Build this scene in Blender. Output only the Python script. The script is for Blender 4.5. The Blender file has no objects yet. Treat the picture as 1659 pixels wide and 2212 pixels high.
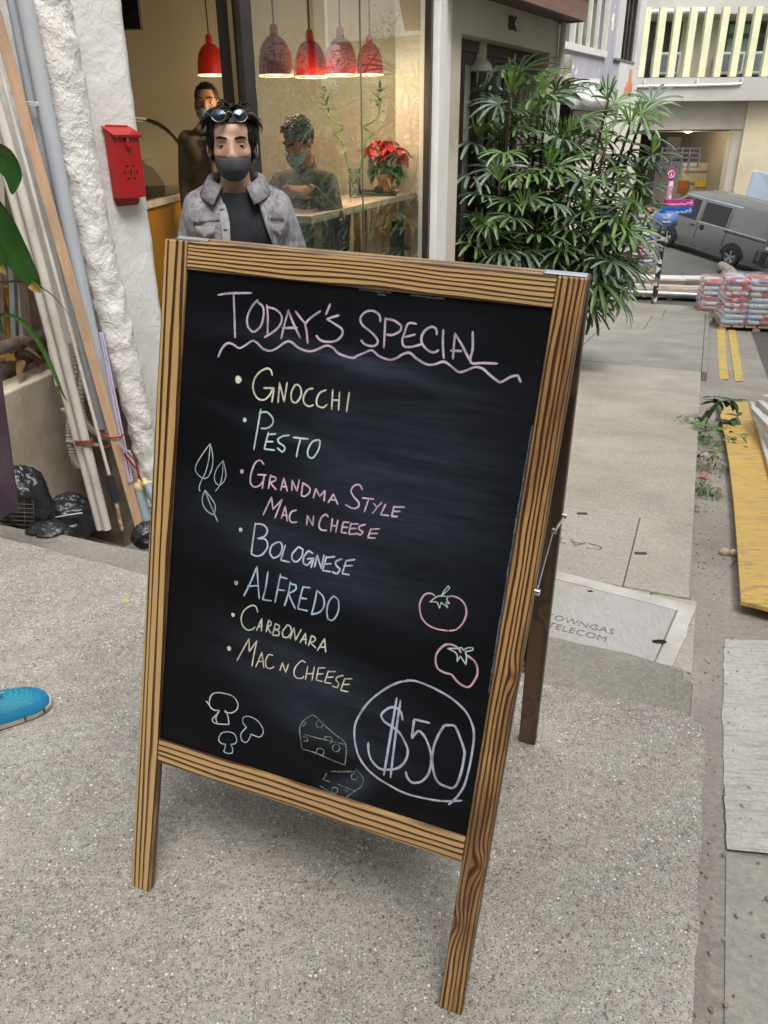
import bpy, bmesh, math, random
import numpy as np
from mathutils import Vector, Matrix, Quaternion, noise as mnoise
random.seed(7)
R = math.radians
SC = bpy.context.scene
COL = SC.collection

# ------------------------------------------------------------------ camera
F = 1661.0; CX = 829.5; CY = 1106.0; CZ = 1.30
BX = np.array([[0.999974063, 0.00720234848, 0.0], [-0.00310888423, 0.431637486, -0.902041804], [-0.00649681941, 0.902018407, 0.431648682]])
cam = bpy.data.cameras.new('camera'); camo = bpy.data.objects.new('camera', cam); COL.objects.link(camo)
camo.matrix_world = Matrix(((BX[0][0], BX[0][1], BX[0][2], 0), (BX[1][0], BX[1][1], BX[1][2], 0), (BX[2][0], BX[2][1], BX[2][2], CZ), (0, 0, 0, 1)))
cam.sensor_fit = 'VERTICAL'; cam.sensor_height = 36.0; cam.lens = 36.0 * F / 2212.0
cam.clip_start = 0.05; cam.clip_end = 500
SC.camera = camo
# ------------------------------------------------------------------ daylight
SUN_EL, SUN_AZ = R(58), R(155)
w = bpy.data.worlds.new('World'); SC.world = w; w.use_nodes = True
nt = w.node_tree; nt.nodes.clear()
wo = nt.nodes.new('ShaderNodeOutputWorld'); bg = nt.nodes.new('ShaderNodeBackground')
sky = nt.nodes.new('ShaderNodeTexSky'); sky.sky_type = 'NISHITA'; sky.sun_disc = False
sky.sun_elevation = SUN_EL; sky.sun_rotation = SUN_AZ; sky.air_density = 1.0; sky.dust_density = 3.0; sky.ozone_density = 1.0
hs = nt.nodes.new('ShaderNodeHueSaturation'); hs.inputs['Saturation'].default_value = 0.22
nt.links.new(sky.outputs[0], hs.inputs['Color']); nt.links.new(hs.outputs[0], bg.inputs[0])
bg.inputs[1].default_value = 0.15
nt.links.new(bg.outputs[0], wo.inputs[0])
sl = bpy.data.lights.new('sun', 'SUN'); sl.energy = 1.15; sl.angle = R(32); sl.color = (1.0, 0.96, 0.9)
so = bpy.data.objects.new('sun', sl); COL.objects.link(so)
sd = Vector((math.sin(SUN_AZ) * math.cos(SUN_EL), math.cos(SUN_AZ) * math.cos(SUN_EL), math.sin(SUN_EL)))
so.rotation_euler = sd.to_track_quat('Z', 'Y').to_euler(); so.location = (0, 0, 20)
SC.view_settings.view_transform = 'Standard'; SC.view_settings.look = 'None'
SC.view_settings.exposure = 1.22; SC.view_settings.gamma = 1.0; SC.view_settings.use_curve_mapping = False

# ------------------------------------------------------------------ measuring (photo survey -> metres)
def ray(x, y):
    return BX @ np.array([(x - CX) / F, -(y - CY) / F, -1.0])
def atY(x, y, Y):
    r = ray(x, y); t = Y / r[1]; return Vector((r[0] * t, Y, CZ + r[2] * t))
def atZ(x, y, Z):
    r = ray(x, y); t = (Z - CZ) / r[2]; return Vector((r[0] * t, r[1] * t, Z))
def onpl(x, y, p, n):
    r = ray(x, y); p = np.array(p, float); n = np.array(n, float); c = np.array([0, 0, CZ])
    t = ((p - c) @ n) / (r @ n); return Vector(c + t * r)
def online(x, y, c, k):
    """point on the vertical plane X = c + k*Y seen at x, y"""
    return onpl(x, y, (c, 0, 0), (1, -k, 0))
GN = (0.0309, -0.0447, 1.0); GP = (0.1219, 0.7827, 0.004)
def slab_z(x, y): return GP[2] - (GN[0] * (x - GP[0]) + GN[1] * (y - GP[1]))
def onslab(x, y, dz=0): return onpl(x, y, (GP[0], GP[1], GP[2] + dz), GN)
EV = np.array([math.sin(R(22)), math.cos(R(22))]); LV = np.array([-math.cos(R(22)), math.sin(R(22))])
def SL(x, y): return x * EV[0] + y * EV[1], x * LV[0] + y * LV[1]
def XY(s, l): return s * EV[0] + l * LV[0], s * EV[1] + l * LV[1]
_rs = [-6, 0.5, 1.5, 2.2, 3.0, 4.0, 9.86, 18.2, 24, 60]; _rz = [0.1, -0.10, -0.23, -0.40, -0.49, -0.61, -1.33, -2.03, -2.26, -2.26]
_ws = [2.9, 3.0, 3.96, 9.86, 18.2, 19]; _wz = [-0.42, -0.42, -0.52, -1.2, -1.9, -1.95]
def road_z(x, y):
    s, l = SL(x, y); z = float(np.interp(s, _rs, _rz))
    t = min(1, max(0, (s - 18) / 8)); return z + t * 0.2 * max(-3.0, min(3.0, l))
def walk_z(s): return float(np.interp(s, _ws, _wz))
def _march(x, y, fz):
    r = ray(x, y); lo = 0.3; t = lo
    while t < 80:
        p = (r[0] * t, r[1] * t, CZ + r[2] * t)
        if p[2] < fz(p[0], p[1]): break
        t += 0.02 + t * 0.004
    return Vector((p[0], p[1], fz(p[0], p[1])))
def onroad(x, y, dz=0): return _march(x, y, lambda a, b: road_z(a, b) + dz)
def onwalk(x, y, dz=0): return _march(x, y, lambda a, b: walk_z(SL(a, b)[0]) + dz)

# ------------------------------------------------------------------ object helpers
WM = {}
I4 = Matrix.Identity(4)
def _link(o, parent, W):
    COL.objects.link(o); WM[o.name] = W
    if parent is not None:
        o.parent = parent; o.matrix_parent_inverse = WM[parent.name].inverted()
    o.matrix_basis = W
    return o
def tag(o, label=None, cat=None, group=None, kind=None):
    if label: o['label'] = label
    if cat: o['category'] = cat
    if group: o['group'] = group
    if kind: o['kind'] = kind
    return o
def empty(name, loc, label=None, cat=None, group=None, rz=0.0):
    o = bpy.data.objects.new(name, None); o.empty_display_size = 0.1
    _link(o, None, Matrix.Translation(Vector(loc)) @ Matrix.Rotation(rz, 4, 'Z'))
    return tag(o, label, cat, group)
def copy_tree(o, W, parent=None):
    c = o.copy(); COL.objects.link(c)
    if parent is None: c.matrix_basis = W; WM[c.name] = W
    else: c.parent = parent; c.matrix_parent_inverse = o.matrix_parent_inverse.copy()
    for ch in [q for q in o.children]:
        copy_tree(ch, None, c)
    return c
def frame(x, y=None, z=None, o=(0, 0, 0)):
    """matrix with given x axis and approximate z axis"""
    x = Vector(x).normalized(); z = Vector(z)
    y = z.cross(x).normalized(); z = x.cross(y)
    return Matrix(((x[0], y[0], z[0], o[0]), (x[1], y[1], z[1], o[1]), (x[2], y[2], z[2], o[2]), (0, 0, 0, 1)))

class MB:
    def __init__(s): s.v = []; s.f = []
    def add(s, vs, fs):
        n = len(s.v); s.v += [tuple(v) for v in vs]; s.f += [tuple(n + i for i in f) for f in fs]; return s
    def box(s, c, d, M=None):
        hx, hy, hz = d[0] / 2, d[1] / 2, d[2] / 2
        vs = [Vector((c[0] + a * hx, c[1] + b * hy, c[2] + e * hz)) for a in (-1, 1) for b in (-1, 1) for e in (-1, 1)]
        if M is not None: vs = [M @ v for v in vs]
        return s.add(vs, [(0, 1, 3, 2), (4, 6, 7, 5), (0, 4, 5, 1), (2, 3, 7, 6), (0, 2, 6, 4), (1, 5, 7, 3)])
    def beam(s, p, q, w, h, up=(0, 0, 1)):
        p = Vector(p); q = Vector(q); L = (q - p).length
        M = frame(q - p, None, up, (p + q) / 2)
        return s.box((0, 0, 0), (L, w, h), M)
    def tube(s, pts, r, n=10, caps=True, flat=1.0):
        pts = [Vector(p) for p in pts]; m = len(pts)
        rs = r if isinstance(r, (list, tuple)) else [r] * m
        t0 = (pts[1] - pts[0]).normalized(); a = t0.orthogonal().normalized(); vs = []
        for i, p in enumerate(pts):
            t = (pts[min(i + 1, m - 1)] - pts[max(i - 1, 0)]).normalized()
            a = (a - t * a.dot(t))
            a = a.normalized() if a.length > 1e-6 else t.orthogonal().normalized()
            b = t.cross(a)
            for k in range(n):
                an = 2 * math.pi * k / n
                vs.append(p + (a * math.cos(an) + b * math.sin(an) * flat) * rs[i])
        fs = [(i * n + k, i * n + (k + 1) % n, (i + 1) * n + (k + 1) % n, (i + 1) * n + k) for i in range(m - 1) for k in range(n)]
        if caps:
            fs.append(tuple(reversed(range(n)))); fs.append(tuple((m - 1) * n + k for k in range(n)))
        return s.add(vs, fs)
    def lathe(s, prof, o=(0, 0, 0), ax=(0, 0, 1), n=20, M=None):
        T = frame(Vector(ax).orthogonal(), None, ax, o) if M is None else M
        vs = []
        for r, z in prof:
            for k in range(n):
                an = 2 * math.pi * k / n; vs.append(T @ Vector((r * math.cos(an), r * math.sin(an), z)))
        m = len(prof)
        fs = [(i * n + k, i * n + (k + 1) % n, (i + 1) * n + (k + 1) % n, (i + 1) * n + k) for i in range(m - 1) for k in range(n)]
        if prof[0][0] > 1e-5: fs.append(tuple(reversed(range(n))))
        if prof[-1][0] > 1e-5: fs.append(tuple((m - 1) * n + k for k in range(n)))
        return s.add(vs, fs)
    def prism(s, poly, h, M=None):
        """poly in local xy extruded along z by h"""
        T = M or I4; n = len(poly)
        vs = [T @ Vector((p[0], p[1], 0)) for p in poly] + [T @ Vector((p[0], p[1], h)) for p in poly]
        return s.add(vs, [tuple(reversed(range(n))), tuple(range(n, 2 * n))] + [(i, (i + 1) % n, n + (i + 1) % n, n + i) for i in range(n)])
    def slab(s, top, h):
        """top polygon in world space extruded down by h"""
        n = len(top); vs = [Vector(p) for p in top] + [Vector(p) - Vector((0, 0, h)) for p in top]
        return s.add(vs, [tuple(range(n)), tuple(reversed(range(n, 2 * n)))] + [(i, n + i, n + (i + 1) % n, (i + 1) % n) for i in range(n)])
    def grid(s, rows, close=False):
        m = len(rows); n = len(rows[0]); vs = [p for r in rows for p in r]
        fs = [(i * n + k, i * n + (k + 1) % n, (i + 1) * n + (k + 1) % n, (i + 1) * n + k) for i in range(m - 1) for k in range(n if close else n - 1)]
        return s.add(vs, fs)
    def ball(s, c, r, n=16, m=10, M=None):
        rr = r if isinstance(r, (list, tuple)) else (r, r, r); vs = []
        T = M or I4
        for i in range(m + 1):
            th = math.pi * i / m
            for k in range(n):
                ph = 2 * math.pi * k / n
                vs.append(T @ Vector((c[0] + rr[0] * math.sin(th) * math.cos(ph), c[1] + rr[1] * math.sin(th) * math.sin(ph), c[2] + rr[2] * math.cos(th))))
        return s.add(vs, [(i * n + k, (i + 1) * n + k, (i + 1) * n + (k + 1) % n, i * n + (k + 1) % n) for i in range(m) for k in range(n)])
    def cone(s, p, q, r0, r1, n=12, m=4):
        """tapered limb with rounded ends"""
        p = Vector(p); q = Vector(q); d = (q - p).normalized(); pts = []; rs = []
        for i in range(m + 1):
            a = math.pi / 2 * i / m; pts.append(p - d * r0 * math.cos(a)); rs.append(max(r0 * math.sin(a), r0 * .02))
        for i in range(m + 1):
            a = math.pi / 2 * i / m; pts.append(q + d * r1 * math.sin(a)); rs.append(max(r1 * math.cos(a), r1 * .02))
        return s.tube(pts, rs, n)
    def mesh(s, name='m'):
        me = bpy.data.meshes.new(name); me.from_pydata(s.v, [], s.f); me.update(); return me
    def build(s, name, mt, parent=None, smooth=False, W=None, bevel=0, seg=2, recalc=True, ang=35, label=None):
        me = s.mesh(name)
        if recalc:
            b = bmesh.new(); b.from_mesh(me); bmesh.ops.recalc_face_normals(b, faces=b.faces); b.to_mesh(me); b.free()
        me.materials.append(mt)
        if smooth:
            me.polygons.foreach_set('use_smooth', [True] * len(me.polygons))
            if smooth == 'auto': me.set_sharp_from_angle(angle=R(ang))
        o = bpy.data.objects.new(name, me); _link(o, parent, W or I4)
        if bevel:
            mo = o.modifiers.new('bevel', 'BEVEL'); mo.width = bevel; mo.segments = seg; mo.limit_method = 'ANGLE'; mo.angle_limit = R(35)
        if label: o['label'] = label
        return o
def inst(name, me, parent, W, label=None):
    o = bpy.data.objects.new(name, me)
    COL.objects.link(o)
    if parent is not None:
        o.parent = parent; o.matrix_parent_inverse = WM[parent.name].inverted()
    o.matrix_basis = W
    if label: o['label'] = label
    return o
def remesh(o, vox, smooth_it=4, fac=.5):
    """weld the overlapping volumes of a mesh into one continuous skin"""
    mo = o.modifiers.new('r', 'REMESH'); mo.mode = 'VOXEL'; mo.voxel_size = vox; mo.use_smooth_shade = True
    if smooth_it:
        sm = o.modifiers.new('s', 'SMOOTH'); sm.factor = fac; sm.iterations = smooth_it
    dg = bpy.context.evaluated_depsgraph_get()
    me = bpy.data.meshes.new_from_object(o.evaluated_get(dg))
    old = o.data; o.modifiers.clear(); o.data = me
    if not me.materials: me.materials.append(old.materials[0])
    me.polygons.foreach_set('use_smooth', [True] * len(me.polygons))
    return o
def spline(pts, k=6):
    P = [Vector(p) for p in pts]; out = []
    for i in range(len(P) - 1):
        a = P[max(i - 1, 0)]; b = P[i]; c = P[i + 1]; d = P[min(i + 2, len(P) - 1)]
        for j in range(k):
            t = j / k
            out.append(0.5 * ((2 * b) + (c - a) * t + (2 * a - 5 * b + 4 * c - d) * t * t + (3 * b - a - 3 * c + d) * t ** 3))
    out.append(P[-1]); return out
def text_mesh(body, size, W, name, mt, parent, thick=0.0, align='CENTER', sx=1.0, bold=0.0):
    cu = bpy.data.curves.new(name, 'FONT'); cu.body = body; cu.size = size; cu.align_x = align; cu.align_y = 'CENTER'
    cu.extrude = thick; cu.resolution_u = 2; cu.offset = bold
    t = bpy.data.objects.new('t', cu); COL.objects.link(t)
    me = bpy.data.meshes.new_from_object(t.evaluated_get(bpy.context.evaluated_depsgraph_get()))
    bpy.data.objects.remove(t)
    for v in me.vertices: v.co.x *= sx
    me.materials.clear(); me.materials.append(mt)
    o = bpy.data.objects.new(name, me); return _link(o, parent, W)

# ------------------------------------------------------------------ materials
MC = {}
class NT:
    def __init__(s, name):
        s.m = bpy.data.materials.new(name); s.m.use_nodes = True; s.t = s.m.node_tree; s.n = s.t.nodes; s.n.clear()
        s.out = s.n.new('ShaderNodeOutputMaterial'); s.b = s.n.new('ShaderNodeBsdfPrincipled'); s.t.links.new(s.b.outputs[0], s.out.inputs[0])
        s._tc = None
    def tc(s, kind='Object'):
        if not s._tc: s._tc = s.n.new('ShaderNodeTexCoord')
        return s._tc.outputs[kind]
    def L(s, a, b): s.t.links.new(a, b)
    def set(s, inp, v):
        if hasattr(v, 'is_output') or hasattr(v, 'links'): s.L(v, inp)
        else: inp.default_value = v
    def mapping(s, src, scale=(1, 1, 1), loc=(0, 0, 0), rot=(0, 0, 0)):
        m = s.n.new('ShaderNodeMapping'); s.L(src, m.inputs[0]); m.inputs['Scale'].default_value = scale; m.inputs['Location'].default_value = loc; m.inputs['Rotation'].default_value = rot
        return m.outputs[0]
    def noise(s, vec, scale, detail=4, rough=.55, dist=0, out=0):
        q = s.n.new('ShaderNodeTexNoise'); s.L(vec, q.inputs['Vector']); q.inputs['Scale'].default_value = scale; q.inputs['Detail'].default_value = detail
        q.inputs['Roughness'].default_value = rough; q.inputs['Distortion'].default_value = dist; return q.outputs[out]
    def voro(s, vec, scale, feat='F1', out=0, rand=1):
        q = s.n.new('ShaderNodeTexVoronoi'); q.feature = feat; s.L(vec, q.inputs['Vector']); q.inputs['Scale'].default_value = scale; q.inputs['Randomness'].default_value = rand
        return q.outputs[out]
    def ramp(s, fac, stops, interp='LINEAR'):
        q = s.n.new('ShaderNodeValToRGB'); s.L(fac, q.inputs[0]); e = q.color_ramp.elements; q.color_ramp.interpolation = interp
        while len(e) < len(stops): e.new(0.5)
        for el, (p, c) in zip(e, stops):
            el.position = p; el.color = (c, c, c, 1) if isinstance(c, (int, float)) else (*c, 1)
        return q.outputs[0]
    def mix(s, fac, a, b, mode='MIX'):
        q = s.n.new('ShaderNodeMix'); q.data_type = 'RGBA'; q.blend_type = mode
        s.set(q.inputs[0], fac)
        for i, v in ((6, a), (7, b)):
            if isinstance(v, tuple): q.inputs[i].default_value = (*v, 1) if len(v) == 3 else v
            else: s.L(v, q.inputs[i])
        return q.outputs[2]
    def math(s, op, a, b=None, c=None, clamp=False):
        q = s.n.new('ShaderNodeMath'); q.operation = op; q.use_clamp = clamp
        for i, v in enumerate((a, b, c)):
            if v is not None: s.set(q.inputs[i], v)
        return q.outputs[0]
    def bump(s, h, strength, dist=.01, normal=None):
        q = s.n.new('ShaderNodeBump'); q.inputs['Strength'].default_value = strength; q.inputs['Distance'].default_value = dist; s.L(h, q.inputs['Height'])
        if normal is not None: s.L(normal, q.inputs['Normal'])
        return q.outputs[0]
    def fin(s, col=None, rough=None, normal=None, **kw):
        if col is not None:
            if isinstance(col, tuple): s.b.inputs['Base Color'].default_value = (*col, 1)
            else: s.L(col, s.b.inputs['Base Color'])
        if rough is not None: s.set(s.b.inputs['Roughness'], rough)
        if normal is not None: s.L(normal, s.b.inputs['Normal'])
        for k, v in kw.items(): s.set(s.b.inputs[k.replace('_', ' ')], v)
        return s.m
def M(name, c1, c2=None, scale=6, rough=.6, bump=0, bs=60, bd=.003, metal=0, spec=.5, stretch=(1, 1, 1), lo=.35, hi=.65, dirt=None, dscale=2.0, rot=(0, 0, 0), detail=5, **kw):
    """plain varied material: two colours mixed by noise, optional dirt patches and relief"""
    if name in MC: return MC[name]
    t = NT(name); v = t.mapping(t.tc(), stretch, rot=rot)
    c2 = c2 or tuple(x * .75 for x in c1)
    col = t.mix(t.ramp(t.noise(v, scale, detail), [(lo, 0.0), (hi, 1.0)]), c1, c2)
    if dirt:
        d = t.ramp(t.noise(t.tc(), dscale, 6, .65), [(.5, 0.0), (.72, 1.0)]); col = t.mix(d, col, dirt)
    nrm = t.bump(t.noise(v, bs, 4), bump, bd) if bump else None
    r = t.math('ADD', t.math('MULTIPLY', t.noise(t.tc(), scale * 1.7, 3), .16), rough - .08)
    MC[name] = t.fin(col, r, nrm, Metallic=metal, Specular_IOR_Level=spec, **kw); return MC[name]
def emis(name, c, st):
    if name in MC: return MC[name]
    t = NT(name); MC[name] = t.fin(c, .6, Emission_Color=(*c, 1), Emission_Strength=st); return MC[name]

def wood_charred(name, seed, freq=110, light=(.68, .43, .175), dark=(.050, .017, .008), burn=.25, warp=.006, knots=(), dens=.5, y0=.4, z0=.25, edge=.019):
    """brushed and torched pine: growth rings round an axis beside the timber, burnt late wood, scorched arrises"""
    t = NT(name); o = t.tc('Object'); sp = t.n.new('ShaderNodeSeparateXYZ')
    st = t.mapping(o, (1, 1, 1), loc=(seed, seed * .3, 0))
    nz = t.math('SUBTRACT', t.noise(t.mapping(o, (2.2, 9, 9), loc=(seed, seed, seed)), 1.0, 3, .5), .5)
    nz2 = t.math('SUBTRACT', t.noise(t.mapping(o, (12, 60, 60), loc=(seed, 0, seed)), 1.0, 2, .5), .5)
    t.L(o, sp.inputs[0])
    y = t.math('ADD', sp.outputs[1], y0); z = t.math('ADD', sp.outputs[2], z0)
    r = t.math('SQRT', t.math('ADD', t.math('MULTIPLY', y, y), t.math('MULTIPLY', z, z)))
    r = t.math('ADD', r, t.math('MULTIPLY', nz, warp * 4)); r = t.math('ADD', r, t.math('MULTIPLY', nz2, warp * .35))
    kd = None
    for (kx, ky, ks, ka) in knots:
        dx = t.math('DIVIDE', t.math('SUBTRACT', sp.outputs[0], kx), ks * 2.2); dy = t.math('DIVIDE', t.math('SUBTRACT', sp.outputs[1], ky), ks)
        d2 = t.math('ADD', t.math('MULTIPLY', dx, dx), t.math('MULTIPLY', dy, dy))
        g = t.math('EXPONENT', t.math('MULTIPLY', d2, -1.0)); r = t.math('ADD', r, t.math('MULTIPLY', g, ka))
        g2 = t.math('EXPONENT', t.math('MULTIPLY', d2, -6.0)); kd = g2 if kd is None else t.math('MAXIMUM', kd, g2)
    ph = t.math('ADD', t.math('MULTIPLY', r, freq), t.math('MULTIPLY', t.noise(t.mapping(o, (.6, 22, 22), loc=(seed, 1, 4)), 1.0, 2), 3.8))
    fr = t.math('FRACT', ph)
    wdt = t.noise(t.mapping(o, (1.5, 40, 40), loc=(3, seed, 1)), 1.0, 2)
    late = t.ramp(t.math('ADD', fr, t.math('MULTIPLY', t.math('SUBTRACT', wdt, .5), 1.0)), [(0.0, .0), (dens, .06), (dens + .16, .95), (.95, 1.0), (1.0, .05)])
    fib = t.noise(t.mapping(o, (14, 700, 700), loc=(seed, 0, 0)), 1.0, 3, .6)
    base = t.mix(t.ramp(t.noise(t.mapping(o, (2.5, 30, 30)), 1.0, 3), [(.3, 0.0), (.7, 1.0)]), light, tuple(x * .78 for x in light))
    base = t.mix(t.math('MULTIPLY', t.ramp(fib, [(.4, 0.0), (.75, 1.0)]), .25), base, tuple(x * .6 for x in light))
    brn = t.ramp(t.noise(t.mapping(o, (5, 24, 24), loc=(seed * 2, 1, 0)), 1.0, 4, .6), [(.62 - burn * .6, 0.0), (.80 - burn * .45, 1.0)])
    base = t.mix(t.math('MULTIPLY', brn, .75 if burn > .1 else .35), base, (.120, .048, .016))
    col = t.mix(late, base, dark)
    ay = t.math('ABSOLUTE', sp.outputs[1])
    ed = t.math('ADD', t.math('SUBTRACT', ay, edge), t.math('MULTIPLY', t.math('SUBTRACT', t.noise(t.mapping(o, (9, 3, 3), loc=(0, seed, 0)), 1.0, 3), .5), .006))
    ed = t.ramp(t.math('MULTIPLY', ed, 400), [(-.0, 0.0), (1.0, 1.0)])
    col = t.mix(t.math('MULTIPLY', ed, .75), col, (.05, .017, .012))
    if kd is not None: col = t.mix(t.math('MULTIPLY', kd, .8), col, (.10, .03, .012))
    h = t.math('SUBTRACT', t.math('MULTIPLY', late, .8), t.math('MULTIPLY', fib, .25))
    rg = t.mix(late, (.5, .5, .5), (.34, .34, .34))
    return t.fin(col, rg, t.bump(h, .35, .0012), Coat_Weight=.22, Coat_Roughness=.32)

def concrete(name, base=(.33, .315, .285), dark=(.13, .125, .115), light=(.62, .60, .56), scale=150, amt=.55, stain=.5, bump=.5, brush=None, small=1.0, rough=.85, cracks=False):
    """washed concrete: pebbles of several sizes standing in grey paste, big soft stains, optional broom lines"""
    t = NT(name); o = t.tc('Object')
    w1 = t.noise(o, 2.1, 6, .62); w2 = t.noise(o, .55, 4, .5, .5)
    wv = t.mix(.006, o, t.noise(o, 60, 3, out=1), 'ADD')
    v1c = t.voro(wv, scale, out=1); v1d = t.voro(wv, scale, out=0); v2c = t.voro(o, scale * 2.3, out=1); v2d = t.voro(o, scale * 2.3)
    s1 = t.n.new('ShaderNodeSeparateColor'); t.L(v1c, s1.inputs[0]); s2 = t.n.new('ShaderNodeSeparateColor'); t.L(v2c, s2.inputs[0])
    col = t.mix(t.ramp(w1, [(.32, 0.0), (.68, 1.0)]), base, tuple(x * (1 - .35 * stain) for x in base))
    col = t.mix(t.ramp(w2, [(.4, 0.0), (.65, 1.0)]), col, t.mix(1.0, col, (.80, .79, .77), 'MULTIPLY'))
    sh1 = t.ramp(v1d, [(.25, 1.0), (.42, 0.0)]); sh2 = t.ramp(v2d, [(.25, 1.0), (.45, 0.0)])
    m1 = t.math('MULTIPLY', t.ramp(s1.outputs[0], [(.55, 0.0), (.60, 1.0)]), sh1); m2 = t.math('MULTIPLY', t.ramp(s2.outputs[0], [(.55, 0.0), (.6, 1.0)]), sh2)
    d2 = t.math('MULTIPLY', t.ramp(s2.outputs[1], [(.6, 0.0), (.66, 1.0)]), sh2)
    col = t.mix(t.math('MULTIPLY', d2, amt), col, dark)
    col = t.mix(t.math('MULTIPLY', m2, amt * .8), col, light)
    tint = t.ramp(s1.outputs[2], [(0, light), (.55, (.50, .47, .42)), (.75, (.50, .36, .23)), (.88, (.22, .21, .21)), (1, (.25, .15, .1))])
    col = t.mix(t.math('MULTIPLY', m1, amt), col, tint)
    mo = t.noise(o, 55, 5, .75); col = t.mix(.30, col, t.ramp(mo, [(.34, .20), (.66, .82)]), 'OVERLAY')
    fine = t.noise(o, 900, 2, .7); col = t.mix(.35, col, t.ramp(fine, [(.3, .35), (.7, .68)]), 'OVERLAY')
    h = t.math('ADD', t.math('MULTIPLY', sh1, .5), t.math('ADD', t.math('MULTIPLY', sh2, .35), t.math('MULTIPLY', t.noise(o, 330, 3), .5)))
    if brush:
        b = t.noise(t.mapping(o, brush[0], rot=brush[1]), 1.0, 3, .6)
        bl = t.ramp(b, [(.38, 0.0), (.47, 1.0)]); col = t.mix(t.math('MULTIPLY', t.math('SUBTRACT', 1.0, bl), brush[2]), col, dark)
        h = t.math('ADD', h, t.math('MULTIPLY', bl, 1.2 * min(1, brush[2] * 2)))
    if cracks:
        ck = t.voro(t.mix(.25, o, t.noise(o, 2.5, 5, .7, out=1), 'ADD'), 1.1, 'DISTANCE_TO_EDGE')
        cm = t.ramp(ck, [(0.0, 1.0), (.006, 0.0)]); cm = t.math('MULTIPLY', cm, t.ramp(t.noise(o, .9, 2), [(.5, 0.0), (.6, 1.0)]))
        col = t.mix(t.math('MULTIPLY', cm, .7), col, (.07, .065, .06)); h = t.math('SUBTRACT', h, t.math('MULTIPLY', cm, 2))
    return t.fin(col, rough, t.bump(h, bump, .004), Specular_IOR_Level=.35)

# ================================================================== ground
pave_m = concrete('washed_concrete', base=(.50, .475, .42), dark=(.11, .105, .095), light=(.90, .87, .80), scale=118, amt=.95, stain=1.0, bump=1.0, brush=((5, 42, 5), (0, 0, R(-22)), .035))
step_m = concrete('step_concrete', base=(.30, .285, .245), scale=150, amt=.45, stain=.7, bump=.5)
walk_m = concrete('footpath_concrete', base=(.46, .435, .375), dark=(.19, .18, .165), light=(.60, .58, .53), scale=90, amt=.5, stain=.75, bump=.45, brush=((9, 70, 9), (0, 0, R(-20)), .08))
walk2_m = concrete('old_footpath_concrete', base=(.33, .315, .275), dark=(.15, .145, .13), light=(.44, .42, .39), scale=70, amt=.4, stain=.9, bump=.4, brush=((6, 50, 6), (0, 0, R(-20)), .12))
cover_m = concrete('cover_concrete', base=(.42, .40, .35), scale=110, amt=.7, stain=.3, bump=.5)
apron_m = concrete('smooth_concrete', base=(.40, .38, .335), dark=(.22, .21, .2), light=(.5, .49, .46), scale=200, amt=.3, stain=.6, bump=.25)
asph_m = concrete('asphalt', base=(.115, .115, .112), dark=(.05, .05, .05), light=(.24, .235, .225), scale=70, amt=.5, stain=.7, bump=.4)
road_c_m = concrete('road_concrete', base=(.37, .345, .30), dark=(.17, .16, .14), light=(.46, .44, .4), scale=60, amt=.3, stain=.7, bump=.3, brush=((5, 60, 5), (0, 0, R(-20)), .25))
white_c_m = concrete('broomed_concrete', base=(.66, .645, .61), dark=(.2, .19, .17), light=(.78, .77, .74), scale=140, amt=.4, stain=.6, bump=.7, brush=((9, 85, 9), (0, 0, R(-16)), .28))
gutter_m = concrete('gutter_concrete', base=(.36, .335, .30), dark=(.2, .175, .15), light=(.48, .45, .4), scale=110, amt=.4, stain=.8, bump=.4)

def jag(pts, a, k=5, seed=1):
    """break a straight run into uneven pieces, for worn edges"""
    out = []
    for i in range(len(pts) - 1):
        p = Vector(pts[i]); q = Vector(pts[i + 1])
        for j in range(k):
            t = j / k; v = p.lerp(q, t)
            if 0 < t: v = v + Vector((mnoise.noise((v.x * 9, v.y * 9, seed)), mnoise.noise((v.x * 9 + 5, v.y * 9, seed)), 0)) * a
            out.append(v)
    out.append(Vector(pts[-1])); return out
# road: one sheet out to the far buildings
svals = [-8, -4, -2, -1, 0, .5, 1, 1.5, 2.2, 3, 3.5, 4, 5, 6, 7, 8, 9, 9.86, 12, 14, 16, 18, 18.2, 20, 22, 24, 26, 28, 30, 33, 36, 40, 46, 60, 90]
lvals = [-60, -30, -14, -10, -7, -5, -3.5, -2.5, -1.5, -.8, -.4, -.22, -.10, .3, 1, 2, 3, 4.5, 6, 9, 14, 30, 60]
m = MB(); m.grid([[(*XY(s, l), road_z(*XY(s, l)) - (.6 if (l > -.12 and s < 17.5 and l < 20) else 0)) for l in lvals] for s in svals])
tag(m.build('ground', road_c_m), kind='structure')
def patch(name, pts, mt, h=.004, sub=6, ztop=None):
    """flush sheet draped on the road"""
    P = [Vector(p) for p in pts]; a, b, c, d = P; rows = []
    for i in range(sub + 1):
        l = a.lerp(d, i / sub); r = b.lerp(c, i / sub)
        rows.append([(q.x, q.y, road_z(q.x, q.y) + h) for q in (l.lerp(r, j / 4) for j in range(5))])
    mm = MB(); mm.grid(rows); return tag(mm.build(name, mt), kind='structure')
# asphalt carriageway beyond the concrete apron
m = MB(); rows = []
for s in [10.4, 11, 12, 13, 14, 15, 16, 17, 18.6, 20, 22, 24, 26, 28, 30, 33, 36, 41]:
    lo = -14; hi = -.95 if s < 18 else (9.0 if s > 20 else -.5 + (s - 18) * 4)
    rows.append([(*XY(s, lo + (hi - lo) * j / 10), road_z(*XY(s, lo + (hi - lo) * j / 10)) + .004) for j in range(11)])
m.grid(rows); tag(m.build('road', asph_m), kind='structure')
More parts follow.
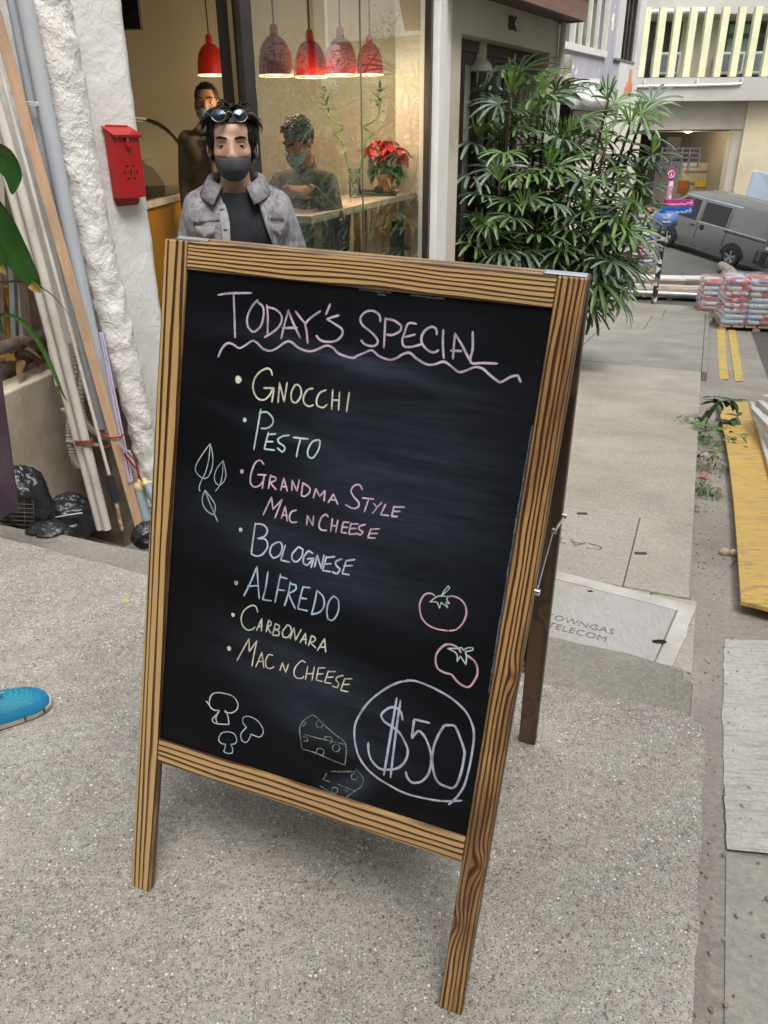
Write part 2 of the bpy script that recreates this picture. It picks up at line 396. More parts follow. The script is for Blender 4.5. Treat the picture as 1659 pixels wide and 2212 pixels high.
# gutter strip beside the kerb
m = MB(); rows = []
for s in [-2, -1, 0, .5, 1, 1.5, 2, 2.2, 2.5, 3, 3.5, 4, 5, 6, 8, 10, 12, 14, 16, 18]:
    wd = .085 if s < 2.0 else (.16 if s < 4 else .30)
    rows.append([(*XY(s, -.14 - (wd) * j / 2), road_z(*XY(s, -.14 - wd * j / 2)) + .006) for j in range(3)])
m.grid(rows); tag(m.build('gutter', gutter_m), kind='structure')
# fresh pale concrete with broom lines, right of the gutter
rp = [onroad(1566, 1845), onroad(1680, 1885), onroad(1780, 1400), onroad(1563, 1390)]
rp = [Vector((q.x, q.y, 0)) for q in rp]
m = MB(); rows = []
for i in range(61):
    t = i / 60; l = rp[0].lerp(rp[3], t); r_ = rp[1].lerp(rp[2], t) + Vector((.9, 0, 0))
    rows.append([(q.x + .006 * mnoise.noise((q.x * 14, q.y * 14, 2)), q.y, road_z(q.x, q.y) + .010) for q in (l.lerp(r_, j / 6) for j in range(7))])
m.grid(rows); tag(m.build('concrete_patch', white_c_m), kind='structure')
m = MB(); rows = []
for i in range(41):
    l = onroad(1566, 1850).lerp(onroad(1560, 2420), i / 40); r_ = l + Vector((1.6, -.4, 0))
    rows.append([(q.x, q.y, road_z(q.x, q.y) + .004) for q in (l.lerp(r_, j / 5) for j in range(6))])
m.grid(rows); tag(m.build('road_apron', apron_m), kind='structure')
# double yellow lines
yl_m = M('road_paint_yellow', (.62, .43, .07), (.50, .37, .12), scale=14, rough=.75, dirt=(.25, .235, .2), dscale=5, bump=.2, bs=90)
for (a, b, c, d) in [((1549, 706), (1565, 706), (1573, 822), (1554, 820)), ((1572, 708), (1588, 709), (1607, 826), (1588, 824))]:
    rows = []; mm = MB()
    for i in range(13):
        t = i / 12
        xl = a[0] + (d[0] - a[0]) * t; yy = a[1] + (d[1] - a[1]) * t; xr = b[0] + (c[0] - b[0]) * t
        l = onroad(xl, yy, .010); r_ = onroad(xr, yy, .010); jl = .012 * mnoise.noise((i * 1.3, a[0], 0)); rows.append([l + Vector((jl, 0, 0)), (l + r_) / 2, r_ + Vector((jl, 0, 0))])
    mm.grid(rows); tag(mm.build('road_marking', yl_m), kind='structure')

# near slab
far_l = [onslab(-420, 1040), onslab(-160, 1112), onslab(0, 1156), onslab(57, 1172), onslab(319, 1241), onslab(760, 1362), onslab(1191, 1476), onslab(1420, 1524), onslab(1497, 1541)]
cor = [onslab(1513, 1558), onslab(1524, 1600), onslab(1526, 1646), onslab(1516, 1850), onslab(1503, 2099)]
e_last = cor[-1] - Vector((EV[0], EV[1], 0)) * 3.5; e_last.z = slab_z(e_last.x, e_last.y)
bk = Vector((-4.5, -2.2, 0)); bk.z = slab_z(bk.x, bk.y); lf = Vector((-4.5, 3.6, 0)); lf.z = slab_z(lf.x, lf.y)
edge = jag(far_l, .012, 9, 1) + jag(cor, .010, 8, 2)
top = [lf] + edge + [e_last, bk]
def slab_struct(name, top, h, mt, bevel=.012):
    mm = MB(); mm.slab(top, h); return tag(mm.build(name, mt, bevel=bevel, smooth=False), kind='structure')
slab_struct('pavement', top, 1.2, pave_m, .014)
# first lower tread, the full width, and the second one on the right
def back(p, d): return Vector((p[0] - EV[0] * d, p[1] - EV[1] * d, p[2]))
def zz(p, z): return Vector((p[0], p[1], z))
def dzs(pts, dz): return [Vector((p.x, p.y, slab_z(p.x, p.y) + dz)) for p in pts]
def tread(name, px, dz, bk_, mt, seed, h=1.0):
    e_ = jag([onslab(x, y, dz) for x, y in px], .010, 6, seed); e2 = dzs([back(e_[-1], bk_), back(e_[0], bk_)], dz)
    slab_struct(name, dzs(e_, dz) + e2, h, mt)
tread('step', [(-420, 1010), (-100, 1106), (0, 1131), (120, 1150), (325, 1190), (760, 1310), (1191, 1419), (1400, 1450), (1498, 1468)], -.15, .7, step_m, 3)
tread('step', [(640, 1240), (1191, 1374), (1340, 1405), (1478, 1442)], -.31, .75, step_m, 4, .9)
# forecourt of the cafe, left of the board
slab_struct('forecourt', [(-4.2, 2.0, -.30), (-4.2, 3.3, -.30), (-1.15, 3.4, -.30), (-.95, 3.35, -.30), (.55, 7.9, -.30), (1.35, 9.6, -.30), (1.7, 8.6, -.30), (.25, 2.3, -.30), (.1, 1.95, -.30)], .7, step_m)

# stepped and sloping footpath going down the street
def walk_piece(s0, s1, l0, l1, mt, name='footpath', dz=0.0, n=3, depth=.5, z0=None, z1=None):
    mm = MB(); za = walk_z(s0) if z0 is None else z0; zb = walk_z(s1) if z1 is None else z1
    c = [(*XY(s0, l0), za + dz), (*XY(s0, l1), za + dz), (*XY(s1, l1), zb + dz), (*XY(s1, l0), zb + dz)]
    mm.slab([Vector(p) for p in c], depth); return tag(mm.build(name, mt, bevel=.006), kind='structure')
LE = -.155
walk_piece(1.6, 3.02, .0, 3.2, walk_m, z0=-.425, z1=-.425)
walk_piece(1.6, 3.02, LE - .03, -.006, walk_m, z0=-.428, z1=-.428)
walk_piece(3.025, 3.58, .116, 3.2, cover_m)                     # lettered cover
walk_piece(3.025, 3.96, LE, .113, walk_m)
walk_piece(3.583, 3.96, .116, 3.2, cover_m)
walk_piece(3.965, 7.0, LE, 3.4, walk_m)
walk_piece(7.006, 9.86, LE, 3.4, walk_m)
ls = [LE, 1.45, 3.6]
walk_piece(9.87, 13.4, LE, 1.44, walk2_m); walk_piece(9.87, 13.4, 1.452, 4.6, walk2_m)
walk_piece(13.41, 15.6, LE, .78, walk2_m); walk_piece(13.41, 15.6, .79, 1.8, walk2_m); walk_piece(13.41, 15.6, 1.81, 4.6, walk2_m)
walk_piece(15.61, 17.0, LE, .6, walk2_m); walk_piece(15.61, 17.0, .61, 1.6, walk2_m)
walk_piece(15.61, 17.4, 1.61, 4.6, walk_m, dz=.22)
walk_piece(17.01, 18.1, LE, 1.6, walk2_m)
# kerb stones along the edge
kerb_m = M('kerb_granite', (.30, .285, .25), (.2, .19, .17), scale=30, rough=.8, bump=.4, bs=120)
s = 9.88
while s < 17.5:
    s2 = min(s + 1.02, 18.0); mm = MB()
    c = [(*XY(s, LE - .075), walk_z(s) - .004), (*XY(s, LE - .004), walk_z(s) - .002), (*XY(s2 - .012, LE - .004), walk_z(s2) - .002), (*XY(s2 - .012, LE - .075), walk_z(s2) - .004)]
    mm.slab([Vector(p) for p in c], .4); tag(mm.build('kerb_stone', kerb_m, bevel=.01), kind='structure'); s = s2

# manhole: galvanised frame and lid of the gas-telecom chamber
zinc_m = M('galvanised_plate', (.56, .555, .54), (.44, .435, .42), scale=7, rough=.55, metal=.35, bump=.25, bs=300, stretch=(30, 3, 3), dirt=(.42, .38, .30), dscale=3)
collar_m = M('white_mortar', (.60, .585, .55), (.46, .45, .42), scale=9, rough=.85, bump=.4, bs=60, dirt=(.36, .33, .29), dscale=2.2)
zc = -.421
q = [atZ(1180, 1249, zc), atZ(1460, 1322, zc), atZ(1444, 1440, zc), atZ(1150, 1366, zc)]
uu = (q[1] - q[0]).normalized(); vv = Vector((uu.y, -uu.x, 0))           # vv points to the camera
o0 = q[1] + vv * .5; cl = [q[1] - uu * .95, q[1], q[1] + vv * .52, q[1] + vv * .52 - uu * .95]
mh = empty('access_cover', cl[0] + Vector((.4, -.2, 0)), 'galvanised steel access cover lettered for gas and telecom, set in white mortar below the step', 'manhole cover')
m = MB(); m.slab([zz(p, zc + .008) for p in cl], .02); m.build('plate', zinc_m, mh, bevel=.002)
cb = [cl[0] - vv * .075 - uu * .05, cl[1] - vv * .075 + uu * .065, cl[2] + uu * .065 + vv * .05, cl[3] + vv * .05 - uu * .05]
m = MB(); inn = [cl[0] - uu * .012 - vv * .012, cl[1] + uu * .006 - vv * .006, cl[2] + uu * .006 + vv * .006, cl[3] - uu * .012 + vv * .006]
for i in range(4):
    j = (i + 1) % 4; m.slab([zz(p, zc + .005) for p in jag([cb[i], cb[j]], .009, 8, i + 3)] + [zz(inn[j], zc + .005), zz(inn[i], zc + .005)], .02)
m.build('mortar_collar', collar_m, mh)
dk = M('black_hole', (.012, .012, .012), rough=.9); ink_m = M('worn_lettering', (.07, .07, .07), (.17, .17, .17), scale=60, rough=.8)
for (px, py, w_) in ((1275, 1277, .012), (1424, 1386, .028)):
    c = atZ(px, py, zc + .009); m = MB(); m.lathe([(0, 0), (w_, 0), (w_, .0015), (0, .0015)], o=c, ax=(0, 0, 1), n=16)
    ob = m.build('lifting_hole', dk, mh); ob.matrix_basis = Matrix.Translation(c) @ Matrix.Diagonal((1, .45, 1, 1)) @ Matrix.Translation(-c)
tc_ = atZ(1252, 1347, zc + .0095); tu = (atZ(1302, 1358, zc) - atZ(1203, 1333, zc)); tl = tu.length
Wt = frame(tu, None, (0, 0, 1), tc_); 
text_mesh('TOWNGAS', .056, Wt, 'lettering', ink_m, mh, .0004, sx=.95, bold=-.001)
tc2 = atZ(1246, 1365, zc + .0095); Wt = frame(tu, None, (0, 0, 1), tc2)
text_mesh('TELECOM', .056, Wt, 'lettering', ink_m, mh, .0004, sx=.95, bold=-.001)
# the cable chamber cover further down, its letters read from the other side
c3 = onwalk(1232, 1172, .004); Wt = frame(-tu, None, (0, 0, 1), c3)
cc = empty('chamber_cover', onwalk(1280, 1190), 'concrete filled chamber cover with faint upside-down letters, beyond the steel cover', 'manhole cover')
text_mesh('CATV', .085, Wt, 'lettering', M('faint_lettering', (.20, .19, .165), rough=.9), cc, .001, sx=1.5, bold=-.002)
m = MB()
sl_m = M('slot_steel', (.10, .105, .11), rough=.5, metal=.6)
for (px, py) in ((1257, 1112), (1383, 1200)):
    c = onwalk(px, py, .003); m = MB(); m.box(c, (.055, .02, .005)); m.build('lifting_slot', sl_m, cc)
if 0: m.build('lifting_slot', M('slot_steel', (.10, .105, .11), rough=.5, metal=.6), cc)

# ================================================================== the A-board
P0 = Vector((-0.3387, 1.2648, 1.1694)); D1 = Vector((.93479, -.35238, -.04462)).normalized(); D2 = Vector((.12578, .21577, .96831)).normalized(); DN = D1.cross(D2)
BW, BL = .6495, 1.1736; TH = .021
def bp(u, v, n=0.0): return P0 + D1 * u - D2 * v + DN * n
sign = empty('chalkboard_sign', bp(BW / 2, BL, -.25), 'folding A-board with torched wood frame and chalk menu of pasta specials, standing on the pavement', 'sign')
wl = wood_charred('pine_left_stile', 1.3, freq=108, burn=-.4, warp=.0022, dens=.50, edge=.0185)
wt = wood_charred('pine_top_rail', 4.1, freq=150, burn=-.35, warp=.006, dens=.50, edge=.0195)
wb = wood_charred('pine_bottom_rail', 7.7, freq=125, burn=-.3, warp=.0055, dens=.50, edge=.021)
wr = wood_charred('pine_right_stile', 9.4, freq=175, burn=.38, warp=.0050, dens=.47, light=(.62, .36, .13), knots=((-.305, -.008, .012, .009), (.02, -.012, .010, .005), (-.42, .012, .012, .006)), edge=.0165)
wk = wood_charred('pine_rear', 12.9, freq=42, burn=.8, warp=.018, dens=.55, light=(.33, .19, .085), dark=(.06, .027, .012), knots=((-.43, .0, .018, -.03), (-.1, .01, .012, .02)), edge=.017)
def timber(name, p, q, w_, th, zd, mt, parent, off=0.0):
    L = (q - p).length; c = (p + q) / 2 + zd * off
    mm = MB(); seg = 12
    vs_ = mm.box((0, 0, 0), (L, w_, th)); return mm.build(name, mt, parent, W=frame(q - p, None, zd, c), bevel=.0028, seg=3)
timber('stile', bp(.0205, BL), bp(.0205, 0), .041, TH, DN, wl, sign, -TH / 2)
timber('stile', bp(BW - .0198, BL), bp(BW - .0198, 0), .0396, TH, DN, wr, sign, -TH / 2)
timber('rail', bp(.0415, .0212), bp(BW - .040, .0212), .0422, TH, DN, wt, sign, -TH / 2 - .0006)
timber('rail', bp(.0415, .875), bp(BW - .040, .875), .0455, TH, DN, wb, sign, -TH / 2 - .0006)
A31 = R(31.2); PV = -TH - .001
RD = (-D2 * math.cos(A31) - DN * math.sin(A31)).normalized(); RN = (-DN * math.cos(A31) + D2 * math.sin(A31)).normalized()
def rp_(u, v, n=0.0): return bp(u, 0, PV) + RD * v + RN * n
timber('rear_stile', rp_(.0205, BL), rp_(.0205, .0), .041, TH, RN, wk, sign, TH / 2)
timber('rear_stile', rp_(BW - .0198, BL), rp_(BW - .0198, .0), .0396, TH, RN, wk, sign, TH / 2)
timber('rear_rail', rp_(.0415, .0212), rp_(BW - .040, .0212), .0422, TH, RN, wt, sign, TH / 2)
timber('rear_rail', rp_(.0415, .875), rp_(BW - .040, .875), .0455, TH, RN, wb, sign, TH / 2)
# slate panel with dust wiped over it
t = NT('chalkboard_paint'); o = t.tc('Object')
sm1 = t.noise(t.mapping(o, (2.2, 9, 2), rot=(0, 0, R(12))), 1.6, 6, .62, .8); sm2 = t.noise(t.mapping(o, (1.2, 16, 2), rot=(0, 0, R(-8))), 3.0, 6, .7, 1.5)
sp = t.n.new('ShaderNodeSeparateXYZ'); t.L(o, sp.inputs[0])
def blob(cx_, cy_, sx_, sy_, rot=0.0):
    mp = t.n.new('ShaderNodeMapping'); mp.vector_type = 'TEXTURE'; t.L(t.mix(.05, o, t.noise(o, 9, 4, out=1), 'ADD'), mp.inputs[0]); mp.inputs['Location'].default_value = (cx_ + .025, cy_ + .025, 0); mp.inputs['Rotation'].default_value = (0, 0, rot); mp.inputs['Scale'].default_value = (sx_, sy_, 1)
    s_ = t.n.new('ShaderNodeSeparateXYZ'); t.L(mp.outputs[0], s_.inputs[0])
    return t.math('EXPONENT', t.math('MULTIPLY', t.math('ADD', t.math('POWER', t.math('ABSOLUTE', s_.outputs[0]), 2.0), t.math('POWER', t.math('ABSOLUTE', s_.outputs[1]), 2.0)), -1.0))
bl = blob(.02, -.215, .17, .045, R(-14))
for a in ((-.02, -.26, .14, .035, R(-14)), (.06, -.30, .12, .028, R(-10)), (.10, .12, .17, .16, 0), (.02, .30, .20, .022, R(-8)), (.0, -.01, .20, .06, R(-8)), (.09, -.375, .05, .02, R(40)), (-.03, .17, .12, .018, R(-8)), (.11, -.46, .035, .03, .6), (.06, -.54, .05, .03, 0)):
    bl = t.math('MAXIMUM', bl, blob(*a))
dust = t.math('MULTIPLY', bl, t.ramp(t.math('ADD', t.math('MULTIPLY', sm2, .6), t.math('MULTIPLY', sm1, .45)), [(.35, 0.15), (.72, 1.0)]))
fine = t.noise(t.mapping(o, (30, 380, 30), rot=(0, 0, R(-14))), 1.0, 3, .7)
dust = t.math('ADD', t.math('MULTIPLY', dust, t.math('ADD', .65, t.math('MULTIPLY', fine, .7))), t.math('MULTIPLY', t.ramp(sm1, [(.5, 0.0), (.8, 1.0)]), .12))
col = t.mix(t.math('MULTIPLY', dust, .95, clamp=True), (.0030, .0034, .0052), (.045, .057, .082))
board_m = t.fin(col, t.math('ADD', .45, t.math('MULTIPLY', dust, .25)), t.bump(t.noise(o, 700, 2), .06, .001), Specular_IOR_Level=.20)
PN = -.006
pc = bp(BW / 2, .447, PN - .003); m = MB(); m.box((0, 0, 0), (BW - .079, .81, .006)); m.build('chalk_panel', board_m, sign, W=frame(D1, None, DN, pc))
pc = bp(BW / 2, 0, PV) + RD * .447 + RN * .012; m = MB(); m.box((0, 0, 0), (BW - .079, .81, .006)); m.build('chalk_panel', board_m, sign, W=frame(D1, None, -RN, pc))
# torn edge of the slate film along the right stile and under the top rail
film_m = M('torn_film', (.18, .22, .25), (.05, .06, .07), scale=200, rough=.5)
for seq in ([(.6085 - .0022 * abs(mnoise.noise((i * .9, 0, 1))) * (1 if 6 < i < 40 else .2), .20 + i * .009) for i in range(46)],):
    m = MB(); rows = []
    for (u_, v_) in seq: rows.append([bp(u_ - .0012 - .002 * max(0, mnoise.noise((v_ * 140, 3, 0))), v_, PN + .0012), bp(u_ + .0012, v_, PN + .0006)])
    m.grid(rows); m.build('torn_edge', film_m, sign)
m = MB()
for (u_, v_, l_) in ((.33, .043, .05), (.41, .0435, .05), (.36, .047, .012)):
    m = MB(); m.grid([[bp(u_ + l_ * k / 10, v_ + .001 * mnoise.noise((k, u_ * 9, 0)), PN + .002), bp(u_ + l_ * k / 10, v_ + .0018 + .003 * abs(mnoise.noise((k * .7, u_ * 99, 1))), PN + .001)] for k in range(11)]); m.build('torn_edge', film_m, sign)
# hinges on the top, folding stay at the side
hm = M('polished_steel', (.75, .76, .78), rough=.18, metal=1.0)
for u0 in (.004, BW - .060):
    h = MB(); h.tube([bp(u0, -.0012, -TH), bp(u0 + .056, -.0012, -TH)], .0036, 10)
    h.beam(bp(u0, -.0012, -TH + .008), bp(u0 + .056, -.0012, -TH + .008), .015, .0016, D2)
    h.beam(rp_(u0, -.001, .008), rp_(u0 + .056, -.001, .008), .015, .0016, -RD); h.build('hinge', hm, sign, smooth='auto')
for u_, sg in ((BW + .002, 1), (-.002, -1)):
    a = bp(u_, .436, -.011); b = rp_(u_, .436, .010); mid = (a + b) / 2 + Vector((0, 0, .036)); k = MB()
    k.beam(a, mid, .009, .0018, D1); k.beam(mid + D1 * sg * .002, b + D1 * sg * .002, .009, .0018, D1)
    for p in (a, mid, b): k.lathe([(0, -.003), (.0055, -.003), (.0055, .004), (0, .005)], o=p + D1 * sg * .001, ax=D1 * sg, n=12)
    k.build('folding_stay', hm, sign, smooth='auto')

# ---- chalk-pen strokes (surveyed in four close views of the board)
ZK = {'A': (600, 900, 1.8433), 'B': (1400, 900, 1.659), 'C': (650, 1400, 1.659), 'D': (600, 2150, 1.659), 'E': (1300, 2200, 2.0114), 'G': (400, 2600, 1.659)}
def bpt(k, x, y):
    zx, zy, sc = ZK[k]; p = onpl((zx + x / sc) / 1.8228, (zy + y / sc) / 1.8228, bp(0, 0, PN + .0006), DN); return p
def chalk_mat(name, c, thin=0):
    t = NT(name); o = t.tc('Object'); n1 = t.noise(o, 620, 4, .8); n2 = t.noise(o, 45, 3, .6)
    f = t.ramp(t.math('ADD', t.math('MULTIPLY', n1, .6), t.math('MULTIPLY', n2, .5)), [(.40 + thin * .08, 0.0), (.62 + thin * .06, 1.0)])
    return t.fin(t.mix(f, tuple(x * (.30 - thin * .15) for x in c), c), .8)
def strokes(name, mt, wmm, data, label=None):
    mb = MB(); wd = wmm / 2000.0
    for k, line in data:
        for st in line.split('|'):
            pts = [bpt(k, *map(float, p.split(','))) for p in st.split()]
            if len(pts) == 1:
                c = pts[0]; rr = wmm / 1000 * .56
                ring = [c + (D1 * math.cos(a) * (1 + .12 * math.sin(3 * a + c.x * 50)) + D2 * math.sin(a) * 1.1) * rr for a in [2 * math.pi * i / 14 for i in range(14)]]
                mb.add([c] + ring, [(0, i + 1, (i + 1) % 14 + 1) for i in range(14)]); continue
            runs = [[pts[0]]]
            for i in range(1, len(pts)):
                runs[-1].append(pts[i])
                if i < len(pts) - 1 and (pts[i] - pts[i - 1]).angle(pts[i + 1] - pts[i], 0) > 1.25: runs.append([pts[i]])
            for rn in runs:
                sp_ = spline(rn, 5 if len(rn) > 2 else 6); nn = len(sp_); L = []; sd_ = rn[0].x * 37
                for i, p in enumerate(sp_):
                    tg = (sp_[min(i + 1, nn - 1)] - sp_[max(i - 1, 0)])
                    if tg.length < 1e-7: continue
                    tg.normalize(); sdv = DN.cross(tg); ww = wd * (1 + .22 * mnoise.noise((p.x * 60, p.z * 60, sd_)))
                    if i == 0 or i == nn - 1: ww *= .55; p = p + tg * wd * (-.7 if i == 0 else .7)
                    L.append([p + sdv * ww, p - sdv * ww])
                mb.grid(L)
    o_ = mb.build(name, mt, sign, recalc=False)
    if label: o_['label'] = label
    return o_
lil = chalk_mat('chalk_lilac', (.66, .54, .70)); crm = chalk_mat('chalk_cream', (.88, .84, .68)); aqua = chalk_mat('chalk_aqua', (.66, .86, .85)); pink = chalk_mat('chalk_pink', (.84, .60, .78))
ice = chalk_mat('chalk_ice', (.72, .80, .92)); blu = chalk_mat('chalk_blue', (.58, .74, .92)); grn = chalk_mat('chalk_green_white', (.78, .85, .70)); pch = chalk_mat('chalk_peach', (.88, .80, .68))
peri = chalk_mat('chalk_periwinkle', (.60, .63, .78)); rose = chalk_mat('chalk_rose', (.76, .48, .57)); leafc = chalk_mat('chalk_pale_teal', (.56, .70, .74)); gry = chalk_mat('chalk_grey_green', (.50, .56, .50), 1)
strokes('chalk_heading', lil, 3.3, [('A', "478,482 560,470 718,467|590,482 595,620 600,790|765,518 720,570 690,640 690,700 715,740 745,747 790,700 808,620 800,565 765,535|830,555 838,640 835,775|835,570 890,585 930,620 940,660 920,710 870,755 815,788|988,592 960,690 935,797|988,600 1020,680 1072,792|945,722 1050,720|1040,602 1080,655 1110,690|1218,600 1160,640 1112,690 1120,750 1127,830|1290,550 1260,622|1352,630 1300,645 1268,658 1320,690 1375,730 1375,775 1330,815 1270,822 1220,810 1190,778|478,930 505,870 545,832 585,840 630,868 670,850 725,815 760,830 800,870 850,887 900,870 970,822 1010,825 1060,865 1130,890 1190,880 1260,850 1310,865 1350,905 1430,935 1475,937"),
 ('B', "162,605 155,565 115,538 65,545 32,585 45,630 95,670 140,720 140,755 105,768 60,755 37,730|195,585 190,680 185,778|195,590 250,600 300,635 290,670 240,695 205,692|395,622 345,620 320,680 305,735 320,770 370,772 430,755|325,708 388,692|530,692 525,655 495,642 450,670 430,715 440,760 480,800 515,808 540,795|573,662 570,750 576,845|650,685 642,770 636,850|652,690 700,770 742,855|622,797 690,800|765,675 765,780 750,850 762,880 830,878 925,882|0,835 50,815 105,795 150,830 210,855 260,850 310,820 355,812 400,850 460,885 510,888 575,870 620,895 670,935 715,930 780,905 830,915 870,950 920,990 950,1003 1010,970 1060,958 1078,1000")])
strokes('chalk_line_gnocchi', crm, 2.8, [('C', "700,128 690,95 660,85 610,115 580,165 575,220 600,275 642,290 680,262 705,214|645,212 712,213 698,302|738,305 748,178 778,300 797,178|850,190 825,240 828,295 855,310 885,270 888,220 870,192 846,192|965,215 930,225 905,270 908,310 940,332 968,322|1052,225 1010,245 990,290 995,325 1030,340 1058,320|1095,225 1088,350|1140,240 1133,355|1092,290 1140,292|1203,242 1185,365")])
strokes('chalk_bullet', crm, 10, [('C', "478,157")]); strokes('chalk_bullet', aqua, 6, [('C', "520,420")]); strokes('chalk_bullet', pink, 6, [('C', "502,757")]); strokes('chalk_bullet', ice, 6, [('C', "493,1138")])
strokes('chalk_bullet', blu, 6.5, [('D', "547,241")]); strokes('chalk_bullet', grn, 6, [('D', "527,450")]); strokes('chalk_bullet', pch, 7, [('D', "501,669")])
strokes('chalk_line_pesto', aqua, 2.7, [('C', "625,352 605,470 580,612|615,375 665,370 703,410 700,450 665,475 628,475|676,502 660,560 648,610 715,618|670,515 722,512|660,562 705,562|810,520 765,528 735,548 745,570 775,590 782,612 765,632 735,605|838,535 935,545|885,545 870,600 858,660|1000,550 960,565 932,620 935,660 965,668 1000,620 1012,565 1000,550")])
strokes('chalk_line_grandma_style', pink, 2.6, [('C', "645,710 625,683 590,700 562,770 558,830 580,857 615,850 645,815|605,778 660,780|648,782 635,868|690,780 675,868|690,788 722,795 722,815 686,830 725,875|775,800 755,880|775,800 798,885|760,855 795,858|828,880 830,815 862,885 877,812|900,830 890,912|900,832 940,860 945,890 915,918 890,915|968,930 985,870 1010,920 1045,880 1038,950|1100,905 1065,960|1100,905 1128,972|1075,940 1118,945|1288,875 1270,845 1235,850 1215,885 1235,925 1265,960 1260,990 1225,998 1180,975|1290,930 1362,938|1330,938 1302,1020|1362,965 1385,992|1415,960 1385,992 1355,1030|1440,972 1408,1040 1460,1045|1495,985 1480,1050 1517,1052|1492,988 1562,990|1487,1018 1535,1018|640,1042 695,925 705,1005 765,940 718,1060|785,985 760,1062|785,985 798,1080|768,1042 800,1045|857,1010 825,1022 812,1060 825,1088 860,1088|925,1105 930,1045 965,1110 970,1050|1065,1052 1050,1035 1020,1060 1005,1110 1020,1138 1055,1142|1093,1065 1082,1150|1128,1075 1115,1155|1088,1110 1122,1114|1165,1085 1150,1155 1187,1160|1165,1088 1202,1090|1158,1120 1192,1122|1215,1095 1200,1165 1242,1167|1215,1100 1262,1100|1210,1130 1247,1130|1308,1103 1270,1115 1268,1135 1292,1150 1277,1170 1245,1160|1345,1130 1325,1190 1372,1193|1345,1135 1400,1132|1338,1162 1387,1162")])
strokes('chalk_line_bolognese', ice, 2.8, [('C', "590,1095 575,1200 563,1295|590,1100 640,1105 668,1140 650,1180 605,1195 655,1200 670,1245 640,1295 600,1310 563,1295"),
 ('D', "815,-25 780,-2 768,45 790,80 830,60 848,10 838,-22 812,-25|868,-5 838,92 896,105|955,5 915,50 912,88 940,103 975,70 984,22 955,5|1048,48 1020,30 990,70 985,110 1010,125 1040,95|1012,84 1055,80 1037,140|1060,135 1077,60 1103,148 1122,60|1137,70 1112,160 1163,167|1137,75 1192,70|1125,118 1168,115|1237,85 1200,100 1200,125 1227,150 1207,180 1175,168|1267,93 1240,180 1285,188|1267,96 1322,88|1252,130 1307,128")])
strokes('chalk_line_alfredo', blu, 2.7, [('D', "683,135 640,240 598,325|683,135 690,240 698,342|622,263 692,258|755,170 740,270 720,350 777,358|837,185 820,270 801,367|832,200 880,213|818,285 862,290|902,235 885,320 863,390|900,245 937,255 935,285 890,310 910,360 933,408|985,265 965,340 950,410 1012,423|982,268 1030,272|970,340 1007,345|1075,290 1060,370 1040,445|1075,290 1115,330 1122,385 1095,430 1040,447|1185,325 1155,360 1140,420 1145,475 1175,485 1205,450 1218,400 1212,350 1183,326")])
strokes('chalk_line_carbonara', grn, 2.4, [('D', "688,432 675,395 645,390 600,420 580,470 590,520 620,548 650,545 670,530|715,475 680,552|715,475 712,555|690,525 718,525|760,485 743,560|760,485 778,500 770,520 750,528 774,570|805,505 785,580|805,508 830,520 825,540 797,545 830,557 825,585 785,582|882,515 850,560 855,595 885,595 908,560 900,525 880,515|900,605 925,535 935,615 972,545|1000,570 965,630|1000,570 1003,640|978,610 1005,610|1040,585 1020,650|1040,585 1064,598 1060,620 1030,630 1067,665|1125,605 1078,682|1125,605 1132,692|1090,660 1130,660")])
strokes('chalk_line_mac_n_cheese', pch, 2.2, [('D', "553,748 590,680 632,605 632,690 682,620 665,700 650,785|715,695 675,790|715,695 728,795|690,755 727,752|787,715 760,710 740,750 745,790 770,800 794,788|833,812 850,762 870,825 890,770|1000,762 975,750 935,790 925,835 945,862 980,862 987,850|1015,785 1000,870|1058,790 1042,878|1008,835 1052,832|1085,795 1070,875 1112,885|1085,797 1127,795|1078,835 1114,835|1150,815 1125,890 1167,898|1150,820 1197,820|1138,858 1182,855|1247,845 1210,855 1200,875 1217,900 1207,925 1175,915|1257,865 1230,942 1277,952|1257,868 1304,867|1245,905 1287,903")])
strokes('chalk_drawing_leaf', leafc, 1.7, [('C', "295,575 250,635 205,710 200,755 235,795 275,798 305,740 312,660 295,575|295,580 285,680 265,760 240,810 222,860 228,885")])
strokes('chalk_drawing_leaf', leafc, 1.6, [('C', "380,685 340,735 322,790 330,830 355,850 385,820 397,770 380,685|380,690 372,790 355,850 328,887")])
strokes('chalk_drawing_leaf', leafc, 2.0, [('C', "262,880 243,930 250,980 280,1020 315,1040 328,1005 320,960 262,880|265,890 295,970 325,1040 343,1083")])
strokes('chalk_drawing_mushroom', ice, 2.2, [('D', "372,1015 385,975 420,958 480,965 530,985 558,1030 550,1070 515,1090 475,1085 476,1075|372,1015 375,1045 400,1070 438,1075 410,1110 392,1130 395,1150 430,1162 500,1165 495,1120 482,1080|352,1012 368,1035|438,1075 415,1125 425,1155")])
strokes('chalk_drawing_mushroom', blu, 1.8, [('D', "590,1150 595,1120 630,1113 685,1140 720,1190 722,1225 700,1248 660,1235 645,1228 630,1265 610,1283 585,1270 577,1235 590,1210 615,1185 595,1160 590,1150")])
strokes('chalk_drawing_mushroom', blu, 1.8, [('G', "785,545 765,520 780,480 820,467 865,480 883,520 870,545 845,548|785,545 810,548 805,575 797,595 820,607 852,605 855,575 845,550")])
def circ(x, y, r, n=10): return ' '.join('%g,%g' % (x + r * math.cos(2 * math.pi * i / n), y + r * math.sin(2 * math.pi * i / n)) for i in range(n + 1))
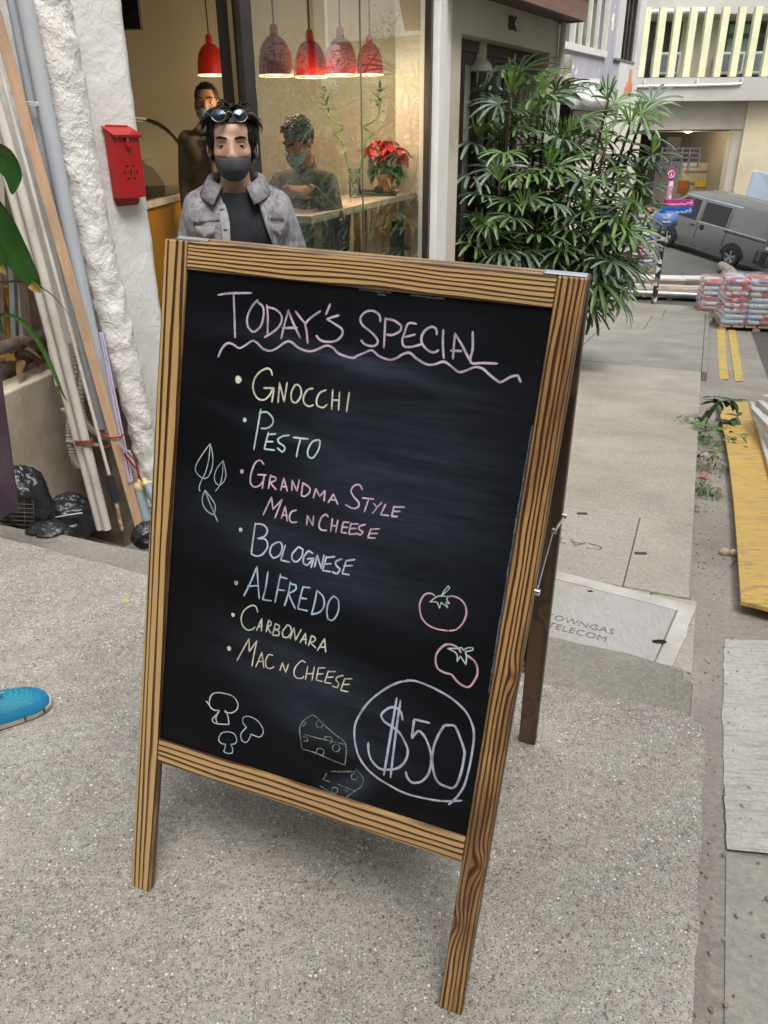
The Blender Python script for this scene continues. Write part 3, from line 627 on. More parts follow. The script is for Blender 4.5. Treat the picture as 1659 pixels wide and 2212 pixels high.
strokes('chalk_drawing_cheese', gry, 1.7, [('G', "1310,580 1297,490 1295,440 1320,395 1360,365 1395,365 1450,420 1520,480 1595,550 1590,685 1500,650 1400,605 1310,580|1320,483 1420,510 1595,550|" + circ(1423, 417, 22) + "|1310,400 1337,405 1315,430|1315,500 1345,503 1347,528 1320,527|1455,520 1462,500 1500,502 1510,530 1490,542|" + circ(1532, 573, 24) + "|1400,612 1410,580 1440,578 1453,600 1442,622")])
strokes('chalk_drawing_cheese', gry, 1.5, [('E', "205,1665 250,1720 262,1760 240,1810 180,1850 120,1898|60,1692 205,1684|60,1785 190,1838|110,1828 130,1845 147,1828|" + circ(193, 1725, 25)), ('G', "1427,820 1500,865 1575,897|1470,740 1447,780 1490,792|" + circ(1523, 850, 20) + "|1500,725 1640,725")])
strokes('chalk_drawing_tomato', rose, 2.6, [('E', "828,293 800,275 755,280 720,325 708,385 725,465 770,520 840,555 930,570|942,570 1000,560 1050,510 1078,440 1070,370 1030,320 975,297 925,300")])
strokes('chalk_drawing_tomato_stalk', aqua, 1.9, [('E', "790,342 845,300 880,292 905,250 935,215 945,232 920,260 880,295 930,300 925,325 945,355 915,345 932,390 880,345 865,392 845,345 790,342")])
strokes('chalk_drawing_tomato', rose, 3.2, [('E', "1035,742 1010,705 960,680 905,685 850,740 835,800 850,865 900,900 960,918 1000,965 1050,1005 1100,1015 1140,970 1168,900 1150,820 1085,765")])
strokes('chalk_drawing_tomato_stalk', aqua, 2.0, [('E', "930,710 1010,710 1040,705 1055,725 1090,705 1130,705 1125,725 1070,735 1080,780 1075,838 1030,770 1005,815 1000,750 930,710")])
strokes('chalk_price_ring', peri, 3.4, [('E', "620,968 540,980 430,1035 310,1130 230,1240 195,1330 195,1440 225,1560 290,1660 380,1740 480,1800 600,1860 760,1900 900,1920 1040,1915|608,962 700,975 850,1040 980,1120 1080,1220 1130,1330 1138,1420 1125,1530 1100,1660 1060,1800 1000,1890 940,1945")])
strokes('chalk_price_fifty', peri, 3.8, [('E', "573,1275 560,1215 520,1180 470,1180 420,1215 405,1245 430,1290 490,1330 550,1380 600,1470 615,1530 595,1600 540,1655 460,1670 390,1660 330,1600 305,1530 302,1460|527,1105 490,1330 425,1710|557,1125 520,1380 478,1730|785,1300 665,1272|665,1275 655,1350 648,1420|648,1420 685,1375 715,1370 760,1430 795,1530 800,1620 775,1710 720,1765 650,1772 610,1730 600,1690|905,1320 860,1390 820,1490 808,1600 825,1710 860,1775 920,1805 965,1815 1000,1790 1035,1700 1058,1590 1062,1520 1030,1420 990,1330 950,1318 905,1320")])

# ================================================================== left: white wall, letter box, pipes
def plaster(name, c=(.80, .795, .78), rough_amt=.6):
    t = NT(name); o = t.tc('Object'); n1 = t.noise(o, 9, 6, .6, .4); n2 = t.noise(o, 38, 5, .65, .3)
    col = t.mix(t.ramp(t.noise(o, 3.0, 5, .6), [(.45, 0.0), (.75, 1.0)]), c, tuple(x * y for x, y in zip(c, (.92, .90, .86))))
    pit = t.ramp(t.voro(t.mix(.1, o, t.noise(o, 14, 3, out=1), 'ADD'), 26, out=0), [(.03, 1.0), (.07, 0.0)])
    pit = t.math('MULTIPLY', pit, t.ramp(t.noise(o, 5, 2), [(.58, 0.0), (.62, 1.0)])); col = t.mix(t.math('MULTIPLY', pit, .5), col, (.3, .27, .24))
    h = t.math('ADD', t.math('MULTIPLY', t.ramp(n1, [(.42, 0.0), (.62, 1.0)]), 1.0), t.math('MULTIPLY', t.ramp(n2, [(.4, 0.0), (.64, 1.0)]), .45))
    return t.fin(col, .72, t.bump(h, rough_amt, .012), Specular_IOR_Level=.3)
plas_m = plaster('lumpy_white_plaster', rough_amt=.22); plas2_m = plaster('rough_white_render', (.78, .765, .74), .5)
WK = .532; WC = -2.732; WNn = Vector((.883, -.469, 0)); WA = Vector((.469, .883, 0))
def wallp(x, y, n=0.0): return onpl(x, y, Vector((WC, 0, 0)) + WNn * n, WNn)
wall = empty('white_wall', (-1.05, 3.15, -.5), 'lumpy white-painted end wall of the cafe carrying the red letter box', 'wall')
WL = Vector((WC + WK * 3.00, 3.00, 0)); WR = Vector((-.95, 3.35, 0))
m = MB(); rows = []
for i in range(131):
    z = -.6 + i * .03; row = []
    for j in range(19):
        t0 = min(.85, max(0, (.8 - z) * .7)); p = WL.lerp(WR, t0 + (1 - t0) * j / 18); dd = .005 * mnoise.noise((p.y * 7, z * 3, 1)) + .003 * mnoise.noise((p.y * 22, z * 14, 4))
        if j == 18: dd -= .004 + .004 * mnoise.noise((z * 12, 0, 3))
        row.append(Vector((p.x, p.y, z)) + WNn * dd + WA * (.004 * mnoise.noise((z * 7, 2, 2)) if j > 16 else 0))
    p = WR - WNn * .25; row.append(Vector((p.x, p.y, z))); rows.append(row)
m.grid(rows); m.build('plaster_face', plas_m, wall, smooth=True)
m = MB(); m.prism([(p.x, p.y) for p in (WL - WNn * .012, WR - WNn * .012 - WA * .01, WR - WNn * .26 - WA * .01, WL - WNn * .26)], 2.9, Matrix.Translation((0, 0, .4))); m.build('wall_core', plas_m, wall)
m = MB(); m.prism([(p.x, p.y) for p in (WL - WNn * .012, WR - WNn * .012 - WA * .01, WR - WNn * .26 - WA * .01, WL - WNn * .26)], 1.1, Matrix.Translation((0, 0, -.7))); m.build('wall_base', M('muddy_wall', (.22, .17, .12), (.10, .075, .055), scale=9, rough=.95, bump=.4), wall)
# lumpy rendered drain running down the end of the wall
pts = [atY(x, y, 3.02) for (x, y) in ((84, -60), (95, -20), (113, 80), (160, 330), (208, 548), (258, 740), (306, 930), (334, 1060), (350, 1130))]
sp_ = spline(pts, 14); nn = len(sp_); m = MB(); rows = []
for i, p in enumerate(sp_):
    f_ = i / nn; r0 = .079 - .038 * max(0, (f_ - .35)) / .65 * 1.2; r0 = max(r0, .04); row = []
    for k in range(40):
        a = 2 * math.pi * k / 40; q_ = Vector((p.x * 0 + math.cos(a) * .07, math.sin(a) * .07, p.z))
        d_ = .011 * mnoise.fractal(q_ * 16, 1.0, 2.0, 4) + .004 * mnoise.noise(q_ * 90)
        row.append(Vector((p.x + math.cos(a) * (r0 + d_), p.y + math.sin(a) * (r0 + d_), p.z + d_ * .5)))
    rows.append(row)
m.grid(rows, close=True); tag(m.build('rendered_drainpipe', plas2_m, None, smooth=True), 'thick drainpipe buried under rough white render, down the end of the white wall', 'pipe')

# ---- red letter box
red_m = M('letterbox_red', (.42, .008, .012), (.34, .006, .010), scale=20, rough=.33, bump=.06, bs=220, spec=.5)
sp0 = wallp(221, 285); lb = empty('letter_box', wallp(262, 420), 'red metal letter box with a round coin-like vent, hung on the white wall', 'letter box')
def wloc(a, z, n): return Vector((0, 0, 0)) + sp0 + WA * a + WNn * n + Vector((0, 0, z - sp0.z))
aL = 0.0; aR = (wallp(281, 300) - sp0).dot(WA); zt = wallp(250, 270).z; zb = wallp(262, 445).z
MW = Matrix(((WA.x, 0, WNn.x, sp0.x), (WA.y, 0, WNn.y, sp0.y), (0, 1, 0, 0), (0, 0, 0, 1)))     # local x along wall, y up, z outwards
m = MB(); c = .014
m.prism([(aL, zb + c * 2), (aL + c, zb), (aR - c, zb), (aR, zb + c), (aR, zt - c), (aR - c, zt), (aL + c, zt), (aL, zt - c)], .003, Matrix.Translation(WNn * .006) @ MW); m.build('back_plate', red_m, lb, bevel=.0008)
dp = .052; z1 = wallp(243, 293, dp).z; z0 = wallp(258, 430, dp).z
m = MB(); hh = [(.010, z0 - .0), (.010, z1 + .028), (dp, z1), (dp, z0)]
MW2 = Matrix(((WNn.x, 0, WA.x, sp0.x), (WNn.y, 0, WA.y, sp0.y), (0, 1, 0, 0), (0, 0, 0, 1)))
fx0 = (wallp(243, 293, dp) - WNn * dp - sp0).dot(WA); fx1 = (wallp(300, 293, dp) - WNn * dp - sp0).dot(WA)
m.prism(hh, fx1 - fx0, Matrix.Translation(WA * fx0) @ MW2); m.build('box_body', red_m, lb, bevel=.002)
m = MB(); m.prism([(.006, z1 + .033), (.006, z1 + .030), (dp + .009, z1 - .001), (dp + .009, z1 - .006), (dp + .0105, z1 + .003)], fx1 - fx0 + .012, Matrix.Translation(WA * (fx0 - .006)) @ MW2); m.build('lid', red_m, lb)
fc = (fx0 + fx1) / 2; m = MB(); m.box((fc, z1 - .018, dp + .003), (.022, .034, .004), MW); m.box((fc, z1 - .037, dp + .008), (.024, .004, .012), MW); m.build('hasp', red_m, lb, bevel=.001)
m = MB(); m.box((fc, z1 - .014, dp + .006), (.004, .012, .003), MW); m.build('staple', hm, lb)
blk = M('vent_black', (.02, .004, .004), rough=.9)
vy = z0 + (z1 - z0) * .42; m = MB()
for cx_ in (-.016, .016):
    for a in range(4):
        an = a * math.pi / 2 + (math.pi / 4) * 0; px_ = fc + cx_ + math.cos(an) * .0165; py_ = vy + math.sin(an) * .0215
        ext = (.0035, .0085) if a % 2 == 0 else (.0075, .0035)
        m.add([MW @ Vector((px_ + math.cos(q * math.pi / 6) * ext[0], py_ + math.sin(q * math.pi / 6) * ext[1], dp + .0012)) for q in range(12)], [tuple(range(12))])
    m.add([MW @ Vector((fc + cx_ + math.cos(q * math.pi / 4) * .003, vy + math.sin(q * math.pi / 4) * .004, dp + .0012)) for q in range(8)], [tuple(range(8))])
o_ = m.build('vent_cutout', blk, lb); o_['kind'] = 'stuff'
m = MB(); m.box((aL + (aR - aL) * .45, zt - .022, .0105), (.004, .011, .001), MW); m.build('keyhole', M('bare_plaster', (.7, .69, .66)), lb)

# ---- planter wall and rail at the far left
cw_m = M('stained_concrete_wall', (.60, .54, .42), (.48, .42, .31), scale=7, rough=.9, bump=.5, bs=40, bd=.006, dirt=(.40, .34, .25), dscale=4.5)
PK, PCc = .22, -2.145
def plp(x, y, n=0.0): return onpl(x, y, Vector((PCc, 0, 0)) + Vector((.977, -.215, 0)) * n, (.977, -.215, 0))
pa = plp(8, 846); pb = plp(190, 775); ztop = pa.z * .5 + pb.z * .5
m = MB(); A_ = Vector((PCc + PK * 1.9, 1.9, 0)); B_ = Vector((PCc + PK * 3.75, 3.75, 0)); nrm = Vector((-.977, .215, 0)) * .13
rows = []
m.prism([(p.x, p.y) for p in (A_, B_, B_ + nrm, A_ + nrm)], ztop + .9, Matrix.Translation((0, 0, -.9)))
tag(m.build('planter_wall', cw_m, None, bevel=.008), 'low stained concrete planter wall behind the leaning pipes', 'wall')
soil_m = M('planter_litter', (.10, .065, .035), (.04, .03, .02), scale=30, rough=.95, bump=1, bs=80, bd=.01)
m = MB(); rows = []
for i in range(24):
    p = A_.lerp(B_, i / 23) + nrm; rows.append([p + nrm * (j * .9) + Vector((0, 0, ztop - .05 + .05 * mnoise.noise((i * .8, j * .9, 0)))) for j in range(8)])
m.grid(rows); tag(m.build('planter_soil', soil_m), kind='structure')
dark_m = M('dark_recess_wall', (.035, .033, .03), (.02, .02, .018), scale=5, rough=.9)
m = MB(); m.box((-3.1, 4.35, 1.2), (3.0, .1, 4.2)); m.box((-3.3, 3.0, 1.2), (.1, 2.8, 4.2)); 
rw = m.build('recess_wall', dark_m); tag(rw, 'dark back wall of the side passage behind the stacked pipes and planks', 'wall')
m = MB(); m.box((-1.45, 3.52, .2), (.75, .12, 1.7), Matrix.Rotation(0, 4, 'Z')); tag(m.build('yard_wall', M('muddy_wall', (.22, .17, .12), (.10, .075, .055), scale=9, rough=.95, bump=.4), None), 'muddy brown wall base behind the blue pipe ends', 'wall')
steel_m = M('weathered_steel', (.30, .27, .23), (.18, .15, .12), scale=12, rough=.45, metal=.6, dirt=(.16, .10, .06), dscale=6)
m = MB(); m.tube([plp(-160, 815, .0) + Vector((-.06, 0, .0)), plp(118, 716, -.05)], .026, 18); tag(m.build('steel_rail', steel_m, None, smooth='auto'), 'thick dull steel pipe running above the concrete planter wall', 'pipe')
wd_old = M('old_brown_plank', (.12, .07, .045), (.06, .035, .025), scale=20, rough=.8, stretch=(3, 3, .5), bump=.3)
galv = M('dull_galvanised', (.28, .31, .31), (.18, .2, .2), scale=9, rough=.5, metal=.5)
def stick(name, a, b, Ya, Yb, r, mt, label, cat, n=12, group=None, flat=None, parent=None):
    p = atY(*a, Ya); q = atY(*b, Yb); mm = MB()
    if flat: mm.beam(p, q, r * 2, flat, Vector((.3, -1, .1)))
    else: mm.tube([p, q], r, n)
    ob = mm.build(name, mt, parent, smooth=False if flat else 'auto', bevel=.001 if flat else 0)
    if label: tag(ob, label, cat, group)
    return ob
for (xa, xb, y0, y1, r, mt, nm, lb_) in ((22, 62, 540, 735, .018, wd_old, 'old_plank', 'brown weathered plank at the back of the recess, nearest the steel rail'), (8, 30, 380, 745, .010, galv, 'metal_strip', 'narrow grey metal strip left of the brown planks'),
        (-12, 6, 560, 760, .014, wd_old, 'old_plank', 'dark brown plank at the photo edge behind the leaves'), (34, 47, 560, 735, .008, galv, 'metal_strip', 'narrow grey metal strip between the brown planks'), (-2, 30, 90, 560, .022, wd_old, 'old_plank', 'long brown plank leaning high in the dark recess')):
    stick(nm, (xa, y0 - 200), (xb, y1), 3.35, 3.2, r, mt, lb_, 'plank' if 'plank' in nm else 'metal strip', flat=.01)
m = MB(); rows = [[atY(-60 + 26 * j, -60 + 32 * i + 7 * math.sin(i * 1.7 + j), 3.3 + .03 * math.sin(j * 2 + i)) for j in range(5)] for i in range(6)]
m.grid(rows); tag(m.build('tarpaulin', M('teal_tarp', (.10, .14, .15), (.06, .09, .10), scale=9, rough=.7, bump=.4), None, smooth=True), 'dark teal tarpaulin hanging at the top left corner', 'tarpaulin')
m = MB(); m.box(tuple(atY(-6, 690, 3.3)), (.10, .04, .35)); m.box(tuple(atY(4, 640, 3.31)), (.06, .04, .08)); tag(m.build('yellow_crate', M('crate_yellow', (.55, .33, .06), (.45, .2, .03), scale=9, rough=.6), None, bevel=.004), 'yellow and orange plastic tub in the dark recess at the left edge', 'crate')
# ---- leaning pipes
pvc_b = M('grey_pvc', (.52, .55, .60), (.44, .47, .52), scale=3, rough=.38, stretch=(6, 6, .8), dirt=(.62, .60, .57), dscale=1.6)
pvc_w = M('ivory_pvc', (.74, .70, .64), (.66, .62, .55), scale=4, rough=.35, stretch=(6, 6, .8), dirt=(.48, .44, .37), dscale=3)
def fat(name, pts, Y, r, mt, label, cat='pipe', n=18, group=None):
    mm = MB(); P = [atY(x, y, Y + (i * .0)) for i, (x, y) in enumerate(pts)]; mm.tube(spline(P, 4) if len(P) > 2 else P, r, n)
    return tag(mm.build(name, mt, None, smooth='auto'), label, cat, group)
fat('plastic_pipe', [(14, -70), (135, 548), (222, 925)], 2.93, .0195, pvc_b, 'left pipe of the pair of grey plastic pipes tied with white string', group='grey plastic pipes tied together')
fat('plastic_pipe', [(38, -70), (53, 0), (160, 548), (242, 932)], 2.90, .0265, pvc_b, 'right and thicker pipe of the grey plastic pair tied with white string', group='grey plastic pipes tied together')
fat('plastic_pipe', [(-110, -70), (61, 548), (217, 1143)], 2.82, .0155, pvc_w, 'left one of two ivory plastic pipes bound by a brown band', group='ivory pipes bound together')
fat('plastic_pipe', [(-88, -70), (83, 548), (232, 1143)], 2.80, .0165, pvc_w, 'right one of two ivory plastic pipes bound by a brown band', group='ivory pipes bound together')
p = atY(174, 956, 2.81); q = atY(190, 953, 2.79); d = (atY(217, 1143, 2.8) - atY(61, 548, 2.8)).normalized(); m = MB()
for k in range(5):
    cc_ = (p + q) / 2 + d * (k * .0045 - .009); M3 = frame(Vector((1, -.2, .1)), None, d, cc_); ringp = [M3 @ Vector((.037 * math.cos(a), .0195 * math.sin(a), .001 * math.sin(3 * a))) for a in [2 * math.pi * i / 24 for i in range(25)]]
    m.tube(ringp, .0024, 6, caps=False)
tag(m.build('binding_tape', M('brown_tape', (.27, .07, .035), (.2, .05, .03), rough=.6), None, smooth=True), 'reddish brown tape wound round the two ivory pipes', 'tape')
m = MB(); c0 = atY(82, 222, 2.91); d = (atY(135, 548, 2.91) - atY(40, 0, 2.91)).normalized()
for k in range(3):
    M3 = frame(Vector((1, -.25, -.05 + .08 * k)), None, d, c0 + d * (k * .006)); m.tube([M3 @ Vector((.052 * math.cos(a), .032 * math.sin(a), 0)) for a in [2 * math.pi * i / 28 for i in range(29)]], .0022, 6, caps=False)
m.tube([c0 + Vector((-.045, -.04, .01)), c0 + Vector((-.06, -.05, .03)), c0 + Vector((-.05, -.05, -.02))], .002, 6)
tag(m.build('string', M('white_string', (.72, .74, .76), rough=.7), None, smooth=True), 'white string tied round the grey plastic pipes', 'string')
stick('timber_batten', (-12, 20), (303, 1143), 2.86, 2.80, .0175, M('pale_batten', (.58, .38, .24), (.48, .31, .2), scale=12, rough=.75, stretch=(6, 6, .6), bump=.25, dirt=(.35, .25, .17), dscale=3), 'long pale timber batten leaning in front of the pipes', 'batten', flat=.012)
stick('dark_edge_strip', (-19, 20), (296, 1150), 2.875, 2.815, .006, M('batten_dark_edge', (.14, .12, .1), (.2, .14, .1), rough=.7), 'thin dark strip behind the pale timber batten', 'steel flat', flat=.02)  # dark brown strip set just behind the batten's left edge
pl = empty('telescopic_pole', atY(264, 1145, 2.78), 'thin white telescopic pole with a black foam grip, standing among the pipes', 'pole')
stick('shaft', (-34, 20), (237, 1030), 2.80, 2.78, .0065, pvc_w, None, None, parent=pl); stick('grip', (236, 1026), (250, 1082), 2.775, 2.775, .0155, M('foam_black', (.03, .033, .035), rough=.9, bump=.5, bs=300), None, None, parent=pl)
stick('lower_shaft', (250, 1082), (264, 1146), 2.775, 2.77, .007, M('rusty_white', (.62, .58, .52), (.36, .2, .1), scale=40, rough=.6, lo=.5, hi=.6), None, None, parent=pl)
stick('plastic_rod', (216, 690 + 28), (280, 1042), 2.83, 2.8, .0045, M('lilac_plastic', (.60, .50, .74), rough=.4), 'slim lilac plastic rod beside the grey pipes', 'rod')
stick('plastic_rod', (221, 719), (286, 1040), 2.845, 2.82, .004, M('lilac_plastic2', (.68, .60, .78), rough=.4), 'paler lilac rod just right of the lilac one', 'rod')
def hose(pts, Y, r, mt, label):
    P = spline([atY(x, y, Y) for x, y in pts], 40); rs = [r * (1 + .11 * math.sin(i * 1.25)) for i in range(len(P))]
    mm = MB(); mm.tube(P, rs, 12); return tag(mm.build('corrugated_hose', mt, None, smooth=True), label, 'hose', 'grey corrugated hoses')
hose_m = M('hose_grey', (.42, .40, .35), (.34, .32, .28), scale=9, rough=.6)
hose([(155, 740), (164, 800), (156, 880), (150, 930), (158, 985), (172, 1010)], 2.97, .014, hose_m, 'corrugated grey hose nearest the ivory pipes')
hose([(168, 752), (178, 800), (174, 870), (186, 915), (208, 935), (240, 948)], 2.95, .0135, hose_m, 'corrugated grey hose bending right behind the foam-grip pole')
hose([(276, 975), (288, 1010), (293, 1050)], 2.86, .012, hose_m, 'short corrugated grey hose entering the yellow foam')
blue_m = M('blue_grey_pipe', (.20, .30, .36), (.30, .33, .32), scale=8, rough=.5, dirt=(.42, .36, .24), dscale=5)
for i, (a, b, r, lb_) in enumerate((((296, 1050), (326, 1150), .021, 'blue-grey pipe end nearest the batten'), ((318, 1045), (352, 1120), .018, 'blue-grey pipe end nearest the chalkboard'))):
    stick('pipe_stub', a, b, 2.86 - .02 * i, 2.80 - .02 * i, r, blue_m, lb_, 'pipe', group='blue-grey pipe ends')
m = MB(); rnd = random.Random(3)
for k in range(34):
    c = atY(290 + rnd.random() * 40, 1046 - (k / 34) * 8 + rnd.random() * 12, 2.84 + rnd.random() * .03); m.ball(c, .009 + rnd.random() * .008, 8, 6)
ob = m.build('sealing_foam', M('yellow_foam', (.74, .62, .30), (.6, .5, .25), scale=40, rough=.9), None); remesh(ob, .003, 2); tag(ob, 'lumpy yellow sealing foam on the blue-grey pipe ends', 'foam')
m = MB()
for pts in (((214, 928), (222, 938), (240, 945), (262, 943), (266, 938)), ((213, 930), (210, 945), (224, 966), (238, 962)), ((270, 975), (288, 990), (297, 1012), (303, 1036)), ((268, 980), (284, 1000), (296, 1015), (306, 1040))):
    m.tube(spline([atY(x, y, 2.80) for x, y in pts], 6), .0032, 6)
tag(m.build('red_wire', M('red_cable', (.42, .02, .03), rough=.4), None, smooth=True), 'red electric cables looped among the pipe bases', 'cable')
m = MB()
for pts in (((250, 955), (262, 965), (280, 988), (292, 1005)), ((254, 952), (270, 970), (282, 975))): m.tube(spline([atY(x, y, 2.79) for x, y in pts], 6), .0018, 6)
tag(m.build('grey_wire', M('grey_cable', (.55, .55, .55), rough=.4), None, smooth=True), 'thin grey wires among the pipe bases', 'cable')
for (a, b, lb_) in (((134, 884), (152, 892), 'upper stub of grey conduit behind the ivory pipes'), ((144, 953), (216, 962), 'lower stub of grey conduit behind the ivory pipes')):
    stick('conduit_stub', a, b, 2.96, 2.94, .008, hose_m, lb_, 'conduit')
# ---- rubbish bags, wire crate, purple panel
bag_m = NT('bin_bag_film'); o = bag_m.tc('Object'); bn = bag_m.bump(bag_m.noise(o, 30, 4, .6, 1.5), .3, .012)
bag_m = bag_m.fin((.022, .024, .028), .30, bn, Specular_IOR_Level=.7)
def bag(c, r, seed, label):
    mm = MB(); n_, k_ = 84, 56; rows = []
    for i in range(k_ + 1):
        th = math.pi * i / k_; row = []
        for j in range(n_):
            ph = 2 * math.pi * j / n_; d = Vector((math.sin(th) * math.cos(ph), math.sin(th) * math.sin(ph), math.cos(th)))
            f_ = 1 + .16 * mnoise.noise(d * 2.2 + Vector((seed, 0, 0))) + .10 * abs(mnoise.noise(d * 6 + Vector((0, seed, 0)))) + .05 * (1 - abs(mnoise.noise(d * 4.5 + Vector((seed, 3, 0)))) * 2) ** 3 + .012 * (1 - abs(mnoise.noise(d * 12 + Vector((seed, 1, 0)))) * 2) ** 3
            z = d.z if d.z > -.55 else -.55
            row.append(Vector((c[0] + d.x * r[0] * f_, c[1] + d.y * r[1] * f_, c[2] + z * r[2] * f_)))
        rows.append(row)
    mm.grid(rows, close=True); return tag(mm.build('rubbish_bag', bag_m, None, smooth=True), label, 'rubbish bag', 'black rubbish bags')
bag(atY(150, 1120, 2.95), (.125, .10, .10), 1.3, 'plump black rubbish bag under the planter wall')
bag(atY(52, 1085, 2.80), (.10, .10, .14), 5.3, 'torn black rubbish bag beside the purple panel')
bag(atY(105, 1150, 2.62), (.08, .06, .04), 8.1, 'flattened black plastic scrap at the step edge')
bag(atY(318, 1158, 2.62), (.055, .05, .055), 11.7, 'small black bag end beside the chalkboard leg')
m = MB(); m.tube(spline([atY(x, y, 2.84) for x, y in ((92, 1120), (96, 1105), (104, 1098), (98, 1110), (112, 1118), (150, 1112), (178, 1108))], 6), .0028, 6)
tag(m.build('cord', M('white_cord', (.7, .68, .7), rough=.5), None, smooth=True), 'white cord lying on the plump rubbish bag', 'cord')
m = MB(); wc = atY(40, 1110, 2.7)
for k in range(9): m.tube([atY(-30, 1085 + k * 9, 2.74), atY(72, 1088 + k * 9 + 2, 2.66)], .0016, 5)
for k in range(6): m.tube([atY(-28 + k * 20, 1080, 2.75 - k * .015), atY(-26 + k * 20, 1165, 2.74 - k * .015)], .0016, 5)
tag(m.build('wire_basket', steel_m, None), 'wire basket of thin horizontal rods below the purple panel', 'basket')
pm = M('purple_board', (.075, .045, .075), (.06, .036, .06), scale=4, rough=.6, dirt=(.11, .08, .10), dscale=5)
a = [atY(-2, 790, 2.36), atY(39, 1098, 2.32), atY(-4, 1127, 2.30), atY(-180, 1190, 2.1), atY(-200, 760, 2.1)]
m = MB(); dd = Vector((-.02, .05, 0)); m.add(a + [p + dd for p in a], [(0, 1, 2, 3, 4), (9, 8, 7, 6, 5)] + [(i, i + 5, (i + 1) % 5 + 5, (i + 1) % 5) for i in range(5)])
tag(m.build('purple_panel', pm, None, bevel=.003), 'dark purple board standing at the left edge of the photo', 'board')

# ================================================================== the cafe
GK, GC = .325, -2.039; GNn = Vector((.951, -.309, 0)); GA = Vector((.309, .951, 0))
def gp(x, y, n=0.0): return onpl(x, y, Vector((GC, 0, 0)) + GNn * n, GNn)
def gY(Y, n=0.0, z=0.0): return Vector((GC + GK * Y, Y, z)) + GNn * n
cafe = empty('cafe', (-1.5, 6.0, -.3), 'cafe with a glass front, cream inner walls and red pendant lamps', 'shop')
cream = M('cream_wall', (.60, .555, .465), (.56, .52, .43), scale=2, rough=.85); cream2 = M('pale_end_wall', (.56, .53, .46), (.52, .49, .42), scale=2, rough=.85)
floor_m = M('cafe_floor', (.30, .28, .25), (.22, .2, .18), scale=4, rough=.5)
bar_m = M('dark_bronze_frame', (.030, .024, .022), (.045, .036, .032), scale=9, rough=.42, metal=.3)
back = Vector((-.951, .309, 0)); E0 = gY(7.93, -.02); K0 = Vector((-.98, 3.42, 0)); DEP = 3.4
def wallseg(name, a, b, mt, z0, z1, th, parent, side):
    a = Vector(a); b = Vector(b); n_ = Vector(((b - a).y, -(b - a).x, 0)).normalized() * th * side
    mm = MB(); mm.prism([(p.x, p.y) for p in (a, b, b + n_, a + n_)], z1 - z0, Matrix.Translation((0, 0, z0))); return mm.build(name, mt, parent)
FZ = -.08
wallseg('end_wall', E0, E0 + back * DEP, cream2, FZ, 2.95, .1, cafe, 1)
wallseg('back_wall', K0 + back * DEP, E0 + back * DEP, cream, FZ, 2.95, .1, cafe, -1)
wallseg('side_wall', K0 + back * .24, K0 + back * DEP, cream, FZ, 2.95, .1, cafe, -1)
m = MB(); m.prism([(p.x, p.y) for p in (K0, E0 + GNn * .02, E0 + back * (DEP + .1), K0 + back * (DEP + .1))], .2, Matrix.Translation((0, 0, FZ - .2))); m.build('floor', floor_m, cafe)
m = MB(); m.prism([(p.x, p.y) for p in (K0, E0 + GNn * .02, E0 + back * (DEP + .1), K0 + back * (DEP + .1))], .12, Matrix.Translation((0, 0, 2.95))); m.build('ceiling', M('white_ceiling', (.7, .69, .66), rough=.9), cafe)
m = MB(); m.prism([(p.x, p.y) for p in (gY(3.35, .08), gY(8.1, .08), gY(8.1, -.25), gY(3.35, -.25))], 1.9, Matrix.Translation((0, 0, 2.78))); m.build('fascia', plas_m, cafe)
fr = empty('shop_window', gY(5.8, 0, -.08), 'tall frameless glass shopfront between dark bronze posts, reflecting the street', 'window')
def post(name, xa, xb, y, th, mt, parent, off=0.0):
    a = gp(xa, y, off); b = gp(xb, y, off); mm = MB(); n_ = GNn * th
    mm.prism([(p.x, p.y) for p in (a, b, b - n_, a - n_)], 2.86, Matrix.Translation((0, 0, FZ))); return mm.build(name, mt, parent, bevel=.004)
post('post', 524, 549, 110, .03, bar_m, fr); post('post', 931, 949, 110, .06, bar_m, fr)
ga = gp(546, 110); gb = gp(931, 110); gs = gp(787, 110)
for (a, b, z0_, z1_) in ((ga, gb, -.08, .02), (ga, gb, 2.70, 2.78)):
    mm = MB(); mm.prism([(p.x, p.y) for p in (a, b, b - GNn * .06, a - GNn * .06)], z1_ - z0_, Matrix.Translation((0, 0, z0_))); mm.build('frame_rail', bar_m, fr)
t = NT('shop_glass'); t.n.remove(t.b); tr = t.n.new('ShaderNodeBsdfTransparent'); tr.inputs[0].default_value = (.90, .955, .93, 1); gl = t.n.new('ShaderNodeBsdfGlossy'); gl.inputs['Roughness'].default_value = .012; gl.inputs[0].default_value = (.95, 1, .98, 1)
fn = t.n.new('ShaderNodeFresnel'); fn.inputs[0].default_value = 1.52; mx = t.n.new('ShaderNodeMixShader'); t.L(t.math('ADD', t.math('MULTIPLY', fn.outputs[0], 1.0), .05, clamp=True), mx.inputs[0]); t.L(tr.outputs[0], mx.inputs[1]); t.L(gl.outputs[0], mx.inputs[2])
df = t.n.new('ShaderNodeBsdfDiffuse'); df.inputs[0].default_value = (.5, .55, .52, 1); mx2 = t.n.new('ShaderNodeMixShader'); t.L(t.math('MULTIPLY', t.ramp(t.noise(t.tc(), 1.6, 5, .65), [(.4, 0.0), (.8, 1.0)]), .10), mx2.inputs[0]); t.L(mx.outputs[0], mx2.inputs[1]); t.L(df.outputs[0], mx2.inputs[2]); t.L(mx2.outputs[0], t.out.inputs[0])
glass_m = t.m
def pane(a, b, parent, name='glass_pane'):
    mm = MB(); off = GNn * -.028
    c = [a + off, b + off]; mm.add([zz(c[0], .02), zz(c[1], .02), zz(c[1], 2.70), zz(c[0], 2.70)], [(0, 1, 2, 3)]); return mm.build(name, glass_m, parent, recalc=False)
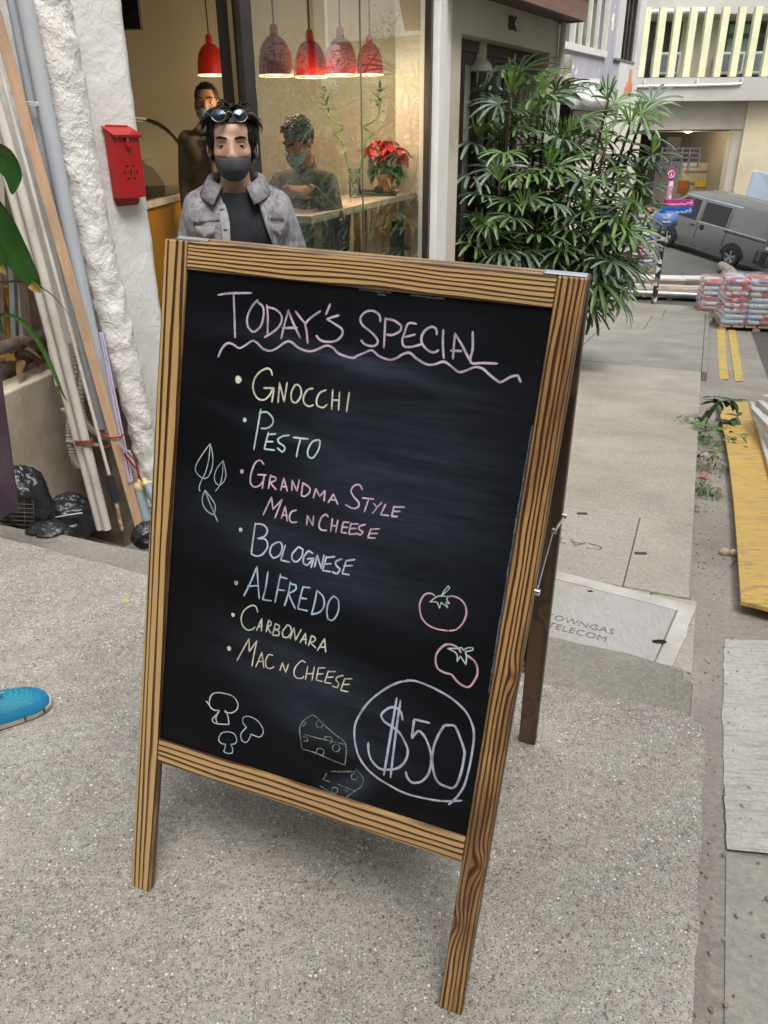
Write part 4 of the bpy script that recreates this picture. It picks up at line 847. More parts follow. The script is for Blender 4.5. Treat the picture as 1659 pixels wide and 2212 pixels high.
pane(ga, gs - GA * .004, fr); pane(gs + GA * .004, gb, fr)
m = MB(); m.beam(zz(gs, .02) - GNn * .028, zz(gs, 2.7) - GNn * .028, .006, .010, GNn); m.build('silicone_joint', M('joint_grey', (.10, .12, .115), rough=.5), fr)
# open glass door leaf folded back against the window
dr = empty('glass_door', gY(4.1, -.1, -.08), 'open glass door with a narrow dark frame, beside the shop window', 'door')
h0 = gp(524, 110, -.08); d_in = Vector((-.25, .97, 0)).normalized(); h1 = onpl(490, 110, h0, Vector((-d_in.y, d_in.x, 0)))
h1 = atY(487, 110, 4.55); h1 = Vector((h1.x, h1.y, 0)); h0 = Vector((h0.x, h0.y, 0)); dv = (h1 - h0).normalized(); nv = Vector((-dv.y, dv.x, 0))
for p, nm, hh_ in ((h0 + dv * .06 + nv * -.01, 'hinge_stile', .012), (h1, 'lock_stile', .027)):
    m = MB(); m.prism([(q.x, q.y) for q in (p + Vector((-hh_, -.02, 0)), p + Vector((hh_, -.02, 0)), p + Vector((hh_, .02, 0)), p + Vector((-hh_, .02, 0)))], 2.7, Matrix.Translation((0, 0, FZ + .01))); m.build(nm, bar_m, dr, bevel=.003)
m = MB(); m.add([zz(h0, -.05), zz(h1, -.05), zz(h1, 2.6), zz(h0, 2.6)], [(0, 1, 2, 3)]); m.build('glass_pane', glass_m, dr, recalc=False)
# white pier right of the window
a = gp(950, 110, .06); b = gp(974, 110, .06); m = MB(); m.prism([(p.x, p.y) for p in (a, b + GA * .05, b + GA * .05 - GNn * .4, a - GNn * .4)], 4.0, Matrix.Translation((0, 0, -.6)))
tag(m.build('white_pier', plaster('white_paint_pier', (.74, .74, .73), .15), None, bevel=.006), 'narrow white painted pier between the cafe window and the palms', 'pillar')
PIER = b + GA * .05

# ---- inside: counter with display case, window bar, lamps
marble = M('white_marble', (.76, .76, .74), (.58, .58, .56), scale=6, rough=.3); yel = M('mustard_panel', (.42, .25, .03), (.36, .21, .03), scale=2, rough=.5)
ct = empty('service_counter', (-1.75, 6.2, FZ), 'mustard yellow service counter with a white marble top', 'counter')
cX = -1.56
m = MB(); m.box((cX - .42, 6.15, .43), (.80, 2.1, .98)); m.build('front_panel', yel, ct)
m = MB(); m.box((cX - .41, 6.14, .945), (.86, 2.16, .045)); m.build('marble_top', marble, ct, bevel=.004)
dc = empty('cake_display', (cX - .35, 5.9, .97), 'curved glass cake display case with black ribs on the service counter', 'display case')
prof = [Vector((cX - .34 + (1 - math.cos(a)) * 0 + math.sin(a) * .36, 0, .985 + math.cos(a) * .50)) for a in [math.pi / 2 * i / 12 for i in range(13)]]
for yv in (5.25, 6.9):
    m = MB(); m.tube([Vector((p.x, yv, p.z)) for p in prof], .014, 8); m.build('rib', bar_m, dc, smooth=True)
m = MB(); m.grid([[Vector((p.x - .006, yv, p.z - .004)) for p in prof] for yv in (5.26, 6.89)]); m.build('curved_glass', glass_m, dc)
m = MB(); m.box((cX - .42, 6.07, .985), (.78, 1.7, .035)); m.build('base', bar_m, dc)
m = MB(); m.box((cX - .56, 6.07, 1.492), (.5, 1.7, .016)); m.build('top_panel', galv, dc)
m = MB(); m.box((cX - .50, 6.07, 1.2), (.55, 1.6, .01)); m.build('shelf', galv, dc)
def tvbox():
    c = atY(262, 20, 5.2); mm = MB(); mm.box((c.x - .12, 5.2, c.z + .08), (.45, .05, .36)); o_ = mm.build('menu_screen', M('screen_black', (.012, .011, .010), rough=.25)); tag(o_, 'black screen hanging inside the doorway at the top', 'screen')
tvbox()
def pend(px, ry, Y, dia, label, first=[None]):
    c = atY(px, ry, Y); z = c.z
    if first[0] is None:
        L = empty('pendant_lamp', c, label, 'lamp', 'red dome pendant lamps')
        r = dia / 2; prof_ = [(r * 1.0, 0), (r * 1.0, .02), (r * .985, .05), (r * .94, .10), (r * .85, .145), (r * .68, .185), (r * .45, .212), (r * .25, .225), (r * .24, .235), (r * .235, .27), (r * .18, .285), (.004, .29)]
        inn = [(r * .97, 0.001), (r * .93, .08), (r * .8, .13), (r * .5, .18), (.01, .19)]
        m = MB(); m.lathe(prof_, o=c, n=36); m.build('lamp_shade', M('pendant_red', (.50, .018, .012), (.46, .015, .01), scale=5, rough=.35), L, smooth='auto', recalc=False)
        m = MB(); m.lathe(inn, o=c, n=36); m.build('shade_lining', M('cream_lining', (.85, .75, .55), rough=.6), L, smooth=True)
        m = MB(); m.lathe([(.001, -.012), (.06, .0), (.085, .03), (.05, .09), (.03, .12), (.001, .13)], o=c + Vector((0, 0, .01)), n=20); m.build('bulb', emis('bulb_glow', (1, .78, .42), 4), L, smooth=True)
        m = MB(); m.lathe([(r * .90, .006), (r * .99, -.002), (r * 1.005, .004), (r * .96, .010)], o=c, n=36); m.build('rim', emis('lit_rim', (1, .80, .52), .9), L, smooth=True)
        m = MB(); m.tube([c + Vector((0, 0, .28)), Vector((c.x, c.y, 2.94))], .006, 6); m.build('cord', bar_m, L)
        first[0] = L
    else:
        L = copy_tree(first[0], Matrix.Translation(c)); L['label'] = label
    li = bpy.data.lights.new('pendant_light', 'POINT'); li.energy = 6; li.color = (1, .74, .42); li.shadow_soft_size = .05
    lo = bpy.data.objects.new('pendant_light', li); COL.objects.link(lo); lo.location = c + Vector((0, 0, -.06))
pend(458, 163, 7.2, .225, 'red dome lamp seen through the open doorway')
pend(597, 164, 5.75, .245, 'red dome lamp behind the glass nearest the door')
pend(672, 167, 6.25, .245, 'second red dome lamp from the door, above the seated man')
pend(737, 163, 6.1, .245, 'third red dome lamp from the door behind the glass')
pend(799, 162, 7.3, .245, 'rightmost red dome lamp behind the glass')
# window bar
wb_ = empty('window_bar', (-.2, 6.3, FZ), 'white stone bar counter on timber legs along the shop window', 'counter')
CZt = .90; fa = Vector((-.44, 5.12, 0)); fb = Vector((.33, 7.72, 0)); fd = (fb - fa).normalized(); fl = Vector((-fd.y, fd.x, 0))
poly = [fa + fl * .02, fa + fd * .0 + fl * .0, fb, fb + fl * .5, fa + fl * .5 + fd * .12, fa + fl * .46 + fd * .04, fa + fl * .38 + fd * .0, fa + fl * .1 - fd * .01]
poly = [fa, fb, fb + fl * .5, fa + fl * .5 + fd * .12, fa + fl * .47 + fd * .05, fa + fl * .41 + fd * .01, fa + fl * .33]
m = MB(); m.prism([(p.x, p.y) for p in poly], .05, Matrix.Translation((0, 0, CZt - .05))); m.build('bar_top', marble, wb_, bevel=.005)
legw = M('pale_timber_leg', (.50, .34, .17), (.42, .28, .14), scale=8, rough=.6, stretch=(5, 5, .6))
for (u, v) in ((.14, .40), (.18, .03), (1.0, .03), (1.7, .03), (2.5, .03), (2.5, .45), (1.3, .45)):
    p = fa + fd * u + fl * v; m = MB(); m.box((p.x, p.y, (CZt - .05 + FZ) / 2), (.05, .05, CZt - .05 - FZ)); m.build('leg', legw, wb_)
# poinsettia
po = fa + fd * 2.42 + fl * .22; po.z = CZt
pt = empty('poinsettia', po, 'red poinsettia in a brown pot on the window bar', 'potted plant')
m = MB(); m.lathe([(0, .0), (.10, .0), (.13, .012), (.12, .016), (.02, .016)], o=po, n=24); m.build('saucer', M('green_saucer', (.25, .33, .16), rough=.5), pt, smooth='auto')
m = MB(); m.lathe([(0, .015), (.055, .015), (.075, .14), (.08, .14), (.08, .155), (.07, .155), (.066, .13), (0, .13)], o=po, n=24); m.build('pot', M('terracotta', (.23, .09, .045), rough=.7), pt, smooth='auto')
def leafmesh(L, W_, fold=.25, curl=.3, n=5, cmb=None):
    mm = MB(); rows = []
    for i in range(n + 1):
        t_ = i / n; w_ = W_ * math.sin(math.pi * min(1, t_ * .92 + .04)) ** .8; z = -curl * L * t_ * t_
        rows.append([Vector((L * t_, -w_ / 2, z + fold * w_ * .5)), Vector((L * t_, 0, z)), Vector((L * t_, w_ / 2, z + fold * w_ * .5))])
    mm.grid(rows); return mm.mesh('leaf')
brm = M('bract_red', (.55, .012, .035), (.40, .008, .02), scale=30, rough=.5); glm = M('poinsettia_green', (.035, .11, .025), (.02, .07, .02), scale=20, rough=.5)
bl_ = leafmesh(.115, .06, .3, .35); bl_.materials.append(brm); gl_ = leafmesh(.11, .06, .3, .5); gl_.materials.append(glm); rnd = random.Random(11)
m = MB()
for k in range(9):
    a = rnd.random() * 6.28; h = .20 + rnd.random() * .16; rr_ = .03 + rnd.random() * .11
    tip = po + Vector((math.cos(a) * rr_, math.sin(a) * rr_, .15 + h * .75)); m.tube([po + Vector((0, 0, .12)), (po + tip) / 2 + Vector((0, 0, .06)), tip], .004, 5)
    for j in range(8):
        b_ = j * .785 + rnd.random() * .5; W_ = Matrix.Translation(tip - po + Vector((0, 0, rnd.random() * .02))) @ Matrix.Rotation(b_, 4, 'Z') @ Matrix.Rotation(.35 + rnd.random() * .6 - .4, 4, 'Y') @ Matrix.Scale(.7 + rnd.random() * .6, 4)
        inst('bract', bl_, pt, Matrix.Translation(po) @ W_)
    for j in range(4):
        b_ = rnd.random() * 6.28; W_ = Matrix.Translation(tip - po - Vector((0, 0, .06 + rnd.random() * .08))) @ Matrix.Rotation(b_, 4, 'Z') @ Matrix.Rotation(.5 + rnd.random() * .6, 4, 'Y') @ Matrix.Scale(.7 + rnd.random() * .6, 4)
        inst('leaf', gl_, pt, Matrix.Translation(po) @ W_)
m.build('stem', glm, pt)
# lucky bamboo
bo = fa + fd * 1.72 + fl * .28; bo.z = CZt
bb = empty('lucky_bamboo', bo, 'two curled lucky bamboo stems in a clear glass vase on the window bar', 'potted plant')
m = MB(); m.lathe([(.0, .004), (.045, .004), (.048, .02), (.048, .22), (.045, .22), (.045, .02), (0, .012)], o=bo, n=20); m.build('vase', glass_m, bb, smooth='auto')
bam = M('bamboo_green', (.16, .27, .07), (.10, .2, .05), scale=20, rough=.4); lf2 = leafmesh(.09, .018, .2, .3); lf2.materials.append(M('bamboo_leaf', (.05, .17, .03), (.03, .1, .02), rough=.4))
for sg in (-1, 1):
    base = bo + Vector((.02 * sg, 0, .02)); kp = [base, bo + Vector((-sg * .05, 0, .24)) , bo + Vector((-sg * .10, 0, .42))]
    c0 = kp[-1] + Vector((-sg * .02, 0, .05)); 
    for i in range(9): a = i * .75; kp.append(c0 + Vector((sg * .035 * math.cos(a) * -1, .03 * math.sin(a), .012 * i)))
    top_ = kp[-1]; kp += [top_ + Vector((-sg * .05, 0, .06)), top_ + Vector((-sg * .06, 0, .22))]
    m = MB(); m.tube(spline(kp, 4), .008, 8); m.build('stem', bam, bb, smooth=True)
    for j in range(26):
        f_ = rnd.random(); p = kp[-2].lerp(kp[-1], f_ * 1.05); W_ = Matrix.Translation(p) @ Matrix.Rotation(rnd.random() * 6.28, 4, 'Z') @ Matrix.Rotation(-.9 + rnd.random() * .9, 4, 'Y') @ Matrix.Scale(.7 + rnd.random() * .6, 4)
        inst('leaf', lf2, bb, W_)
# small things on the bar
p = fa + fd * 2.0 + fl * .18; m = MB(); m.box((p.x, p.y, CZt + .012), (.34, .12, .022), None); m.ball((p.x + .02, p.y, CZt + .05), (.04, .04, .035), 14, 8); m.tube([Vector((p.x - .2, p.y, CZt + .02)), Vector((p.x - .1, p.y, CZt + .045)), Vector((p.x + .15, p.y, CZt + .03))], .012, 6)
tag(m.build('table_fan', M('matt_black', (.02, .02, .022), rough=.5), None), 'black folded gadget lying on the window bar beside the poinsettia', 'gadget')
p = fa + fd * .5 + fl * .22; m = MB(); m.lathe([(0, .004), (.05, .004), (.058, .035), (.052, .035), (.045, .01), (0, .01)], o=zz(p, CZt), n=20)
tag(m.build('glass_ashtray', M('smoked_glass', (.12, .12, .11), rough=.1), None, smooth='auto'), 'small round glass dish near the bar corner', 'dish')
m = MB(); m.tube(spline([zz(p + fd * .12 + fl * a, CZt + .004 + b) for a, b in ((-.06, .0), (-.02, .012), (.03, .0), (.08, .01))], 5), .004, 6); m.tube(spline([zz(p + fd * .15 + fl * a, CZt + .004 + b) for a, b in ((-.03, .0), (-.02, .022), (.03, .01), (.05, .0))], 5), .004, 6)
tag(m.build('spectacles', M('matt_black2', (.03, .03, .03), rough=.3), None), 'folded dark spectacles beside the glass dish', 'spectacles')
# blue shell chair and black stand
ch = empty('shell_chair', (-.05, 6.05, FZ), 'dark blue shell chair with timber legs under the window bar', 'chair')
m = MB(); rows = []
for i in range(13):
    v = i / 12; row = []
    for j in range(13):
        u = (j / 12 - .5) * 2
        if v < .5: x = u * .23; y = -.2 + v * .8; z = .50 + .05 * u * u
        else: x = u * (.23 - .04 * (v - .5)); y = .2 + (v - .5) * .2 - .07 * u * u; z = .50 + (v - .5) * .75 + .03 * u * u
        row.append(Vector((-.47 + x * .7 + y * .4, 6.25 + y * .7 - x * .4, z)))
    rows.append(row)
m.grid(rows); ob = m.build('shell', M('shell_blue', (.006, .030, .075), rough=.35), ch, smooth=True); ob.modifiers.new('s', 'SOLIDIFY').thickness = .01
for (dx, dy) in ((-.17, -.17), (.17, -.17), (-.17, .17), (.17, .17)): mm = MB(); mm.cone((-.47 + dx * .5, 6.25 + dy * .5, .5), (-.47 + dx * 1.1, 6.25 + dy * 1.1, FZ + .014), .018, .013, 10); mm.build('leg', legw, ch, smooth=True)
p = fa + fd * 2.05 - fl * .03; p = Vector((p.x + .02, p.y - .05, 0))
st = atY(857, 500, 7.25); m = MB(); m.beam((st.x - .03, 7.25, FZ), (st.x + .01, 7.25, .62), .13, .08, (0, 1, 0)); m.box((st.x + .07, 7.24, .46), (.12, .03, .04), None); m.box((st.x + .01, 7.25, .66), (.11, .06, .06))
tag(m.build('speaker_stand', M('matt_black3', (.02, .02, .02), rough=.6), None, bevel=.01), 'tall black folded stand leaning under the window bar', 'stand')
m = MB(); m.tube(spline([atY(x, y, 7.1) for x, y in ((800, 446), (803, 470), (800, 500), (812, 530), (815, 560))], 5), .004, 6); tag(m.build('cable', M('thin_cable', (.15, .14, .12), rough=.5), None), 'thin cable hanging under the window bar', 'cable')

# ================================================================== people
def skin_mat(name, c):
    t = NT(name); o = t.tc('Object'); col = t.mix(t.ramp(t.noise(o, 14, 4), [(.35, 0.0), (.7, 1.0)]), c, tuple(x * y for x, y in zip(c, (.88, .80, .78))))
    return t.fin(col, .48, t.bump(t.noise(o, 240, 3), .12, .001), Subsurface_Weight=.08, Subsurface_Radius=(.02, .008, .004), Specular_IOR_Level=.4)
skin1 = skin_mat('skin_light_tan', (.58, .36, .26)); skin2 = skin_mat('skin_tan', (.36, .19, .12)); skin3 = skin_mat('skin_mid_tan', (.42, .24, .16))  # one even skin tone for each man
hair_m = M('black_hair', (.004, .0035, .003), (.012, .009, .007), scale=60, rough=.55, spec=.25); hair_g = M('greying_hair', (.02, .018, .016), (.07, .068, .065), scale=140, rough=.6, lo=.4, hi=.6)
eye_w = M('eye_white', (.55, .52, .49), rough=.25); iris_m = M('dark_iris', (.015, .008, .006), rough=.15)
def T_(M_, *p): return M_ @ Vector(p)
def head_vol(mb, H, s=1.0, wide=1.0):
    B = lambda c, r: mb.ball(tuple(a * s for a in c), (r[0] * s * wide, r[1] * s, r[2] * s), 20, 14, H)
    B((0, .014, .035), (.076, .094, .084)); B((0, -.022, -.012), (.063, .072, .086)); B((0, -.045, -.078), (.041, .042, .036)); B((0, -.01, -.062), (.056, .058, .045))
    for q in (-1, 1):
        B((q * .036, -.060, -.024), (.024, .024, .024)); B((q * .028, -.077, .028), (.030, .011, .011)); B((q * .077, .004, -.014), (.009, .019, .031)); B((q * .073, -.004, -.005), (.008, .010, .014)); B((q * .010, -.100, -.034), (.009, .010, .007))
    mb.cone(T_(H, 0, -.086 * s, .018 * s), T_(H, 0, -.106 * s, -.028 * s), .009 * s, .012 * s, 10, 3)
    mb.cone(T_(H, 0, -.090 * s, -.056 * s), T_(H, 0, -.0905 * s, -.060 * s), .016 * s, .016 * s, 10, 3)
def hand_vol(mb, W_, s=1.0, curl=.5, side=1):
    """W_: local frame at the wrist, +x towards the finger tips, z = back of hand; fingers are separate bent chains"""
    mb.ball((.045 * s, 0, 0), (.050 * s, .040 * s, .016 * s), 14, 10, W_)
    for i, (y, L) in enumerate(((-.030, .070), (-.010, .080), (.010, .076), (.029, .062))):
        y *= side; p = Vector((.082 * s, y * s, 0)); a = 0.0; seg = L * s / 3
        for j in range(3):
            a += curl * (.5 + .3 * j); q = p + Vector((math.cos(a) * seg, 0, -math.sin(a) * seg)); mb.cone(W_ @ p, W_ @ q, (.0088 - .001 * j) * s, (.0080 - .001 * j) * s, 8, 3); p = q
    p = Vector((.02 * s, -.030 * s * side, -.004)); q = p + Vector((.032, -.028 * side, -.010)) * s; r_ = q + Vector((.032, -.008 * side, -.012)) * s
    mb.cone(W_ @ p, W_ @ q, .0125 * s, .010 * s, 8, 3); mb.cone(W_ @ q, W_ @ r_, .010 * s, .0085 * s, 8, 3)
def limb(mb, pts, rs):
    for i in range(len(pts) - 1): mb.cone(pts[i], pts[i + 1], rs[i], rs[i + 1], 14, 4)
def face(root, H, s, mask_m, mask_kind, lidm, brow=True):
    for q in (-1, 1):
        e = Vector((q * .0312, -.0715, .004)) * s
        m = MB(); m.ball(tuple(e), .0125 * s, 16, 12, H); eo = m.build('eye', eye_w, root, smooth=True)
        m = MB(); m.lathe([(0, .0132 * s), (.0058 * s, .0122 * s), (.0070 * s, .0108 * s)], M=H @ Matrix.Translation(e) @ Matrix.Rotation(R(90), 4, 'X'), n=14); m.build('iris', iris_m, eo, smooth=True)
        # lids: upper covers most of the ball, lower a thin rim
        for up in (1, -1):
            mm = MB(); rows = []
            for i in range(7):
                el = (R(16) if up > 0 else R(-24)) + up * i * R(13); row = []
                for j in range(13):
                    az = R(-100 + 200 * j / 12); rr_ = .0136 * s; close = math.cos(az * .9) if up > 0 else 1
                    ee = el * (max(.15, close) if i == 0 else 1)
                    row.append(H @ (e + Vector((rr_ * math.sin(az) * math.cos(ee), -rr_ * math.cos(az) * math.cos(ee), rr_ * math.sin(ee)))))
                rows.append(row)
            mm.grid(rows); lo_ = mm.build('eyelid', lidm, root, smooth=True)
        if brow:
            mm = MB(); P = [H @ (Vector(c) * s) for c in ((q * .013, -.0925, .0285), (q * .026, -.092, .0325), (q * .040, -.086, .0335), (q * .053, -.074, .0270))]
            mm.tube(spline(P, 4), [(.0044 - .0022 * abs(i - 5) / 8) * s for i in range(13)], 6, flat=1.0); mm.build('eyebrow', hair_m, root, smooth=True)
    mm = MB(); rows = []; nv, nu = 12, 24
    for i in range(nv + 1):
        v = i / nv; row = []
        for j in range(nu + 1):
            u = j / nu * 2 - 1
            if mask_kind == 'foam':
                top = -.037 + .005 * math.exp(-(u * 4) ** 2) + .016 * max(0, abs(u) - .65); bot = -.119 + .055 * abs(u) ** 2.4; amax = .92
                z = top + (bot - top) * v; a = u * amax; rx = .073; bul = .014 * (1 - u * u) * math.sin(math.pi * min(1, v * .95 + .12)) + .006 * math.exp(-(u * 6) ** 2)
                fy = -.030 - (.078 - .030 * max(0, (v - .55)) * 1.3 + bul) * math.cos(a)
            else:
                top = -.026 - .012 * abs(u); bot = -.112 + .042 * abs(u) ** 1.6; z = top + (bot - top) * v; a = u * 1.22; rx = .072
                fy = -.028 - (.080 + .010 * (1 - u * u) * math.sin(math.pi * v) + .0012 * math.cos(v * 38)) * math.cos(a)
            row.append(H @ (Vector((rx * math.sin(a), fy, z)) * s))
        rows.append(row)
    mm.grid(rows); o_ = mm.build('face_mask', mask_m, root, smooth=True); so_ = o_.modifiers.new('s', 'SOLIDIFY'); so_.thickness = .0022 * s; so_.offset = 1
    for q in (-1, 1):
        mm = MB(); mm.tube(spline([H @ (Vector(c) * s) for c in ((q * .069, -.046, -.022), (q * .078, -.02, -.004), (q * .084, .010, .012), (q * .083, .022, -.014), (q * .078, .004, -.042), (q * .066, -.04, -.062))], 4), .0016 * s, 6); mm.build('ear_loop', mask_m, root, smooth=True)
def hair(root, H, s, mt, n, long, vol, rng, front=.040, sides=-.05, fringe=True):
    mm = MB(); base = MB()
    base.ball(tuple(Vector((0, .018, .042)) * s), tuple(x * s for x in (.080, .096, .086)), 32, 20, H)
    b2 = MB(); keep = []
    for f_ in base.f:
        c = sum((Vector(base.v[i]) for i in f_), Vector()) / len(f_); l = H.inverted() @ c / s
        if (l.z > front - .0 and l.y > -.085) or (abs(l.x) > .056 and l.z > .025 and l.y > -.062) or (l.y > -.03 + (l.z < .0) * .045 and l.z > sides and not (abs(l.x) > .06 and l.z < .01 and l.y < .022)): keep.append(f_)
    b2.v = base.v; b2.f = keep
    for i in range(n):
        for _ in range(30):
            th = rng.random() * 2 * math.pi; cz = rng.uniform(-.55, 1); sr = math.sqrt(1 - cz * cz); d = Vector((sr * math.cos(th), sr * math.sin(th), cz))
            p = Vector((d.x * .078, .018 + d.y * .094, .042 + d.z * .084))
            if p.z < sides: continue
            if p.y < -.02 and p.z < front + .022 and not (abs(p.x) > .056 and p.z > .03 and p.y > -.055): continue
            if p.y < .03 and p.z < .012 and long < .5: continue
            break
        L = (.012 + .022 * rng.random()) * long; lift = vol * (.3 + .7 * rng.random())
        swirl = Vector((rng.uniform(-1, 1), rng.uniform(-.5, .6), rng.uniform(-.4, .4))) * .6
        if p.y < -.01 and fringe: fall = Vector((math.copysign(1.0, p.x - .008) * .9, -.10, -.55))
        else: fall = Vector((d.x * .15 - .1 * math.copysign(1, d.x), d.y * .1 + .25, -1.0))
        side_ = p.z < .095 and not fringe or p.z < .088
        if side_: fall = Vector((-.22 * math.copysign(1, p.x), .15, -1.0)); lift *= .15
        P = []; q = p.copy(); dirn = (d * (.5 if p.z > .07 else .18) + swirl * (.5 if p.z > .06 else .25) + fall * (.35 if p.z > .07 else .7)).normalized()
        if side_: dirn = (Vector((0, .15, -1)) + d * .14 + swirl * .22).normalized()
        for k in range(6):
            P.append(H @ (q * s)); dirn = (dirn * .72 + (fall + swirl * .5) * .28 + Vector((0, 0, -.10 * k * long))).normalized(); q = q + dirn * L / 3.2 + d * lift * .005 * (1 - k / 5)
        w_ = (.0034 + .0022 * rng.random()) * s; mm.tube(P, [w_ * .8, w_, w_ * .9, w_ * .7, w_ * .45, w_ * .1], 5)
    b2.v = b2.v + mm.v; n0 = len(base.v); b2.f = b2.f + [tuple(i + n0 for i in f_) for f_ in mm.f]
    return b2.build('hair', mt, root, smooth=True, recalc=False)
def strip_mesh(mb, pts, w_, n_, th=.002):
    """flat raised band following pts; n_ = outward direction"""
    sp__ = spline(pts, 5); rows = []
    for i, p in enumerate(sp__):
        tg = (sp__[min(i + 1, len(sp__) - 1)] - sp__[max(i - 1, 0)]).normalized(); sd__ = Vector(n_).cross(tg).normalized() * w_ / 2
        rows.append([p - sd__ - Vector(n_) * th, p - sd__ + Vector(n_) * th, p + sd__ + Vector(n_) * th, p + sd__ - Vector(n_) * th])
    mb.grid(rows, close=True)

# ---------------- the young man behind the board
MF = -.30; mx0 = atY(502, 316, 2.98)
Mp0 = Matrix.Translation((mx0.x, 2.98, MF)) @ Matrix.Rotation(R(4), 4, 'Z'); Mp = Mp0 @ Matrix.Diagonal((1, 1, 1.026, 1))
man = empty('person', (mx0.x, 2.98, MF), 'young man in grey denim jacket, black T-shirt and dark grey mask, standing behind the board', 'person')
Pp = lambda *p: Mp @ Vector(p)
H = Mp0 @ Matrix.Translation((0, 0, 1.598)) @ Matrix.Rotation(R(4), 4, 'Z') @ Matrix.Rotation(R(3), 4, 'X') @ Matrix.Diagonal((1.04, 1.0, .905, 1))
b = MB(); head_vol(b, H, 1.0)
def torso(mb, g=0.0, low=.93, Mx=Mp, sh=.168, arms=True):
    Q = lambda *p: Mx @ Vector(p)
    mb.ball((0, .005, 1.235), (.138 + g, .100 + g, .19 + g * .5), 22, 14, Mx); mb.ball((0, .01, 1.05), (.132 + g, .092 + g, .16), 20, 12, Mx); mb.ball((0, .01, low), (.150 + g, .108 + g, .12), 20, 12, Mx)
    for q in (-1, 1): mb.cone(Q(q * .03, .015, 1.405), Q(q * (sh - .040), .012, 1.368), .048 + g * .8, .046 + g * .5, 14, 4); mb.cone(Q(q * .07, -.02, 1.28), Q(q * .10, -.01, 1.32), .075 + g, .07 + g, 14, 4)
torso(b, -.004)
b.cone(Pp(0, .015, 1.36), Pp(0, .004, 1.505), .056, .051, 16, 4); b.cone(Pp(0, .02, 1.37), Pp(0, .02, 1.42), .085, .055, 16, 4)
arm = {}
for q in (-1, 1):
    sh_ = Pp(q * .134, .012, 1.358); el = Pp(q * .205, .045, 1.10); wr = Pp(q * .222, -.02, .865); arm[q] = (sh_, el, wr)
    limb(b, [sh_, el, wr], [.048, .038, .026]); d_ = (wr - el).normalized(); hand_vol(b, frame(d_, None, (q, 0, 0), wr), .98, .35, -q)
    hp = Pp(q * .085, .01, .90); kn = Pp(q * .10, -.01, .49); an = Pp(q * .105, .03, .09); limb(b, [hp, kn, an], [.082, .055, .038]); b.cone(an, Pp(q * .12, -.11, .035), .038, .032, 12, 4)
bo_ = b.build('body', skin1, man); remesh(bo_, .0058, 5, .5)
# t-shirt and trousers
def trim(bb, it=14):
    """even out the cut edge of a garment"""
    bb.verts.ensure_lookup_table(); bv = {v: [e.other_vert(v) for e in v.link_edges if e.is_boundary] for v in bb.verts if any(e.is_boundary for e in v.link_edges)}
    for _ in range(it):
        new = {v: v.co.lerp(sum((n.co for n in ns), Vector()) / len(ns), .6) for v, ns in bv.items() if ns}
        for v, c in new.items(): v.co = c
b = MB(); torso(b, .008); b.cone(Pp(0, .022, 1.37), Pp(0, .02, 1.43), .100, .082, 18, 4)
for q in (-1, 1): limb(b, [arm[q][0], arm[q][0].lerp(arm[q][1], .55)], [.055, .052])
tee = b.build('t_shirt', M('black_cotton', (.012, .013, .019), (.017, .018, .026), scale=9, rough=.85, bump=.2, bs=50, bd=.004), man); remesh(tee, .007, 6)
Mi = Mp.inverted(); bmj = bmesh.new(); bmj.from_mesh(tee.data); dele = []
for f_ in bmj.faces:
    l = Mi @ f_.calc_center_median()
    if l.z > 1.408 + .30 * max(0, l.y + .06) and abs(l.x) < .090: dele.append(f_)
bmesh.ops.delete(bmj, geom=dele, context='FACES'); trim(bmj); bmj.to_mesh(tee.data); bmj.free()
b = MB(); b.ball((0, .01, .93), (.158, .116, .12), 20, 12, Mp)
for q in (-1, 1): limb(b, [Pp(q * .085, .01, .90), Pp(q * .10, -.01, .49), Pp(q * .105, .03, .10)], [.095, .070, .062])
tr_ = b.build('trousers', M('dark_trousers', (.03, .032, .04), rough=.85), man); remesh(tr_, .009, 5)
for q in (-1, 1):
    b = MB(); b.ball((q * .118, -.055, .045), (.048, .14, .045), 18, 10, Mp); b.build('shoe', M('shoe_dark', (.05, .05, .05), rough=.6), man, smooth=True)
# denim jacket: one welded shell, opened down the front
t = NT('washed_denim'); o = t.tc('Object'); a1 = t.noise(o, 7, 5, .6, .6); a2 = t.noise(t.mapping(o, (3, 3, 1.2)), 22, 5, .7, .4)
dc_ = t.mix(t.ramp(t.math('ADD', t.math('MULTIPLY', a1, .55), t.math('MULTIPLY', a2, .5)), [(.38, 0.0), (.66, 1.0)]), (.07, .07, .085), (.36, .35, .37)); twill = t.noise(t.mapping(o, (500, 500, 900)), 1.0, 2)
dc_ = t.mix(.25, dc_, t.ramp(twill, [(.3, .3), (.7, .7)]), 'OVERLAY')
denim = t.fin(dc_, .88, t.bump(t.math('ADD', t.math('MULTIPLY', t.noise(o, 16, 4, .6, 1.0), 1.0), t.math('MULTIPLY', twill, .1)), .6, .018))
denim_d = M('denim_seam', (.06, .06, .07), (.12, .12, .135), scale=60, rough=.9); denim_l = M('denim_edge', (.40, .39, .41), (.28, .28, .3), scale=50, rough=.9)
b = MB(); torso(b, .024); b.cone(Pp(0, .026, 1.385), Pp(0, .028, 1.44), .105, .090, 18, 4); b.cone(Pp(0, .02, .90), Pp(0, .02, 1.0), .14, .14, 18, 4)
for q in (-1, 1):
    limb(b, [arm[q][0] + Vector((q * .004, 0, .006)), arm[q][0].lerp(arm[q][1], .5) + Vector((q * .010, 0, 0)), arm[q][1], arm[q][2] + (arm[q][1] - arm[q][2]) * .12], [.058, .060, .055, .043])
    for k in range(5):
        p = arm[q][0].lerp(arm[q][1], .35 + k * .14); b.ball(tuple(p + Vector((q * .012 * (1 if k % 2 else -1), -.01, 0))), (.060, .058, .018), 14, 8)
